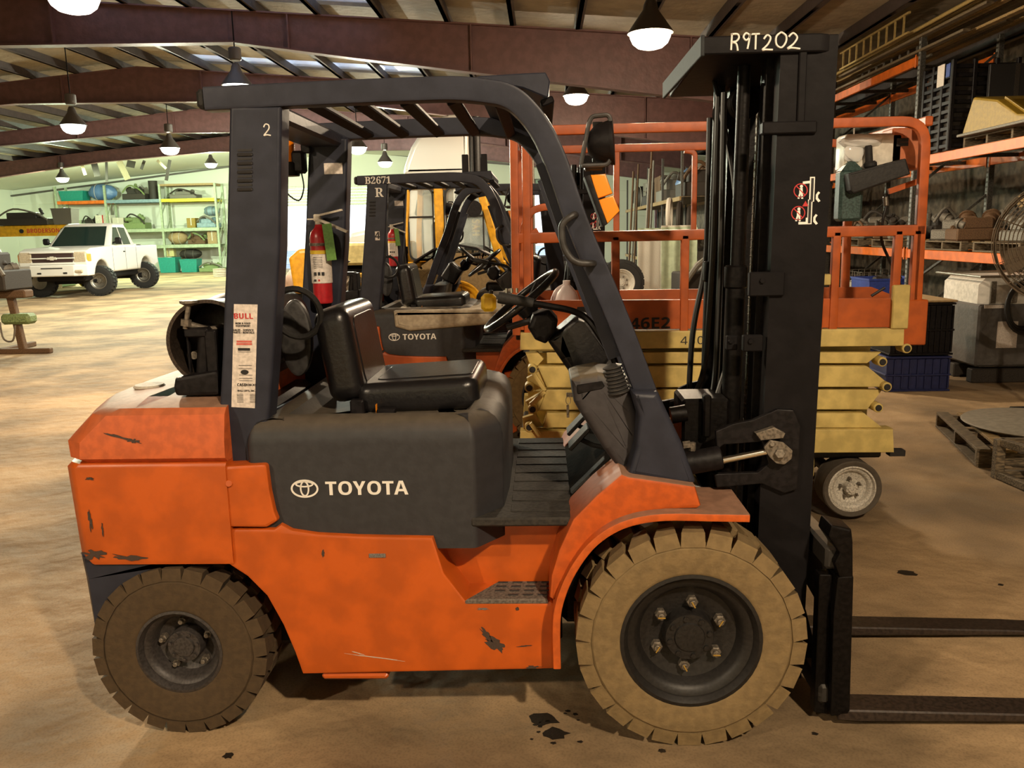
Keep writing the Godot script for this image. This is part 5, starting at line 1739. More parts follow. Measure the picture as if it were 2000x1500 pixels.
# yellow loader tractor with a glazed cab
func tractor():
	mat("loader_yellow", "d39a1c", 0.45, 0.0, "grime", Vector3.ONE * 1.5, 0.05)
	var o := Vector3(-1.15, 0, -8.9)
	var r := thing("loader_tractor", "yellow tractor with a glazed cab and muddy big tyre behind the parked forklifts", "tractor", o)
	var m := MB.new()
	for s in [1.0, -1.0]:
		wheel("rear_tyre", r, Vector3(-1.15, 0.72, -8.9 + s * 0.75), s, 0.72, 0.45, 0.36, 22, "tyre_tan", "tyre_tan", "loader_yellow", 8, 0.2, 0.1, 0.16, 0.12)
		wheel("front_tyre", r, Vector3(-3.0, 0.45, -8.9 + s * 0.7), s, 0.45, 0.3, 0.23, 20, "tyre_dusty", "tyre_dusty", "loader_yellow", 6, 0.12, 0.08, 0.1, 0.08)
	m = MB.new()
	m.bx(Vector3(-3.5, 0.55, -9.2), Vector3(-0.6, 0.95, -8.6), 0.05)
	obj("frame", m, plain("black_paint"), r)
	m = MB.new()
	m.ext(rnd(pv([-1.85, 0.9, -3.5, 0.9, -3.55, 1.40, -3.4, 1.52, -1.85, 1.60]), 0.06, 3), -9.3, -8.5, 0.06, 3)
	obj("hood", m, plain("loader_yellow"), r)
	var z := -8.2
	# cab: posts with glass between
	var cab := Node3D.new()
	put(cab, "cab", r)
	for s in [1.0, -1.0]:
		var zz: float = -8.9 + s * 0.66
		var posts := [[-1.88, 1.2, -1.80, 2.36, 0.09], [-1.38, 1.1, -1.38, 2.36, 0.12], [-0.55, 1.2, -0.85, 2.36, 0.10]]
		for p in posts:
			m = MB.new()
			m.bar(Vector3(p[0], p[1], zz), Vector3(p[2], p[3], zz), 0.07, p[4], Vector3(1, 0, 0), 0.015)
			obj("post", m, plain("loader_yellow"), cab)
		m = MB.new()
		m.bx(Vector3(-1.95, 1.05, zz - 0.04), Vector3(-0.5, 1.32, zz + 0.04), 0.02)
		obj("sill", m, plain("loader_yellow"), cab)
		for w in [[-1.79, 1.36, -1.47, 2.28], [-1.28, 1.36, -0.80, 2.28]]:
			m = MB.new()
			var f := rnd(rect(w[0], w[1], w[2], w[3]), 0.1, 4)
			var rings := []
			for i in f.size():
				var c := Vector2((w[0] + w[2]) / 2, (w[1] + w[3]) / 2)
				var q := f[i] + (f[i] - c).normalized() * 0.03
				rings.append(PackedVector3Array([Vector3(f[i].x, f[i].y, zz + 0.03), Vector3(q.x, q.y, zz + 0.03), Vector3(q.x, q.y, zz - 0.03), Vector3(f[i].x, f[i].y, zz - 0.03)]))
			m.loft(rings, false, true)
			obj("window_seal", m, plain("rubber_black"), cab)
			m = MB.new()
			m.ext(f, zz - 0.004, zz + 0.004)
			obj("pane", m, mats.cab_glass if mats.has("cab_glass") else glass("cab_glass", "b9c6c4", 0.3, 0.05), cab)
			m = MB.new()
			m.bx(Vector3(w[0], 1.9, zz - 0.012), Vector3(w[2], 1.925, zz + 0.012))
			obj("window_bar", m, plain("rubber_black"), cab)
	m = MB.new()
	m.bx(Vector3(-1.98, 2.33, -9.65), Vector3(-0.75, 2.45, -8.15), 0.05)
	obj("roof", m, plain("loader_yellow"), cab)
	m = MB.new()
	m.bx(Vector3(-1.5, 1.2, -9.15), Vector3(-1.05, 1.32, -8.65), 0.03)
	m.bx(Vector3(-1.55, 1.3, -9.15), Vector3(-1.45, 1.85, -8.65), 0.04)
	obj("seat", m, plain("vinyl"), cab)
	m = MB.new()
	m.ext(ellipse(Vector2(0, 0), 0.1, 0.1, 20), -0.02, 0.02)
	m = MB.new()
	m.lathe(pv([0, 0, 0.06, 0.0, 0.10, 0.05, 0.11, 0.08, 0, 0.08]), Vector3(-0.92, 2.0, -8.1), Vector3(0.3, 0, 1), 18)
	m.tube(PackedVector3Array([Vector3(-0.92, 2.0, -8.12), Vector3(-0.98, 1.98, -8.22)]), 0.015, 8)
	obj("work_lamp", m, plain("black_paint"), r)
	for s in [1.0, -1.0]:
		m = MB.new()
		var f := []
		for k in 9:
			var a := deg_to_rad(10 + k * 20)
			f.append(Vector3(-1.15 + cos(a) * 0.82, 0.72 + sin(a) * 0.82, -8.9 + s * 0.75))
		m.sweep(PackedVector3Array(f), rect(-0.01, -0.24, 0.01, 0.24), Vector3(0, 0, 1))
		obj("wheel_arch", m, plain("black_paint"), r)
	var jug := thing("yellow_jerrycan", "yellow plastic can half hidden by the forklift's steering wheel", "jerrycan", Vector3(-0.63, 0.95, -3.2))
	jug.position = Vector3(-0.405, 1.118, -3.0)
	org = jug.position
	m = MB.new()
	m.bx(org + Vector3(-0.055, 0, -0.05), org + Vector3(0.055, 0.13, 0.05), 0.025)
	obj("body", m, mat("can_yellow", "c9a51e", 0.4), jug)
	m = MB.new()
	m.cyl(org + Vector3(0.02, 0.125, 0), org + Vector3(0.02, 0.155, 0), 0.015, 12, 0.003)
	obj("cap", m, plain("print_black"), jug)

# white highway tractor: only the roof fairing, stack and a little cab show
func semi():
	mat("semi_white", "c9c6c0", 0.3, 0.0, "")
	var o := Vector3(-2.3, 0, -17.6)
	var r := thing("semi_truck", "white semi truck whose roof fairing rises above the second forklift's guard", "truck", o)
	var m := MB.new()
	m.ext(rnd(pv([-3.2, 3.02, -3.14, 3.25, -2.98, 3.65, -2.72, 4.02, -2.45, 4.25, -2.1, 4.34, -1.64, 4.34, -1.64, 3.02]), 0.08, 3), -18.7, -16.5, 0.12, 4)
	obj("roof_fairing", m, plain("semi_white"), r)
	m = MB.new()
	m.ext(rnd(pv([-3.25, 1.2, -3.25, 2.2, -3.0, 3.05, -1.6, 3.05, -1.6, 1.2]), 0.1, 3), -18.75, -16.45, 0.1, 3)
	obj("cab", m, plain("semi_white"), r)
	m = MB.new()
	m.ext(rnd(pv([-4.6, 1.0, -4.7, 1.5, -4.5, 1.75, -3.2, 2.0, -3.2, 1.0]), 0.1, 3), -18.5, -16.7, 0.1, 3)
	obj("hood", m, plain("semi_white"), r)
	m = MB.new()
	m.ext(rnd(pv([-2.95, 2.1, -2.8, 2.75, -2.2, 2.75, -2.2, 2.1]), 0.06, 3), -16.46, -16.435)
	obj("side_window", m, mats.dark_glass if mats.has("dark_glass") else mat("dark_glass", "1a2022", 0.08, 0.0, ""), r)
	m = MB.new()
	m.cyl(Vector3(-1.48, 1.2, -16.7), Vector3(-1.48, 4.3, -16.7), 0.085, 16)
	m.bx(Vector3(-1.62, 1.1, -16.85), Vector3(-1.56, 4.3, -16.5), 0.02)
	obj("exhaust_stack", m, plain("grey_plastic"), r)
	m = MB.new()
	m.bx(Vector3(-4.6, 0.6, -18.3), Vector3(1.2, 1.1, -16.9), 0.04)
	obj("chassis", m, plain("black_paint"), r)
	for x in [-4.0, -0.6, 0.6]:
		for s in [1.0, -1.0]:
			wheel("wheel", r, Vector3(x, 0.52, -17.6 + s * 0.95), s, 0.52, 0.3, 0.29, 0, "rubber_black", "rubber_black", "rim_grey", 8, 0.16, 0.1, 0.1)

# a larger lift truck beyond: dark double mast with yellow lettering, yellow body
func mast_lift():
	var o := Vector3(-1.15, 0, -11.8)
	var r := thing("mast_truck", "tall dark lift mast with yellow vertical lettering in front of the pale end wall", "forklift", o)
	var m := MB.new()
	for x in [-1.30, -0.98]:
		m = MB.new()
		m.bx(Vector3(x - 0.055, 0.1, -11.55), Vector3(x + 0.055, 3.0, -11.45), 0.01)
		obj("mast_rail", m, plain("mast_paint"), r)
	for y in [0.5, 1.35, 1.75, 2.5]:
		m = MB.new()
		m.bx(Vector3(-1.26, y - 0.08, -11.52), Vector3(-1.02, y + 0.08, -11.47), 0.01)
		obj("cross_tie", m, plain("mast_paint"), r)
	m = MB.new()
	m.bx(Vector3(-1.235, 1.45, -11.50), Vector3(-1.045, 2.35, -11.46), 0.01)
	obj("mast_shield", m, plain("black_paint"), r)
	lettering("maker_name", "HYSTER", 0.13, plain("label_yellow"), Transform3D(Basis(Vector3(0, 0, 1), PI / 2), Vector3(-1.14, 1.92, -11.455)), r, "Droid Sans", 800, 0.9)
	m = MB.new()
	m.bx(Vector3(-1.1, 0.4, -12.6), Vector3(-0.15, 1.2, -11.7), 0.08)
	obj("body", m, plain("loader_yellow"), r)
	m = MB.new()
	m.bx(Vector3(-0.55, 1.2, -12.4), Vector3(-0.1, 1.32, -11.95), 0.04)
	m.bar(Vector3(-0.55, 1.25, -12.17), Vector3(-0.64, 1.75, -12.17), 0.45, 0.08)
	m.bar(Vector3(-0.52, 1.5, -11.95), Vector3(-0.10, 1.5, -11.95), 0.05, 0.05)
	obj("seat", m, plain("vinyl"), r)
	for x in [-0.85, -0.35]:
		for s in [1.0, -1.0]:
			wheel("wheel", r, Vector3(x, 0.4, -12.15 + s * 0.5), s, 0.4, 0.25, 0.2, 0, "rubber_black", "rubber_black", "rim_black", 6, 0.1, 0.08)
	# tall orange mast standing beside it
	o = Vector3(-0.2, 0, -9.6)
	var t := thing("orange_mast", "tall pair of thin steel mast rods beyond the scissor lift's end posts", "mast", o)
	for x in [-0.26, -0.20, -0.13]:
		m = MB.new()
		m.cyl(Vector3(x, 0.02, -9.6), Vector3(x, 2.95, -9.6), 0.018, 10)
		obj("rod", m, plain("old_steel"), t)
	m = MB.new()
	m.bx(Vector3(-0.5, 0, -9.9), Vector3(0.15, 0.1, -9.3), 0.02)
	obj("foot", m, plain("black_paint"), t)

# engine on a skid with a cream housing, seen between the forklift pillars; and the wrapped roll by the door
func engine_unit():
	var o := Vector3(-2.254, 0.000, -7.200)
	var r := thing("engine_skid", "engine with brassy parts under a cream housing, framed between forklift pillars", "engine", o)
	var m := MB.new()
	m.bx(Vector3(-2.714, 1.340, -7.600), Vector3(-1.794, 1.600, -6.800), 0.03)
	obj("housing", m, mat("pale_cream", "d3c789", 0.5, 0.0, "grime", Vector3.ONE * 2.0), r)
	m = MB.new()
	m.bx(Vector3(-2.576, 0.500, -7.500), Vector3(-1.932, 1.340, -6.950), 0.05)
	obj("block", m, plain("black_steel"), r)
	for k in 4:
		m = MB.new()
		m.cyl(Vector3(-2.5 + k * 0.165, 0.75, -6.95), Vector3(-2.5 + k * 0.165, 1.25, -6.88), 0.045, 10, 0.01)
		obj("cylinder_cover", m, plain("brass_mark" if k == 2 else "old_steel"), r)
	m = MB.new()
	m.tube(curve([Vector3(-2.576, 1.250, -6.850), Vector3(-2.392, 1.100, -6.800), Vector3(-2.208, 1.200, -6.800), Vector3(-1.932, 0.800, -6.850)], 5), 0.025, 8)
	m.bx(Vector3(-2.668, 0.900, -6.930), Vector3(-1.840, 0.940, -6.870), 0.01)
	obj("manifold", m, plain("old_steel"), r)
	m = MB.new()
	m.bx(Vector3(-2.760, 0.000, -7.600), Vector3(-1.748, 0.500, -6.900), 0.04)
	obj("skid", m, plain("black_paint"), r)
	m = MB.new()
	m.bar(Vector3(-2.530, 1.600, -7.200), Vector3(-2.668, 2.100, -7.200), 0.04, 0.04)
	obj("stay", m, plain("grey_paint"), r)
	o = Vector3(-3.92, 0.0, -11.3)
	var w := thing("wrapped_roll", "bulky striped roll wrapped in cord beside the bright doorway", "roll", o)
	m = MB.new()
	m.lathe(pv([0, -0.5, 0.26, -0.5, 0.33, -0.42, 0.36, 0, 0.33, 0.42, 0.26, 0.5, 0, 0.5]), Vector3(-3.92, 0.82, -11.3), Vector3(1, -0.15, 0.4), 24)
	obj("roll", m, mat("roll_pink", "d9b8a4", 0.7, 0.0, "grime", Vector3.ONE * 2.0), w)
	for k in 7:
		m = MB.new()
		var c := Vector3(-3.92, 0.82, -11.3) + Vector3(1, -0.15, 0.4).normalized() * (-0.02 + k * 0.07)
		var ring := PackedVector3Array()
		for j in 24:
			var ax := Vector3(1, -0.15, 0.4).normalized()
			var u := (Vector3.UP - ax * ax.y).normalized()
			ring.append(c + (u * cos(TAU * j / 24) + ax.cross(u) * sin(TAU * j / 24)) * 0.365)
		m.tube(ring, 0.02, 6, true)
		obj("cord", m, plain("print_black"), w)
	m = MB.new()
	m.bx(Vector3(-4.4, 0.0, -11.6), Vector3(-3.5, 0.46, -11.0), 0.05)
	obj("stand", m, plain("black_paint"), w)

func pickup():
	mat("pickup_white", "cfcac2", 0.25, 0.0, "")
	mat("pickup_glass", "1d2a26", 0.06, 0.0, "")
	mat("grille_dark", "3a2826", 0.5, 0.0, "")
	var o := Vector3(-14.85, 0, -24.4)
	var r := thing("pickup_truck", "white lifted pickup truck parked nose towards us in front of the far shelving", "pickup truck", o)
	var m := MB.new()
	var arc := func(c: float) -> PackedVector2Array:
		var p := PackedVector2Array()
		for k in 9:
			var a := deg_to_rad(18 + k * 18)
			p.append(Vector2(c + cos(a) * 0.57, 0.50 + sin(a) * 0.57))
		return p
	var side := pv([-2.92, 0.82, -2.92, 1.45, -0.95, 1.45, 0.98, 1.48, 1.2, 1.47, 2.40, 1.43, 2.68, 1.36, 2.78, 1.02, 2.72, 0.80])
	side.append_array(arc.call(1.78))
	side.append_array(pv([1.1, 0.68, -1.15, 0.68]))
	side.append_array(arc.call(-1.78))
	var put_at := func(b: MB):
		b.t = Transform3D(ACROSS, o)
	put_at.call(m)
	m.ext(side, -0.97, 0.97, 0.06, 3)
	obj("body", m, plain("pickup_white"), r)
	# greenhouse
	var rings := []
	for k in 5:
		var u := [0.0, 0.75, 0.92, 0.985, 1.0][k] as float
		var s := [0.0, 0.0, 0.03, 0.08, 0.16][k] as float
		var y := lerpf(1.44, 2.17, u)
		var zf := lerpf(1.10, 0.22, u) - s
		var zb := lerpf(-0.95, -0.72, u) + s
		var hx := lerpf(0.93, 0.74, u) - s
		rings.append(PackedVector3Array([o + Vector3(-hx, y, zf - 0.12), o + Vector3(-hx + 0.12, y, zf), o + Vector3(hx - 0.12, y, zf), o + Vector3(hx, y, zf - 0.12), o + Vector3(hx, y, zb), o + Vector3(-hx, y, zb)]))
	m = MB.new()
	m.loft(rings)
	obj("cab", m, plain("pickup_white"), r)
	var ws := func(x: float, v: float) -> Vector3:
		return o + Vector3(x * lerpf(0.80, 0.61, v), lerpf(1.44, 2.17, v), lerpf(1.10, 0.22, v) + 0.012)
	m = MB.new()
	m.loft([PackedVector3Array([ws.call(-1, 0.06), ws.call(1, 0.06), ws.call(1, 0.86), ws.call(-1, 0.86)]), PackedVector3Array([ws.call(-0.97, 0.08) + Vector3(0, 0.008, 0.008), ws.call(0.97, 0.08) + Vector3(0, 0.008, 0.008), ws.call(0.97, 0.83) + Vector3(0, 0.008, 0.008), ws.call(-0.97, 0.83) + Vector3(0, 0.008, 0.008)])])
	obj("windshield", m, plain("pickup_glass"), r)
	for s in [1.0, -1.0]:
		var sw := func(z: float, v: float, e := 0.012) -> Vector3:
			return o + Vector3(s * (lerpf(0.93, 0.74, v) + e), lerpf(1.44, 2.17, v), z)
		for w in [[[0.80, 0.08], [0.02, 0.08], [0.02, 0.82], [0.28, 0.82]], [[-0.08, 0.08], [-0.66, 0.08], [-0.58, 0.80], [-0.08, 0.82]]]:
			m = MB.new()
			var a := PackedVector3Array()
			var b := PackedVector3Array()
			for q in w:
				a.append(sw.call(q[0], q[1], 0.0))
				b.append(sw.call(q[0], q[1], 0.012))
			m.loft([a, b])
			obj("side_window", m, plain("pickup_glass"), r)
		m = MB.new()
		m.box(o + Vector3(s * 1.08, 1.62, 0.72), Vector3(0.2, 0.2, 0.1), 0.04)
		m.bar(o + Vector3(s * 0.92, 1.56, 0.72), o + Vector3(s * 1.02, 1.58, 0.72), 0.05, 0.05)
		obj("mirror", m, plain("black_paint"), r)
		m = MB.new()
		m.bx(o + Vector3(s * 0.56, 0.99, 2.66), o + Vector3(s * 0.95, 1.33, 2.775), 0.04)
		obj("headlight", m, mat("lens", "c9b79c", 0.15, 0.2, "grime", Vector3.ONE * 3.0, 0.0), r)
		m = MB.new()
		m.bx(o + Vector3(s * 0.93, 1.04, 2.50), o + Vector3(s * 0.978, 1.28, 2.74), 0.02)
		obj("corner_lamp", m, plain("amber_flat"), r)
		m = MB.new()
		m.bx(o + Vector3(s * 0.62, 0.74, 2.80), o + Vector3(s * 0.84, 0.82, 2.885), 0.02)
		obj("fog_lamp", m, plain("lens"), r)
		m = MB.new()
		m.bx(o + Vector3(s * 0.965, 1.26, -0.02), o + Vector3(s * 0.99, 1.30, 0.12), 0.008)
		obj("door_handle", m, plain("print_black"), r)
		for z in [0.95, -0.05, -0.95]:
			m = MB.new()
			m.bx(o + Vector3(s * 0.968, 0.72, z - 0.006), o + Vector3(s * 0.973, 1.43, z + 0.006))
			obj("door_seam", m, plain("print_black"), r)
		for z in [1.78, -1.78]:
			wheel("wheel", r, o + Vector3(s * 0.86, 0.45, z), s, 0.45, 0.30, 0.24, 24, "rubber_black", "rubber_black", "steel", 6, 0.08, 0.06, 0.09, 0.06)
	m = MB.new()
	m.t = Transform3D(UPWARD, o)
	m.ext(rnd(pv([-0.98, 2.35, -0.96, 2.76, -0.6, 2.88, 0.6, 2.88, 0.96, 2.76, 0.98, 2.35]), 0.06, 3), 0.64, 0.97, 0.04, 3)
	obj("bumper", m, plain("pickup_white"), r)
	m = MB.new()
	m.bx(o + Vector3(-0.58, 0.98, 2.70), o + Vector3(0.58, 1.33, 2.775), 0.02)
	obj("grille", m, plain("grille_dark"), r)
	for y in [0.995, 1.155, 1.315]:
		m = MB.new()
		m.bx(o + Vector3(-0.62, y - 0.018, 2.76), o + Vector3(0.62, y + 0.018, 2.80), 0.01)
		obj("grille_bar", m, plain("pickup_white"), r)
	m = MB.new()
	m.t = Transform3D(Basis.IDENTITY, o + Vector3(0, 1.155, 2.80))
	m.ext(pv([-0.14, -0.035, -0.05, -0.035, -0.05, -0.055, 0.05, -0.055, 0.05, -0.035, 0.14, -0.035, 0.12, 0.035, 0.05, 0.035, 0.05, 0.055, -0.05, 0.055, -0.05, 0.035, -0.12, 0.035]), 0.0, 0.02, 0.004)
	obj("emblem", m, plain("tape"), r)
	m = MB.new()
	m.bx(o + Vector3(-0.3, 0.86, 2.86), o + Vector3(0.3, 0.89, 2.89), 0.004)
	m.bx(o + Vector3(-0.42, 0.71, 2.86), o + Vector3(-0.30, 0.76, 2.89), 0.01)
	m.bx(o + Vector3(0.30, 0.71, 2.86), o + Vector3(0.42, 0.76, 2.89), 0.01)
	obj("bumper_opening", m, plain("print_black"), r)
	m = MB.new()
	m.bx(o + Vector3(-0.7, 0.48, -2.7), o + Vector3(0.7, 0.80, 2.4), 0.05)
	m.cyl(o + Vector3(-0.8, 0.45, 1.78), o + Vector3(0.8, 0.45, 1.78), 0.08, 12)
	m.cyl(o + Vector3(-0.8, 0.45, -1.78), o + Vector3(0.8, 0.45, -1.78), 0.1, 12)
	obj("undercarriage", m, plain("black_paint"), r)
	m = MB.new()
	m.ball(o + Vector3(0.1, 1.47, -1.4), Vector3(0.7, 0.10, 0.4), 12, 0.2, 3)
	m.ball(o + Vector3(-0.1, 1.46, -2.2), Vector3(0.7, 0.08, 0.5), 12, 0.2, 4)
	obj("bed_cover", m, plain("pickup_white"), r)
	r.rotation.y = deg_to_rad(5.5)
	r.scale = Vector3.ONE * 1.04

# one loose thing of a given make-up, standing with the middle of its base at `at`
func item(shape: String, called: String, label: String, category: String, at: Vector3, s: Vector3, m1: String, m2 := "", group := "", turn := 0.0, sd := 1) -> Node3D:
	var r := thing(called, label, category, at, group)
	var a := plain(m1)
	var b := plain(m2 if m2 else m1)
	var g := RandomNumberGenerator.new()
	g.seed = sd
	var h := s / 2
	var m := MB.new()
	m.t = Transform3D(Basis.IDENTITY, at)
	match shape:
		"carton":
			m.bx(Vector3(-h.x, 0, -h.z), Vector3(h.x, s.y, h.z), 0.006)
			obj("box", m, a, r)
			m = MB.new()
			m.t = Transform3D(Basis.IDENTITY, at)
			m.bx(Vector3(-0.03, s.y * 0.25, -h.z - 0.002), Vector3(0.03, s.y + 0.002, h.z + 0.002))
			obj("tape_strip", m, b, r)
		"bin":
			var o := 0.86
			m.loft([PackedVector3Array([Vector3(-h.x * o, 0, -h.z * o), Vector3(h.x * o, 0, -h.z * o), Vector3(h.x * o, 0, h.z * o), Vector3(-h.x * o, 0, h.z * o)]), PackedVector3Array([Vector3(-h.x, s.y, -h.z), Vector3(h.x, s.y, -h.z), Vector3(h.x, s.y, h.z), Vector3(-h.x, s.y, h.z)]), PackedVector3Array([Vector3(-h.x * 0.92, s.y, -h.z * 0.92), Vector3(h.x * 0.92, s.y, -h.z * 0.92), Vector3(h.x * 0.92, s.y, h.z * 0.92), Vector3(-h.x * 0.92, s.y, h.z * 0.92)]), PackedVector3Array([Vector3(-h.x * 0.8, s.y * 0.1, -h.z * 0.8), Vector3(h.x * 0.8, s.y * 0.1, -h.z * 0.8), Vector3(h.x * 0.8, s.y * 0.1, h.z * 0.8), Vector3(-h.x * 0.8, s.y * 0.1, h.z * 0.8)])])
			obj("tub", m, a, r)
			m = MB.new()
			m.t = Transform3D(Basis.IDENTITY, at)
			var rim := PackedVector3Array([Vector3(-h.x, s.y, -h.z), Vector3(h.x, s.y, -h.z), Vector3(h.x, s.y, h.z), Vector3(-h.x, s.y, h.z)])
			m.sweep(rim, rect(-0.012, -0.015, 0.012, 0.015), Vector3.UP, true)
			obj("rim", m, a, r)
			for k in 4:
				m = MB.new()
				m.t = Transform3D(Basis.IDENTITY, at)
				var q := Vector3(g.randf_range(0.25, 0.45), g.randf_range(0.2, 0.4), g.randf_range(0.25, 0.45)) * s * 0.9
				m.ball(Vector3(g.randf_range(-0.3, 0.3) * s.x, s.y * 0.9, g.randf_range(-0.3, 0.3) * s.z), q * 0.55, 8, 0.2, k)
				obj("contents", m, b, r)
		"drum":
			m.lathe(pv([0, 0, h.x, 0, h.x * 1.03, s.y * 0.02, h.x, s.y * 0.05, h.x, s.y * 0.33, h.x * 1.04, s.y * 0.35, h.x, s.y * 0.37, h.x, s.y * 0.65, h.x * 1.04, s.y * 0.67, h.x, s.y * 0.69, h.x, s.y * 0.97, h.x * 1.03, s.y]), Vector3.ZERO, Vector3.UP, 28)
			m.lathe(pv([h.x * 1.03, s.y, h.x * 0.97, s.y, h.x * 0.97, s.y * 0.97, 0, s.y * 0.97]), Vector3.ZERO, Vector3.UP, 28)
			obj("drum", m, a, r)
			m = MB.new()
			m.t = Transform3D(Basis.IDENTITY, at)
			m.cyl(Vector3(h.x * 0.6, s.y * 0.96, 0), Vector3(h.x * 0.6, s.y * 1.0, 0), h.x * 0.12, 10)
			obj("bung", m, b, r)
		"casting":
			m.bx(Vector3(-h.x, 0, -h.z), Vector3(h.x, s.y * 0.4, h.z), 0.02)
			m.bx(Vector3(-h.x * 0.7, s.y * 0.35, -h.z * 0.7), Vector3(h.x * 0.5, s.y * 0.75, h.z * 0.6), 0.03)
			obj("block", m, a, r)
			for k in 5:
				m = MB.new()
				m.t = Transform3D(Basis.IDENTITY, at)
				var c := Vector3(g.randf_range(-0.8, 0.8) * h.x, s.y * g.randf_range(0.35, 0.7), g.randf_range(-0.8, 0.8) * h.z)
				var d := Vector3(g.randf_range(-1, 1), g.randf_range(-0.2, 1), g.randf_range(-1, 1)).normalized()
				var rad := minf(h.x, h.z) * g.randf_range(0.14, 0.34)
				m.cyl(c, c + d * s.y * g.randf_range(0.25, 0.5), rad, 14, rad * 0.15)
				m.cyl(c + d * s.y * 0.2, c + d * s.y * 0.26, rad * 1.3, 14)
				obj("boss", m, b if k % 2 else a, r)
			m = MB.new()
			m.t = Transform3D(Basis.IDENTITY, at)
			m.tube(curve([Vector3(-h.x, s.y * 0.5, h.z * 0.8), Vector3(-h.x * 0.3, s.y * 0.95, h.z), Vector3(h.x * 0.5, s.y * 0.7, h.z * 0.9), Vector3(h.x, s.y * 0.3, h.z)], 4), minf(h.x, h.z) * 0.10, 8)
			obj("pipe", m, b, r)
		"coil":
			for k in 5:
				var ring := PackedVector3Array()
				var rr := h.x * g.randf_range(0.82, 1.0)
				for j in 24:
					ring.append(Vector3(cos(TAU * j / 24) * rr + g.randf_range(-0.01, 0.01), s.y * (0.15 + 0.17 * k) , sin(TAU * j / 24) * rr))
				m.tube(ring, s.y * 0.10, 7, true)
			obj("turns", m, a, r)
			m = MB.new()
			m.t = Transform3D(Basis.IDENTITY, at)
			m.tube(curve([Vector3(h.x * 0.9, s.y * 0.8, 0), Vector3(h.x * 1.1, s.y * 0.3, h.z * 0.5), Vector3(h.x * 1.3, 0.01, h.z * 0.9)], 4), s.y * 0.09, 7)
			obj("loose_end", m, a, r)
		"bundle":
			m.ball(Vector3(0, h.y, 0), h, 14, 0.09, sd)
			obj("wrap", m, a, r, 60.0)
			for k in 2:
				m = MB.new()
				m.t = Transform3D(Basis.IDENTITY, at)
				var ring := PackedVector3Array()
				for j in 20:
					ring.append(Vector3((k - 0.5) * h.x * 0.7, h.y + sin(TAU * j / 20) * h.y * 0.97, cos(TAU * j / 20) * h.z * 0.97))
				m.tube(ring, 0.012, 6, true)
				obj("strap", m, b, r)
		"pallet":
			for k in 3:
				m = MB.new()
				m.t = Transform3D(Basis.IDENTITY, at)
				m.bx(Vector3(-h.x, 0.02, -h.z + k * (s.z - 0.045) / 2), Vector3(h.x, s.y - 0.02, -h.z + k * (s.z - 0.045) / 2 + 0.045), 0.003)
				obj("stringer", m, a, r)
				m = MB.new()
				m.t = Transform3D(Basis.IDENTITY, at)
				m.bx(Vector3(-h.x + k * (s.x - 0.10) / 2, 0, -h.z), Vector3(-h.x + k * (s.x - 0.10) / 2 + 0.10, 0.02, h.z), 0.003)
				obj("bottom_board", m, a, r)
			for k in 7:
				m = MB.new()
				m.t = Transform3D(Basis.IDENTITY, at)
				var x := -h.x + k * (s.x - 0.10) / 6
				m.bx(Vector3(x, s.y - 0.02, -h.z), Vector3(x + 0.10 - g.randf() * 0.015, s.y + g.randf() * 0.003, h.z), 0.003)
				obj("deck_board", m, b if k % 2 else a, r)
		"sheets":
			var n := 6
			for k in n:
				m = MB.new()
				m.t = Transform3D(Basis.IDENTITY, at)
				var x := -h.x + s.x * k / n
				var prof := PackedVector2Array()
				var ribs := 12
				for j in ribs + 1:
					prof.append(Vector2(x + (0.0 if j % 4 < 2 else 0.045), -h.z + s.z * j / ribs))
				for j in ribs + 1:
					prof.append(Vector2(x + 0.012 + (0.0 if (ribs - j) % 4 < 2 else 0.045), -h.z + s.z * (ribs - j) / ribs))
				m.t = Transform3D(UPWARD, at)
				m.ext(prof, 0.01, s.y * g.randf_range(0.92, 1.0))
				obj("sheet", m, a if k % 2 else b, r)
		"cage":
			for k in 2:
				for axis in 2:
					var nn := 9
					for j in nn + 1:
						m = MB.new() if j == 0 else m
						m.t = Transform3D(Basis.IDENTITY, at)
						var u := float(j) / nn
						if axis == 0:
							m.cyl(Vector3(-h.x + s.x * u, 0, h.z * (1 - 2 * k)), Vector3(-h.x + s.x * u, s.y, h.z * (1 - 2 * k)), 0.006, 5)
							m.cyl(Vector3(h.x * (1 - 2 * k), 0, -h.z + s.z * u), Vector3(h.x * (1 - 2 * k), s.y, -h.z + s.z * u), 0.006, 5)
						else:
							m.cyl(Vector3(-h.x, s.y * u, h.z * (1 - 2 * k)), Vector3(h.x, s.y * u, h.z * (1 - 2 * k)), 0.006, 5)
							m.cyl(Vector3(h.x * (1 - 2 * k), s.y * u, -h.z), Vector3(h.x * (1 - 2 * k), s.y * u, h.z), 0.006, 5)
					obj("wire_panel", m, b, r).set_meta("kind", "stuff")
			m = MB.new()
			m.t = Transform3D(Basis.IDENTITY, at)
			m.bx(Vector3(-h.x * 0.9, 0.02, -h.z * 0.9), Vector3(h.x * 0.9, s.y * 0.82, h.z * 0.9), 0.12)
			obj("container", m, a, r)
	r.rotation.y = turn
	return r

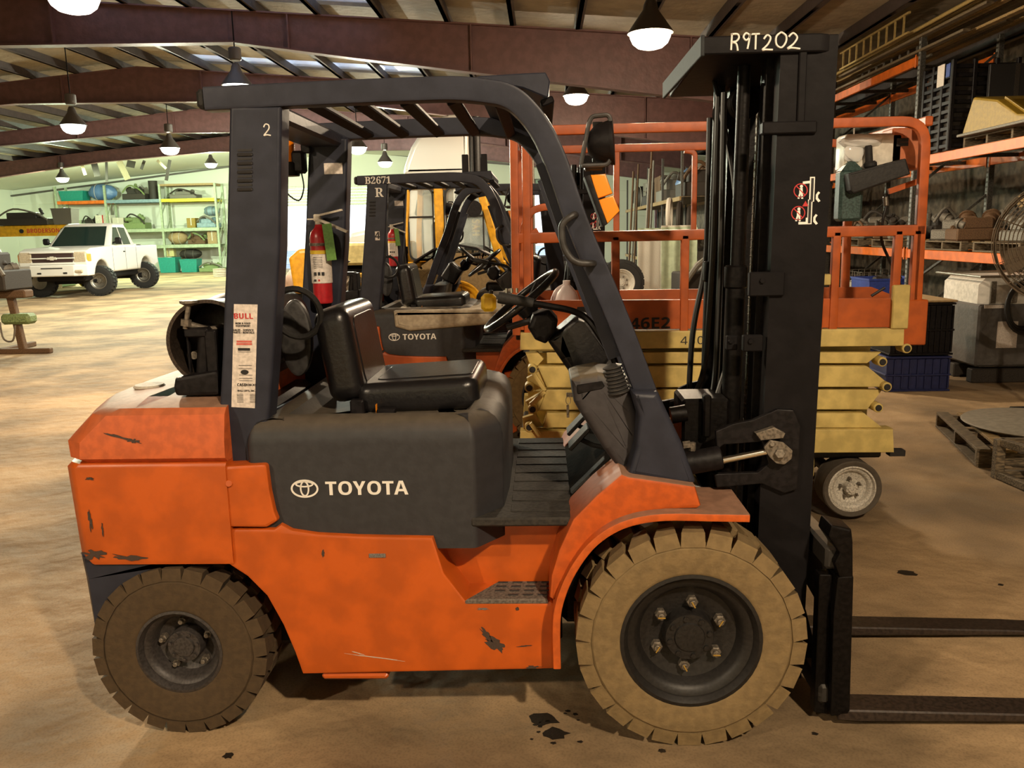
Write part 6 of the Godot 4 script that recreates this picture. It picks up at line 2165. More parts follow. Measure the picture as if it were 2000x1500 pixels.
func right_rack():
	var o := Vector3(5.5, 0, -11.7)
	var r := thing("pallet_rack", "tall pallet rack with orange beams and slotted grey uprights on the right wall", "pallet rack", o)
	mat("beam_orange", "d86c20", 0.4, 0.0, "grime", Vector3.ONE * 0.7, 0.03)
	mat("upright_grey", "55524c", 0.5, 0.4, "dirt", Vector3.ONE * 2.0, 0.1)
	mat("hole_light", "8e9390", 0.6, 0.2, "")
	mat("junk_dark", "3a332c", 0.7, 0.1, "dirt", Vector3.ONE * 4.0)
	mat("junk_rust", "6e5238", 0.75, 0.2, "dirt", Vector3.ONE * 4.0)
	mat("junk_grey", "7d776c", 0.6, 0.3, "dirt", Vector3.ONE * 4.0)
	mat("wood_tan", "a88a58", 0.75, 0.0, "wood", Vector3(1, 6, 6), 0.1)
	mat("wood_grey", "7c6c54", 0.8, 0.0, "wood", Vector3(1, 6, 6), 0.1)
	mat("card", "a58a62", 0.75, 0.0, "grime", Vector3.ONE * 2.0)
	mat("bin_blue", "2a3f8f", 0.5, 0.0, "grime", Vector3.ONE * 2.0)
	mat("bin_teal", "1f8a7a", 0.5, 0.0, "grime", Vector3.ONE * 2.0)
	mat("dull_yellow", "93761a", 0.5, 0.0, "grime", Vector3.ONE * 2.0)
	var zs := [-6.1, -9.87, -13.64, -17.41, -21.18]
	var m := MB.new()
	for z in zs:
		for x in [5.52, 6.62]:
			m = MB.new()
			m.bx(Vector3(x - 0.02, 0, z - 0.04), Vector3(x + 0.06, 4.35, z + 0.04), 0.004)
			obj("upright", m, plain("upright_grey"), r)
			m = MB.new()
			for k in 60:
				m.bx(Vector3(x - 0.0225, 0.12 + k * 0.07, z - 0.022), Vector3(x - 0.0195, 0.16 + k * 0.07, z - 0.006))
				m.bx(Vector3(x - 0.0225, 0.12 + k * 0.07, z + 0.006), Vector3(x - 0.0195, 0.16 + k * 0.07, z + 0.022))
			obj("slot_row", m, plain("hole_light"), r).set_meta("kind", "stuff")
			m = MB.new()
			m.bx(Vector3(x - 0.05, 0, z - 0.08), Vector3(x + 0.09, 0.012, z + 0.08))
			obj("foot_plate", m, plain("upright_grey"), r)
		for k in 4:
			m = MB.new()
			m.bar(Vector3(5.55, 0.2 + k * 1.0, z), Vector3(6.62, (1.1 if k % 2 == 0 else 1.1) + k * 1.0, z), 0.035, 0.035)
			obj("frame_brace", m, plain("upright_grey"), r)
	for i in zs.size() - 1:
		for y in [1.25, 2.58, 4.02]:
			if i == 0 and y > 4: continue
			for x in [5.50, 6.62]:
				m = MB.new()
				m.bx(Vector3(x - 0.025, y - 0.065, zs[i] - 0.045), Vector3(x + 0.025, y + 0.065, zs[i + 1] + 0.045), 0.006)
				obj("beam", m, plain("beam_orange"), r)
				for e in [zs[i] - 0.05, zs[i + 1] + 0.05]:
					m = MB.new()
					m.bx(Vector3(x - 0.035, y - 0.09, e - 0.012), Vector3(x - 0.02, y + 0.09, e + 0.012), 0.002)
					obj("end_clip", m, plain("beam_orange"), r)
			for k in 3:
				m = MB.new()
				var z: float = zs[i] - 0.7 - k * 1.15
				m.bx(Vector3(5.53, y + 0.0, z - 0.04), Vector3(6.6, y + 0.05, z + 0.04))
				obj("deck_bar", m, plain("upright_grey"), r)
	m = MB.new()
	m.bar(Vector3(5.5, 0.85, -9.6), Vector3(5.5, 1.2, -8.7), 0.03, 0.03)
	obj("diagonal_tie", m, plain("upright_grey"), r)
	# lowest beam level: pallets of castings
	var y1 := 1.315
	var spots := [[-7.5, "tan"], [-8.9, "grey"], [-10.9, "tan"], [-12.6, "grey"]]
	var plabel := ["pallet on the low orange beam nearest the drum fan", "pallet under engine parts, beside the slotted upright", "pallet on the low beam behind the lift's right railing", "pallet on the low beam seen under the lift's control box"]
	for k in 4:
		item("pallet", "pallet", plabel[k], "pallet", Vector3(6.06, y1, spots[k][0]), Vector3(1.0, 0.13, 1.1), "wood_grey", "wood_tan", "pallets on the low rack beam", 0.0, k)
	var names := ["dusty engine head with pipes at the near end of the low rack beam", "grey pump casting heaped behind the drum fan", "brown gearbox lying on the low beam's second pallet", "rusty manifold beside the slotted rack upright", "dark engine block behind the lift's top right railing", "small grey casting leaning on the brown gearbox", "tan-dusted axle part behind the teal can", "heap of grey fittings under the lift's control box", "rusty flanged part deep on the low rack level", "dark hub casting on the far pallet of the low rack level"]
	var cp := [[5.85, -7.25, 0.5, 0.34], [6.35, -7.95, 0.45, 0.42], [5.85, -8.6, 0.55, 0.40], [5.9, -9.25, 0.45, 0.38], [5.8, -10.7, 0.5, 0.34], [6.45, -8.55, 0.4, 0.5], [5.85, -11.3, 0.5, 0.3], [5.85, -12.3, 0.5, 0.36], [6.3, -12.9, 0.6, 0.5], [6.45, -10.9, 0.42, 0.5]]
	for k in 10:
		item("casting", "machine_casting", names[k], "machine part", Vector3(cp[k][0], y1 + 0.135, cp[k][1]), Vector3(cp[k][2], cp[k][3], cp[k][2] * 1.1), ["junk_grey", "junk_dark", "junk_rust", "junk_grey"][k % 4], ["junk_dark", "junk_grey", "junk_grey", "junk_rust"][k % 4], "castings on the low rack beam", k * 0.7, k + 3)
	item("coil", "rope_coil", "yellow-brown rope coil on castings near the drum fan", "rope", Vector3(5.9, y1 + 0.53, -7.2), Vector3(0.5, 0.16, 0.5), "wood_tan")
	# floor level of the rack
	item("cage", "liquid_tote", "white tank in a wire cage on the floor behind the lift's orange railing", "tote", Vector3(6.05, 0.02, -12.3), Vector3(1.0, 0.85, 1.1), "carton_white", "old_steel")
	item("bin", "blue_tub", "bright blue open tub on the floor in front of the caged tank", "tub", Vector3(5.6, 0.02, -10.9), Vector3(0.8, 0.80, 0.8), "bin_blue", "junk_dark")
	item("casting", "machine_casting", "dark machine part in the deep shade under the low beam", "machine part", Vector3(6.1, 0.02, -8.4), Vector3(0.9, 0.7, 0.9), "junk_dark", "junk_dark")
	item("carton", "cable_drum_box", "flat tan box below the low beam beside the blue crate stack", "box", Vector3(5.9, 0.02, -7.4), Vector3(0.9, 0.42, 0.9), "card", "tape")
	# middle level
	var y2 := 2.645
	item("pallet", "pallet", "pallet on the middle orange beam beneath the yellow hood", "pallet", Vector3(6.06, y2, -7.9), Vector3(1.0, 0.14, 1.2), "wood_grey", "wood_tan")
	lattice_crate(Vector3(5.85, y2, -9.05))
	yellow_hood(Vector3(6.0, y2 + 0.145, -7.6))
	item("carton", "black_board", "black flat board standing between the slatted crate and the yellow hood", "panel", Vector3(6.15, y2, -8.45), Vector3(0.7, 1.05, 0.06), "print_black", "junk_dark")
	item("carton", "brown_carton", "brown carton deep on the middle rack level", "box", Vector3(6.3, y2, -11.2), Vector3(0.6, 0.5, 0.8), "card", "tape")
	item("casting", "machine_casting", "rusty part on the middle beam at the mast's right edge", "machine part", Vector3(5.8, y2, -13.2), Vector3(0.5, 0.35, 0.6), "junk_rust", "junk_dark")
	# top level: boards, conduit and cable ladders, running along the rack
	var y3 := 4.09
	for k in 7:
		var m2 := MB.new()
		var x := 5.45 + (k % 4) * 0.20
		var y := y3 + 0.05 + (k / 4) * 0.12 + 0.02 * k
		var a := Vector3(x, y, -13.9 + (k * 37 % 5) * 0.3)
		var b := Vector3(x + 0.1, y + 0.02, -8.6 + (k * 53 % 7) * 0.28)
		m2.bar(a, b, 0.10, 0.035, Vector3.UP, 0.004)
		solo("long_board", m2, plain("wood_tan" if k % 2 else "wood_grey"), "long tan board on the rack top, %s from the aisle in its %s layer" % [["first", "second", "third", "fourth"][k % 4], ["lower", "upper"][k / 4]], "board", "boards on the top rack level", a)
	for k in 5:
		var m2 := MB.new()
		var a := Vector3(5.5 + k * 0.13, y3 + 0.36 + 0.015 * k, -14.2)
		var b := Vector3(5.55 + k * 0.13, y3 + 0.42 + 0.015 * k, -7.9 - k * 0.35)
		m2.tube(PackedVector3Array([a, b]), 0.028, 10)
		solo("conduit_pipe", m2, mat("conduit", "b39a62", 0.45, 0.2, "grime", Vector3.ONE * 3.0), "pale yellow pipe lying high on the rack, %s from the aisle" % ["first", "second", "third", "fourth", "fifth"][k], "pipe", "pipes on the top rack level", a)
	for k in 2:
		var c := Vector3(5.42 + k * 0.35, y3 + 0.05 + 0.32 * (1 - k), -13.0)
		var t := thing("ladder_frame", ["tan ladder-like frame standing on edge nearest the mast on the top level", "grey ladder-like frame lying behind the tan one on the top level"][k], "ladder", c)
		for j in 2:
			m = MB.new()
			m.bar(c + Vector3(0, j * 0.28, 0), c + Vector3(0, j * 0.28, 2.9), 0.03, 0.03)
			obj("rail", m, plain("conduit" if k == 0 else "junk_grey"), t)
		for j in 9:
			m = MB.new()
			m.bar(c + Vector3(0, 0, 0.15 + j * 0.32), c + Vector3(0, 0.28, 0.15 + j * 0.32), 0.025, 0.025)
			obj("rung", m, plain("conduit" if k == 0 else "junk_grey"), t)

func lattice_crate(at: Vector3):
	var r := thing("slatted_crate", "tall dark slatted plastic crate with a white paper label on the middle rack level", "crate", at)
	var m := MB.new()
	for k in 10:
		m = MB.new()
		m.bx(at + Vector3(-0.40, 0.04 + k * 0.112, 0.40), at + Vector3(0.40, 0.09 + k * 0.112, 0.43), 0.004)
		obj("slat", m, plain("black_paint"), r)
		m = MB.new()
		m.bx(at + Vector3(-0.43, 0.04 + k * 0.112, -0.40), at + Vector3(-0.40, 0.09 + k * 0.112, 0.40), 0.004)
		obj("slat", m, plain("black_paint"), r)
	for x in [-0.42, -0.14, 0.14, 0.42]:
		m = MB.new()
		m.bx(at + Vector3(x - 0.025, 0, 0.39), at + Vector3(x + 0.025, 1.16, 0.44), 0.006)
		obj("post", m, plain("black_paint"), r)
		m = MB.new()
		m.bx(at + Vector3(-0.44, 0, x - 0.025), at + Vector3(-0.39, 1.16, x + 0.025), 0.006)
		obj("post", m, plain("black_paint"), r)
	m = MB.new()
	m.bx(at + Vector3(-0.38, 0, -0.42), at + Vector3(0.42, 1.1, 0.38), 0.01)
	obj("inner_box", m, plain("junk_dark"), r)
	m = MB.new()
	m.bx(at + Vector3(-0.448, 0.86, 0.02), at + Vector3(-0.441, 1.14, 0.22))
	obj("paper_label", m, plain("sticker_white"), r)
	m = MB.new()
	m.bx(at + Vector3(-0.448, 0.95, 0.27), at + Vector3(-0.441, 1.12, 0.38))
	obj("blue_label", m, plain("bin_blue"), r)

func yellow_hood(at: Vector3):
	var r := thing("yellow_hood", "large dull yellow ribbed machine hood on the middle rack level", "machine hood", at)
	var m := MB.new()
	m.t = Transform3D(ACROSS, at)
	m.ext(rnd(pv([0.95, 0.0, 0.98, 0.06, 0.55, 0.12, 0.1, 0.34, -0.5, 0.46, -0.75, 0.0]), 0.05, 3), -0.55, 0.45, 0.03, 2)
	obj("shell", m, plain("dull_yellow"), r)
	for k in 3:
		m = MB.new()
		m.bar(at + Vector3(-0.45 + k * 0.32, 0.14, 0.55), at + Vector3(-0.45 + k * 0.32, 0.36, 0.10), 0.03, 0.03)
		obj("rib", m, plain("dull_yellow"), r)
	m = MB.new()
	m.bx(at + Vector3(-0.58, -0.005, -0.8), at + Vector3(0.48, 0.03, 1.0), 0.006)
	obj("base_rim", m, plain("junk_grey"), r)

# floor pieces at the right: tote, fan, crates, pallet with a disc, steel stand
func right_floor():
	var at := Vector3(5.03, 0, -6.28)
	var r := thing("water_tote", "grey-wrapped caged tote with a white tank top standing before the pallet rack", "tote", at)
	var m := MB.new()
	m.bx(at + Vector3(-0.44, 0.16, -0.46), at + Vector3(0.44, 1.12, 0.46), 0.08)
	obj("tank", m, mat("tank_white", "cfcac0", 0.45, 0.0, "grime", Vector3.ONE * 2.0), r)
	m = MB.new()
	m.bx(at + Vector3(-0.47, 0.18, -0.49), at + Vector3(0.47, 0.84, 0.49), 0.02)
	obj("grey_cover", m, mat("cover_grey", "575350", 0.5, 0.0, "grime", Vector3.ONE * 2.0), r)
	for k in 2:
		m = MB.new()
		m.bx(at + Vector3(-0.36 + k * 0.22, 0.85, 0.462), at + Vector3(-0.30 + k * 0.22, 1.08, 0.480), 0.006)
		obj("strap", m, plain("junk_grey"), r)
	for y in [1.13]:
		m = MB.new()
		m.tube(PackedVector3Array([at + Vector3(-0.485, y, -0.49), at + Vector3(0.485, y, -0.49), at + Vector3(0.485, y, 0.505), at + Vector3(-0.485, y, 0.505)]), 0.014, 8, true)
		obj("cage_hoop", m, plain("steel"), r)
	for k in 3:
		m = MB.new()
		m.bx(at + Vector3(-0.48, 0.0, -0.46 + k * 0.40), at + Vector3(0.48, 0.15, -0.34 + k * 0.40), 0.01)
		obj("pallet_runner", m, plain("junk_dark"), r)
	m = MB.new()
	m.bx(at + Vector3(-0.27, 0.38, 0.491), at + Vector3(-0.06, 0.66, 0.496))
	obj("paper_label", m, plain("sticker_white"), r)
	m = MB.new()
	m.bx(at + Vector3(-0.42, 0.80, 0.491), at + Vector3(-0.22, 0.835, 0.495))
	obj("name_strip", m, plain("sticker_white"), r)
	# cables looped over it
	var c := thing("cable_loop", "black cable loops hanging on the front of the grey-wrapped tote", "cable", Vector3(4.98, 0.7, -5.72))
	for k in 3:
		m = MB.new()
		var ring := []
		for j in 25:
			ring.append(Vector3(4.98 + sin(TAU * j / 24) * (0.15 + k * 0.03), 0.82 + cos(TAU * j / 24) * (0.22 + k * 0.03), -5.74 + k * 0.03))
		m.tube(PackedVector3Array(ring), 0.014, 7)
		obj("loop", m, plain("hose"), c)
	# drum fan
	var fc := Vector3(4.38, 1.515, -4.15)
	var fan := thing("drum_fan", "large round caged fan at the right edge before the tote", "fan", Vector3(4.38, 0, -4.15))
	var ax := Vector3(-0.55, 0.05, 0.83).normalized()
	var u := (Vector3.UP - ax * ax.y).normalized()
	var w := ax.cross(u)
	m = MB.new()
	m.lathe(pv([0.512, -0.17, 0.52, -0.17, 0.52, 0.02, 0.512, 0.02, 0.512, -0.17]), fc, ax, 48)
	obj("drum", m, mat("dusty_brown", "6a5a46", 0.7, 0.1, "grime", Vector3.ONE * 3.0), fan)
	for side in [0.17, -0.17]:
		m = MB.new()
		for k in 15:
			var ring := PackedVector3Array()
			var rad := 0.08 + k * 0.031
			for j in 32:
				ring.append(fc + ax * (side * (1.25 - 0.25 * rad / 0.5)) + (u * cos(TAU * j / 32) + w * sin(TAU * j / 32)) * rad)
			m.tube(ring, 0.0035, 5, true)
		for j in 16:
			var d := u * cos(TAU * j / 16) + w * sin(TAU * j / 16)
			m.tube(PackedVector3Array([fc + ax * side * 1.22 + d * 0.07, fc + ax * side + d * 0.51]), 0.0035, 5)
		obj("wire_guard", m, plain("dusty_brown"), fan).set_meta("kind", "stuff")
	for j in 4:
		m = MB.new()
		var d := u * cos(TAU * j / 4 + 0.4) + w * sin(TAU * j / 4 + 0.4)
		var e := ax.cross(d)
		m.loft([PackedVector3Array([fc + d * 0.06 - e * 0.04, fc + d * 0.06 + e * 0.04 + ax * 0.02, fc + d * 0.06 + e * 0.04 + ax * 0.024, fc + d * 0.06 - e * 0.04 + ax * 0.004]), PackedVector3Array([fc + d * 0.46 - e * 0.12 - ax * 0.05, fc + d * 0.46 + e * 0.12 + ax * 0.05, fc + d * 0.46 + e * 0.12 + ax * 0.054, fc + d * 0.46 - e * 0.12 - ax * 0.046])])
		obj("blade", m, plain("dusty_brown"), fan)
	m = MB.new()
	m.cyl(fc - ax * 0.1, fc + ax * 0.12, 0.07, 16, 0.02)
	obj("motor", m, plain("black_paint"), fan)
	m = MB.new()
	m.tube(PackedVector3Array([Vector3(fc.x, 0.04, fc.z), fc - u * 0.52]), 0.025, 10)
	m.bx(Vector3(fc.x - 0.2, 0, fc.z - 0.25), Vector3(fc.x + 0.3, 0.05, fc.z + 0.2), 0.01)
	obj("stand", m, plain("black_paint"), fan)
	# crates
	var b := Vector3(3.80, 0, -5.80)
	var cr := thing("blue_crate", "dark blue ribbed bulk crate on the floor at the right end of the scissor lift", "crate", b)
	crate_walls(cr, b, Vector3(0.66, 0.36, 0.80), "bin_blue_dark", 9)
	var top := b + Vector3(0.02, 0.372, 0)
	var cr2 := thing("mesh_crate", "black mesh-sided crate stacked on the dark blue crate", "crate", top)
	crate_walls(cr2, top, Vector3(0.64, 0.53, 0.78), "black_paint", 12)
	var lid := top + Vector3(0, 0.536, 0)
	item("carton", "cardboard_sheet", "flat tan sheet lying on top of the black mesh crate", "cardboard", lid, Vector3(0.66, 0.02, 0.80), "card", "card")
	# pallet with a grey disc, and the frame beside it
	item("pallet", "pallet", "worn wooden pallet on the open floor carrying a big grey disc", "pallet", Vector3(3.66, 0, -3.12), Vector3(1.05, 0.13, 1.25), "wood_grey", "wood_tan", "", -0.22, 5)
	m = MB.new()
	var dc := Vector3(3.78, 0.135, -3.25)
	m.lathe(pv([0, 0.0, 0.45, 0.0, 0.52, 0.02, 0.53, 0.03, 0.52, 0.04, 0.3, 0.062, 0, 0.07]), dc, Vector3.UP, 48)
	solo("grey_disc", m, mat("disc_grey", "8d8576", 0.7, 0.0, "grime", Vector3.ONE * 2.0), "big round grey disc lying flat on the floor pallet", "disc", "", dc)
	var fr := thing("wooden_stand", "low wooden frame with an upright corner leg in front of the floor pallet", "stand", Vector3(3.3, 0, -2.2))
	var q := [Vector3(3.02, 0, -2.32), Vector3(3.02, 0.27, -2.42), Vector3(3.95, 0.27, -2.35), Vector3(3.9, 0, -1.35)]
	for s in [[Vector3(3.02, 0, -2.36), Vector3(3.02, 0.27, -2.36), 0.06], [Vector3(3.02, 0.25, -2.36), Vector3(3.9, 0.25, -2.30), 0.05], [Vector3(3.02, 0.25, -2.36), Vector3(3.30, 0.25, -1.5), 0.05], [Vector3(3.02, 0.03, -2.34), Vector3(3.12, 0.03, -1.5), 0.05], [Vector3(3.02, 0.03, -2.36), Vector3(3.9, 0.03, -2.30), 0.05], [Vector3(3.9, 0.0, -2.30), Vector3(3.9, 0.27, -2.30), 0.06]]:
		m = MB.new()
		m.bar(s[0], s[1], s[2], s[2], Vector3.UP, 0.005)
		obj("rail", m, plain("wood_grey"), fr)

func crate_walls(r: Node3D, at: Vector3, s: Vector3, key: String, ribs: int):
	if not mats.has("bin_blue_dark"):
		mat("bin_blue_dark", "222a5c", 0.55, 0.0, "grime", Vector3.ONE * 2.0)
	var m := MB.new()
	m.bx(at + Vector3(-s.x / 2 + 0.02, 0.0, -s.z / 2 + 0.02), at + Vector3(s.x / 2 - 0.02, s.y - 0.02, s.z / 2 - 0.02), 0.01)
	obj("shell", m, plain(key), r)
	for k in ribs:
		m = MB.new()
		var x := -s.x / 2 + 0.02 + k * (s.x - 0.04) / (ribs - 1)
		m.bx(at + Vector3(x - 0.008, 0.03, s.z / 2 - 0.025), at + Vector3(x + 0.008, s.y - 0.03, s.z / 2), 0.003)
		obj("rib", m, plain(key), r)
	for y in [0.0, s.y * 0.5, s.y]:
		m = MB.new()
		m.bx(at + Vector3(-s.x / 2, clampf(y - 0.02, 0, 9), -s.z / 2), at + Vector3(s.x / 2, clampf(y, 0.02, 9), s.z / 2 + 0.004), 0.005)
		obj("band", m, plain(key), r)

func far_left():
	mat("rack_pale", "a9b597", 0.5, 0.1, "grime", Vector3.ONE * 0.8)
	mat("rack_yellow", "d8cc2e", 0.5, 0.0, "grime", Vector3.ONE * 0.8)
	mat("rack_blue", "7f95a0", 0.5, 0.1, "grime", Vector3.ONE * 0.8)
	mat("bag_blue", "5f7fae", 0.4, 0.0, "dirt", Vector3.ONE * 2.0)
	mat("green_junk", "7d8f5a", 0.6, 0.0, "dirt", Vector3.ONE * 2.0)
	mat("crane_yellow", "dfa414", 0.45, 0.0, "grime", Vector3.ONE * 0.8, 0.0)
	var z := -40.6
	var o := Vector3(-20.5, 0, z)
	var r := thing("steel_shelving", "long pale steel shelving on the far end wall behind the pickup", "shelving", o)
	var xs := [-25.25, -22.65, -19.75, -16.85]
	var m := MB.new()
	for x in xs:
		for dz in [0.0, -1.0]:
			m = MB.new()
			m.bx(Vector3(x - 0.05, 0, z + dz - 0.05), Vector3(x + 0.05, 4.5, z + dz + 0.05))
			obj("upright", m, plain("rack_pale"), r)
		for k in 3:
			m = MB.new()
			m.bar(Vector3(x, 0.3 + k * 1.3, z), Vector3(x, 1.5 + k * 1.3, z - 1.0), 0.04, 0.04)
			obj("frame_brace", m, plain("rack_pale"), r)
	for i in 3:
		for y in [1.4, 2.25, 3.75]:
			var key := "rack_pale"
			if y > 3: key = ["beam_orange", "rack_blue", "rack_yellow"][i]
			for dz in [0.0, -1.0]:
				m = MB.new()
				m.bx(Vector3(xs[i] + 0.05, y - 0.16, z + dz - 0.03), Vector3(xs[i + 1] - 0.05, y, z + dz + 0.03))
				obj("beam", m, plain(key), r)
			m = MB.new()
			m.bx(Vector3(xs[i] + 0.05, y - 0.02, z - 0.97), Vector3(xs[i + 1] - 0.05, y + 0.005, z - 0.03))
			obj("shelf_deck", m, plain("rack_pale"), r)
	m = MB.new()
	m.bx(Vector3(xs[2] + 0.05, 4.40, z - 1.0), Vector3(xs[3] - 0.05, 4.5, z + 0.05))
	obj("top_deck", m, plain("card"), r)
	var sh := [
		["bin", "teal_bin", "teal bin on the top shelf over the orange beam", "bin", -24.5, 3.76, Vector3(1.3, 0.5, 0.8), "bin_teal", "tape"],
		["bundle", "blue_bundle", "blue plastic-wrapped bundle on the top shelf beside the teal bin", "bundle", -23.0, 3.76, Vector3(1.5, 0.85, 0.8), "bag_blue", "tape"],
		["casting", "dark_machine", "dark machine on the top shelf right of the blue bundle", "machine", -21.2, 3.76, Vector3(1.2, 0.75, 0.8), "junk_dark", "green_junk"],
		["drum", "dark_canister", "dark canister standing on the blue-grey top beam", "canister", -20.3, 3.76, Vector3(0.45, 0.95, 0.45), "junk_dark", "junk_grey"],
		["casting", "grey_motor", "grey motor lying under the top deck over the yellow beam", "motor", -18.6, 3.76, Vector3(1.4, 0.5, 0.8), "junk_grey", "junk_dark"],
		["casting", "blue_grey_motor", "blue-grey motor with looped cables at the shelving's far end", "motor", -17.5, 2.26, Vector3(1.0, 0.6, 0.8), "rack_blue", "junk_grey"],
		["bundle", "cable_heap", "heap of silver cable on the blue-grey motor's shelf", "cable", -17.3, 2.85, Vector3(0.8, 0.5, 0.7), "rack_blue", "junk_grey"],
		["carton", "yellow_carton", "small yellow carton on the middle shelf under the yellow beam", "box", -18.35, 2.26, Vector3(0.45, 0.5, 0.5), "dull_yellow", "tape"],
		["carton", "white_carton", "white carton with a red corner above the pickup's cab", "box", -23.0, 2.26, Vector3(0.8, 0.75, 0.6), "carton_white", "print_red"],
		["carton", "cream_carton", "plain cream carton beside the white one above the pickup's cab", "box", -22.2, 2.26, Vector3(0.6, 0.6, 0.6), "tape", "carton_white"],
		["casting", "olive_machine", "olive machine on the middle shelf above the pickup's bed", "machine", -21.3, 2.26, Vector3(1.1, 0.8, 0.8), "green_junk", "junk_dark"],
		["bin", "pale_green_bin", "pale green tub on the middle shelf over the crane beam", "bin", -24.6, 2.26, Vector3(0.9, 0.5, 0.7), "rack_pale", "green_junk"],
		["casting", "black_pump", "black pump beside the pale green tub", "pump", -23.8, 2.26, Vector3(0.7, 0.75, 0.6), "junk_dark", "junk_dark"],
		["bundle", "tan_sack", "tan sack on the lower shelf right of the pickup's tail", "sack", -19.2, 1.41, Vector3(1.0, 0.7, 0.8), "card", "tape"],
		["casting", "brown_gearbox", "brown gearbox on the lower shelf beside the tan sack", "gearbox", -18.1, 1.41, Vector3(0.9, 0.6, 0.8), "junk_rust", "green_junk"],
		["carton", "buff_box", "upright buff box on the lower shelf near its end post", "box", -17.3, 1.41, Vector3(0.5, 0.65, 0.5), "card", "tape"],
		["bin", "teal_tote", "teal tote on the floor by the pickup's rear bumper", "bin", -19.2, 0.01, Vector3(0.9, 0.75, 0.7), "bin_teal", "tape"],
		["bin", "teal_tub", "second teal tub on the floor under the shelving", "bin", -18.1, 0.01, Vector3(0.9, 0.65, 0.7), "bin_teal", "junk_dark"],
		["bundle", "grey_tarp", "dark grey tarp heap behind the teal tubs", "tarp", -18.6, 0.62, Vector3(1.2, 0.55, 0.6), "junk_dark", "junk_grey"],
		["carton", "cream_board", "leaning cream board between the pickup and the teal tote", "panel", -19.7, 0.80, Vector3(0.5, 0.55, 0.3), "pale_cream", "tape"],
		["casting", "green_scrap", "heap of greenish scrap on the floor at the shelving's end", "scrap", -16.9, 0.01, Vector3(1.3, 0.5, 0.8), "green_junk", "junk_grey"],
	]
	for k in sh.size():
		var s = sh[k]
		item(s[0], s[1], s[2], s[3], Vector3(s[4], s[5], z - 0.5 + (1.3 if s[5] < 0.5 else 0.0)), s[6], s[7], s[8], "", 0.0, k + 40)
	# bicycles-like tubing and a white roll near the far pillar
	item("coil", "tube_rack", "stack of blue and red tubing standing by the far shelving's end", "tubing", Vector3(-15.3, 0.01, z + 0.8), Vector3(1.0, 1.2, 1.0), "rack_blue", "print_red")
	item("drum", "white_roller", "short white roller lying on the floor near the rear pillar", "roller", Vector3(-14.4, 0.01, -34.0), Vector3(0.55, 0.35, 0.55), "tape", "card")
	# yellow crane beam on trestles, left of the pickup
	var cz := -29.6
	var cb := thing("crane_beam", "long yellow crane beam on trestles left of the pickup", "beam", Vector3(-21.5, 0, cz))
	m = MB.new()
	m.bx(Vector3(-24.5, 1.92, cz - 0.2), Vector3(-18.2, 2.34, cz + 0.2), 0.02)
	obj("beam", m, plain("crane_yellow"), cb)
	lettering("painted_name", "BRODERSON", 0.16, plain("print_red"), Transform3D(Basis.IDENTITY, Vector3(-19.45, 2.12, cz + 0.201)), cb)
	for x in [-23.6, -18.9]:
		m = MB.new()
		m.bar(Vector3(x - 0.35, 0, cz), Vector3(x, 1.92, cz), 0.12, 0.12)
		m.bar(Vector3(x + 0.35, 0, cz), Vector3(x, 1.92, cz), 0.12, 0.12)
		obj("trestle", m, plain("junk_dark"), cb)
	m = MB.new()
	m.cyl(Vector3(-20.3, 2.12, cz + 0.18), Vector3(-20.3, 2.12, cz + 0.24), 0.08, 14)
	obj("pin", m, plain("print_black"), cb)
	var left := [
		["casting", "engine_cradle", "black tubular cradle resting above the yellow crane beam", "frame", Vector3(-20.15, 2.345, cz), Vector3(2.0, 0.65, 0.7), "junk_dark", "junk_grey"],
		["bin", "grey_bin", "grey ribbed bin standing on the crane beam nearest the pickup", "bin", Vector3(-18.6, 2.345, cz), Vector3(0.8, 0.6, 0.6), "junk_grey", "junk_dark"],
		["casting", "green_yellow_pump", "green and yellow pump set under the crane beam", "pump", Vector3(-18.9, 0.01, cz + 1.2), Vector3(1.6, 1.4, 1.0), "green_junk", "crane_yellow"],
		["bundle", "yellow_bag", "yellow cone-shaped cover beside the pickup's hood", "cover", Vector3(-17.4, 0.01, cz + 1.4), Vector3(0.6, 1.6, 0.6), "rack_yellow", "crane_yellow"],
		["carton", "tan_crate", "tan crate standing behind the engine at the left edge", "crate", Vector3(-18.2, 0.01, -26.6), Vector3(1.2, 0.9, 1.0), "card", "wood_grey"],
	]
	for k in left.size():
		var s = left[k]
		item(s[0], s[1], s[2], s[3], s[4], s[5], s[6], s[7], "", 0.0, k + 80)
	engine_stand()
	ceiling_scrap()

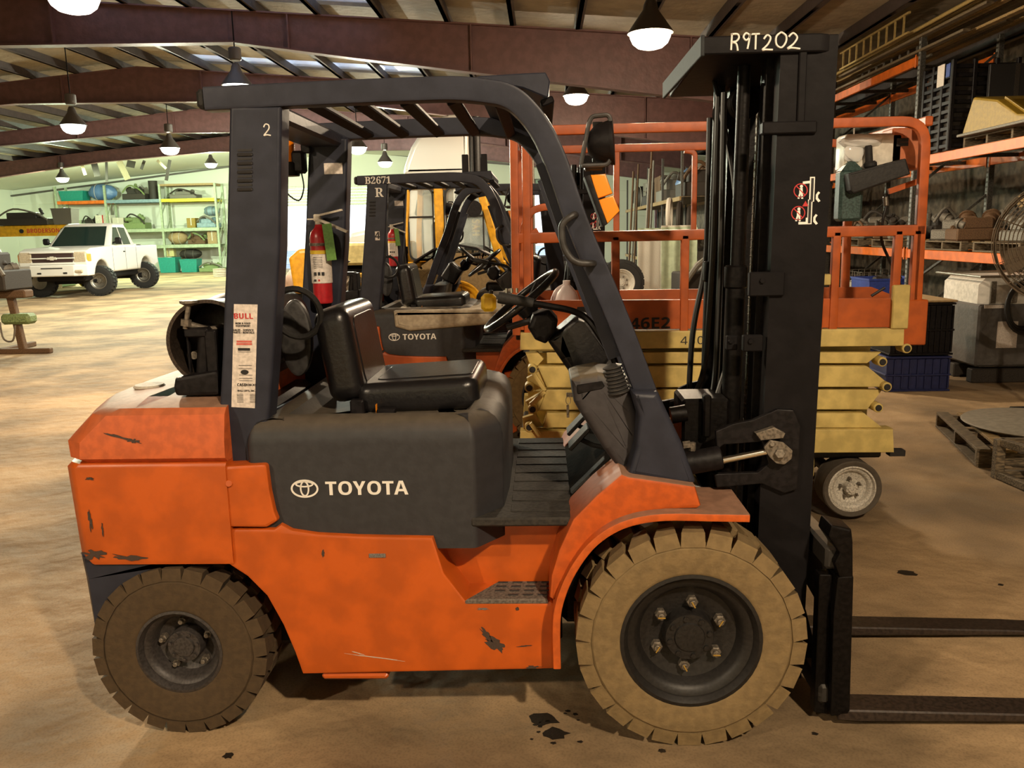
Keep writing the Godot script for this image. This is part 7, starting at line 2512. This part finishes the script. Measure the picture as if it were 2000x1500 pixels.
func engine_stand():
	var c := Vector3(-7.98, 0, -9.4)
	var r := thing("engine_stand", "rusty engine stand with a long foot bar at the left edge", "stand", c)
	var m := MB.new()
	m.bx(c + Vector3(-0.9, 0, -0.05), c + Vector3(0.38, 0.08, 0.05), 0.01)
	obj("foot_bar", m, plain("junk_rust"), r)
	m = MB.new()
	m.bx(c + Vector3(-0.5, 0, -0.9), c + Vector3(-0.4, 0.08, 0.9), 0.01)
	obj("foot_bar", m, plain("junk_rust"), r)
	m = MB.new()
	m.bar(c + Vector3(-0.06, 0.06, 0), c + Vector3(-0.16, 0.92, 0), 0.10, 0.10, Vector3(1, 0, 0), 0.01)
	obj("post", m, plain("junk_rust"), r)
	m = MB.new()
	m.bx(c + Vector3(-0.30, 0.46, -0.12), c + Vector3(0.16, 0.62, 0.12), 0.04)
	obj("clamp_head", m, plain("green_junk"), r)
	m = MB.new()
	m.bx(c + Vector3(-0.6, 0.86, -0.12), c + Vector3(0.14, 0.98, 0.12), 0.02)
	obj("mount_plate", m, plain("junk_rust"), r)
	m = MB.new()
	m.tube(curve([c + Vector3(-0.3, 0.5, 0.12), c + Vector3(-0.26, 0.25, 0.14), c + Vector3(-0.12, 0.22, 0.14), c + Vector3(-0.06, 0.45, 0.13)], 5), 0.014, 7)
	obj("chain", m, plain("old_steel"), r)
	item("casting", "engine", "greasy engine block mounted on the rusty stand at the left edge", "engine", c + Vector3(-0.45, 0.985, 0), Vector3(0.9, 0.75, 0.7), "junk_dark", "junk_grey", "", 0.0, 91)

# torn insulation hanging from the far roof beam
func ceiling_scrap():
	mat("torn_foil", "b5ab88", 0.7, 0.0, "dirt", Vector3.ONE * 3.0)
	var c := Vector3(-18.0, 4.95, -33.0)
	var r := thing("torn_insulation", "torn strips of roof insulation drooping from the far beam above the shelving", "insulation", c)
	var g := RandomNumberGenerator.new()
	g.seed = 8
	for k in 8:
		var m := MB.new()
		var x := -19.6 + k * 0.55
		var d := g.randf_range(0.25, 0.9)
		m.bar(Vector3(x, 5.0, -33.0), Vector3(x + g.randf_range(-0.3, 0.3), 5.0 - d, -33.0 + g.randf_range(-0.2, 0.2)), g.randf_range(0.08, 0.35), 0.02, Vector3(0.3, 0, 1))
		obj("strip", m, plain("junk_dark" if k % 3 else "torn_foil"), r)

# shelving and stored material along the middle of the hall's right side
func mid_right():
	var r := thing("stock_shelving", "dusty shelving with wooden shelf edges running back along the right side", "shelving", Vector3(3.9, 0, -24))
	var m := MB.new()
	for z in [-17.6, -20.9, -24.2, -27.5, -30.8]:
		for x in [3.35, 4.55]:
			m = MB.new()
			m.bx(Vector3(x - 0.03, 0, z - 0.03), Vector3(x + 0.03, 3.6, z + 0.03))
			obj("upright", m, plain("upright_grey"), r)
	for y in [0.75, 2.45]:
		for x in [3.3, 4.58]:
			m = MB.new()
			m.bx(Vector3(x - 0.02, y - 0.1, -30.9), Vector3(x + 0.02, y, -17.5))
			obj("shelf_edge", m, plain("wood_tan"), r)
		m = MB.new()
		m.bx(Vector3(3.32, y - 0.02, -30.9), Vector3(4.56, y, -17.5))
		obj("shelf_deck", m, plain("wood_grey"), r)
	m = MB.new()
	m.bx(Vector3(4.60, 0.05, -31.0), Vector3(4.64, 3.55, -17.4))
	obj("shelf_back", m, plain("wall_dark"), r)
	var lab := ["dark machine heap on the upper shelf nearest us", "blue tarp bundle on the upper shelf", "grey valve heap on the upper shelf", "brown crate of parts on the upper shelf", "dark pump on the upper shelf's far half", "silver duct on the upper shelf's far half", "black hose pile at the upper shelf's far end", "grey casting on the lower shelf nearest us", "rusty hub on the lower shelf", "white pail on the lower shelf", "dark motor on the lower shelf", "tan sack on the lower shelf", "grey flange pile on the lower shelf's far half", "black drum on the lower shelf's far half"]
	var sh := ["casting", "bundle", "casting", "carton", "casting", "drum", "bundle", "casting", "casting", "drum", "casting", "bundle", "casting", "drum"]
	var ms := ["junk_dark", "bag_blue", "junk_grey", "junk_rust", "junk_dark", "junk_grey", "junk_dark", "junk_grey", "junk_rust", "carton_white", "junk_dark", "card", "junk_grey", "junk_dark"]
	for k in 14:
		var up := k < 7
		var kk := k if up else k - 7
		item(sh[k], ["machine_heap", "tarp_bundle", "valve_heap", "parts_crate", "old_pump", "duct_piece", "hose_pile", "grey_casting", "rusty_hub", "white_pail", "dark_motor", "stock_sack", "flange_pile", "black_drum"][k], lab[k], ["machine part", "tarp", "valve", "crate", "pump", "duct", "hose", "machine part", "hub", "pail", "motor", "sack", "flange", "drum"][k], Vector3(3.85 + (k % 2) * 0.2, 2.455 if up else 0.755, -18.4 - kk * 1.9), Vector3(0.85, 0.85 if up else 0.95, 1.4), ms[k], ms[(k + 3) % 14], "", 0.0, k + 20)
	# pipes standing upright, coils, sheets, drum
	for k in 6:
		m = MB.new()
		var a := Vector3(2.6 + (k % 3) * 0.22, 0.01, -19.0 - k * 1.3)
		m.tube(PackedVector3Array([a, a + Vector3(0.15, 3.2 + (k * 7 % 4) * 0.2, 0)]), 0.03, 8)
		solo("standing_pipe", m, plain("junk_rust" if k % 2 else "junk_grey"), "thin pipe upright against the stock shelving, %s from its near end" % ["first", "second", "third", "fourth", "fifth", "sixth"][k], "pipe", "pipes against the stock shelving", a)
	item("sheets", "roofing_sheets", "bundle of pale ribbed roofing sheets standing on end behind the lift's middle railing", "roofing sheet", Vector3(2.75, 0, -18.3), Vector3(0.25, 1.75, 0.75), "rack_pale", "tape", "", PI / 2)
	item("sheets", "roofing_sheets", "second bundle of ribbed sheets, beside the lift's thin railing post", "roofing sheet", Vector3(3.1, 0, -16.4), Vector3(0.25, 1.8, 0.8), "tape", "rack_pale", "", PI / 2)
	item("drum", "steel_drum", "open steel drum beside the standing roofing sheets", "drum", Vector3(2.1, 0, -19.0), Vector3(0.55, 0.85, 0.55), "junk_dark", "junk_grey")
	var tz := thing("loose_tyre", "big worn tyre with a pale rim lying against the steel drum", "tyre", Vector3(1.75, 0, -16.0))
	wheel("wheel", tz, Vector3(1.75, 0.52, -16.0), 1.0, 0.52, 0.3, 0.30, 20, "rubber_black", "rubber_black", "wheel_white", 8, 0.14, 0.09, 0.08)
	for k in 3:
		m = MB.new()
		var c := Vector3(3.0 + k * 0.24, 2.0 - k * 0.1, -17.2)
		m.lathe(pv([0.30, -0.05, 0.40, -0.05, 0.42, 0, 0.40, 0.05, 0.30, 0.05, 0.28, 0, 0.30, -0.05]), c, Vector3(1, 0, 0.25), 28)
		solo("hung_coil", m, plain("tape" if k == 0 else "junk_dark"), ["pale cable coil hung on the stock shelving's near end", "first dark coil hung just behind the pale one", "second dark coil hung farthest from the pale one"][k], "coil", "coils hung on the stock shelving", c)
	item("casting", "scrap_heap", "tangle of black scrap and tubing behind the lift near the mast", "scrap", Vector3(3.0, 0, -13.4), Vector3(1.1, 1.15, 1.1), "junk_dark", "junk_grey", "", 0.3, 61)
	item("casting", "scrap_heap", "low pile of grey machine scrap under the standing sheets", "scrap", Vector3(4.6, 0, -15.2), Vector3(1.3, 0.8, 1.3), "junk_grey", "junk_dark", "", 0.8, 62)
	item("bundle", "dust_heap", "dark lumpy heap by the second open door", "heap", Vector3(0.9, 0, -22.0), Vector3(2.0, 1.2, 1.2), "junk_dark", "junk_rust", "", 0.0, 63)
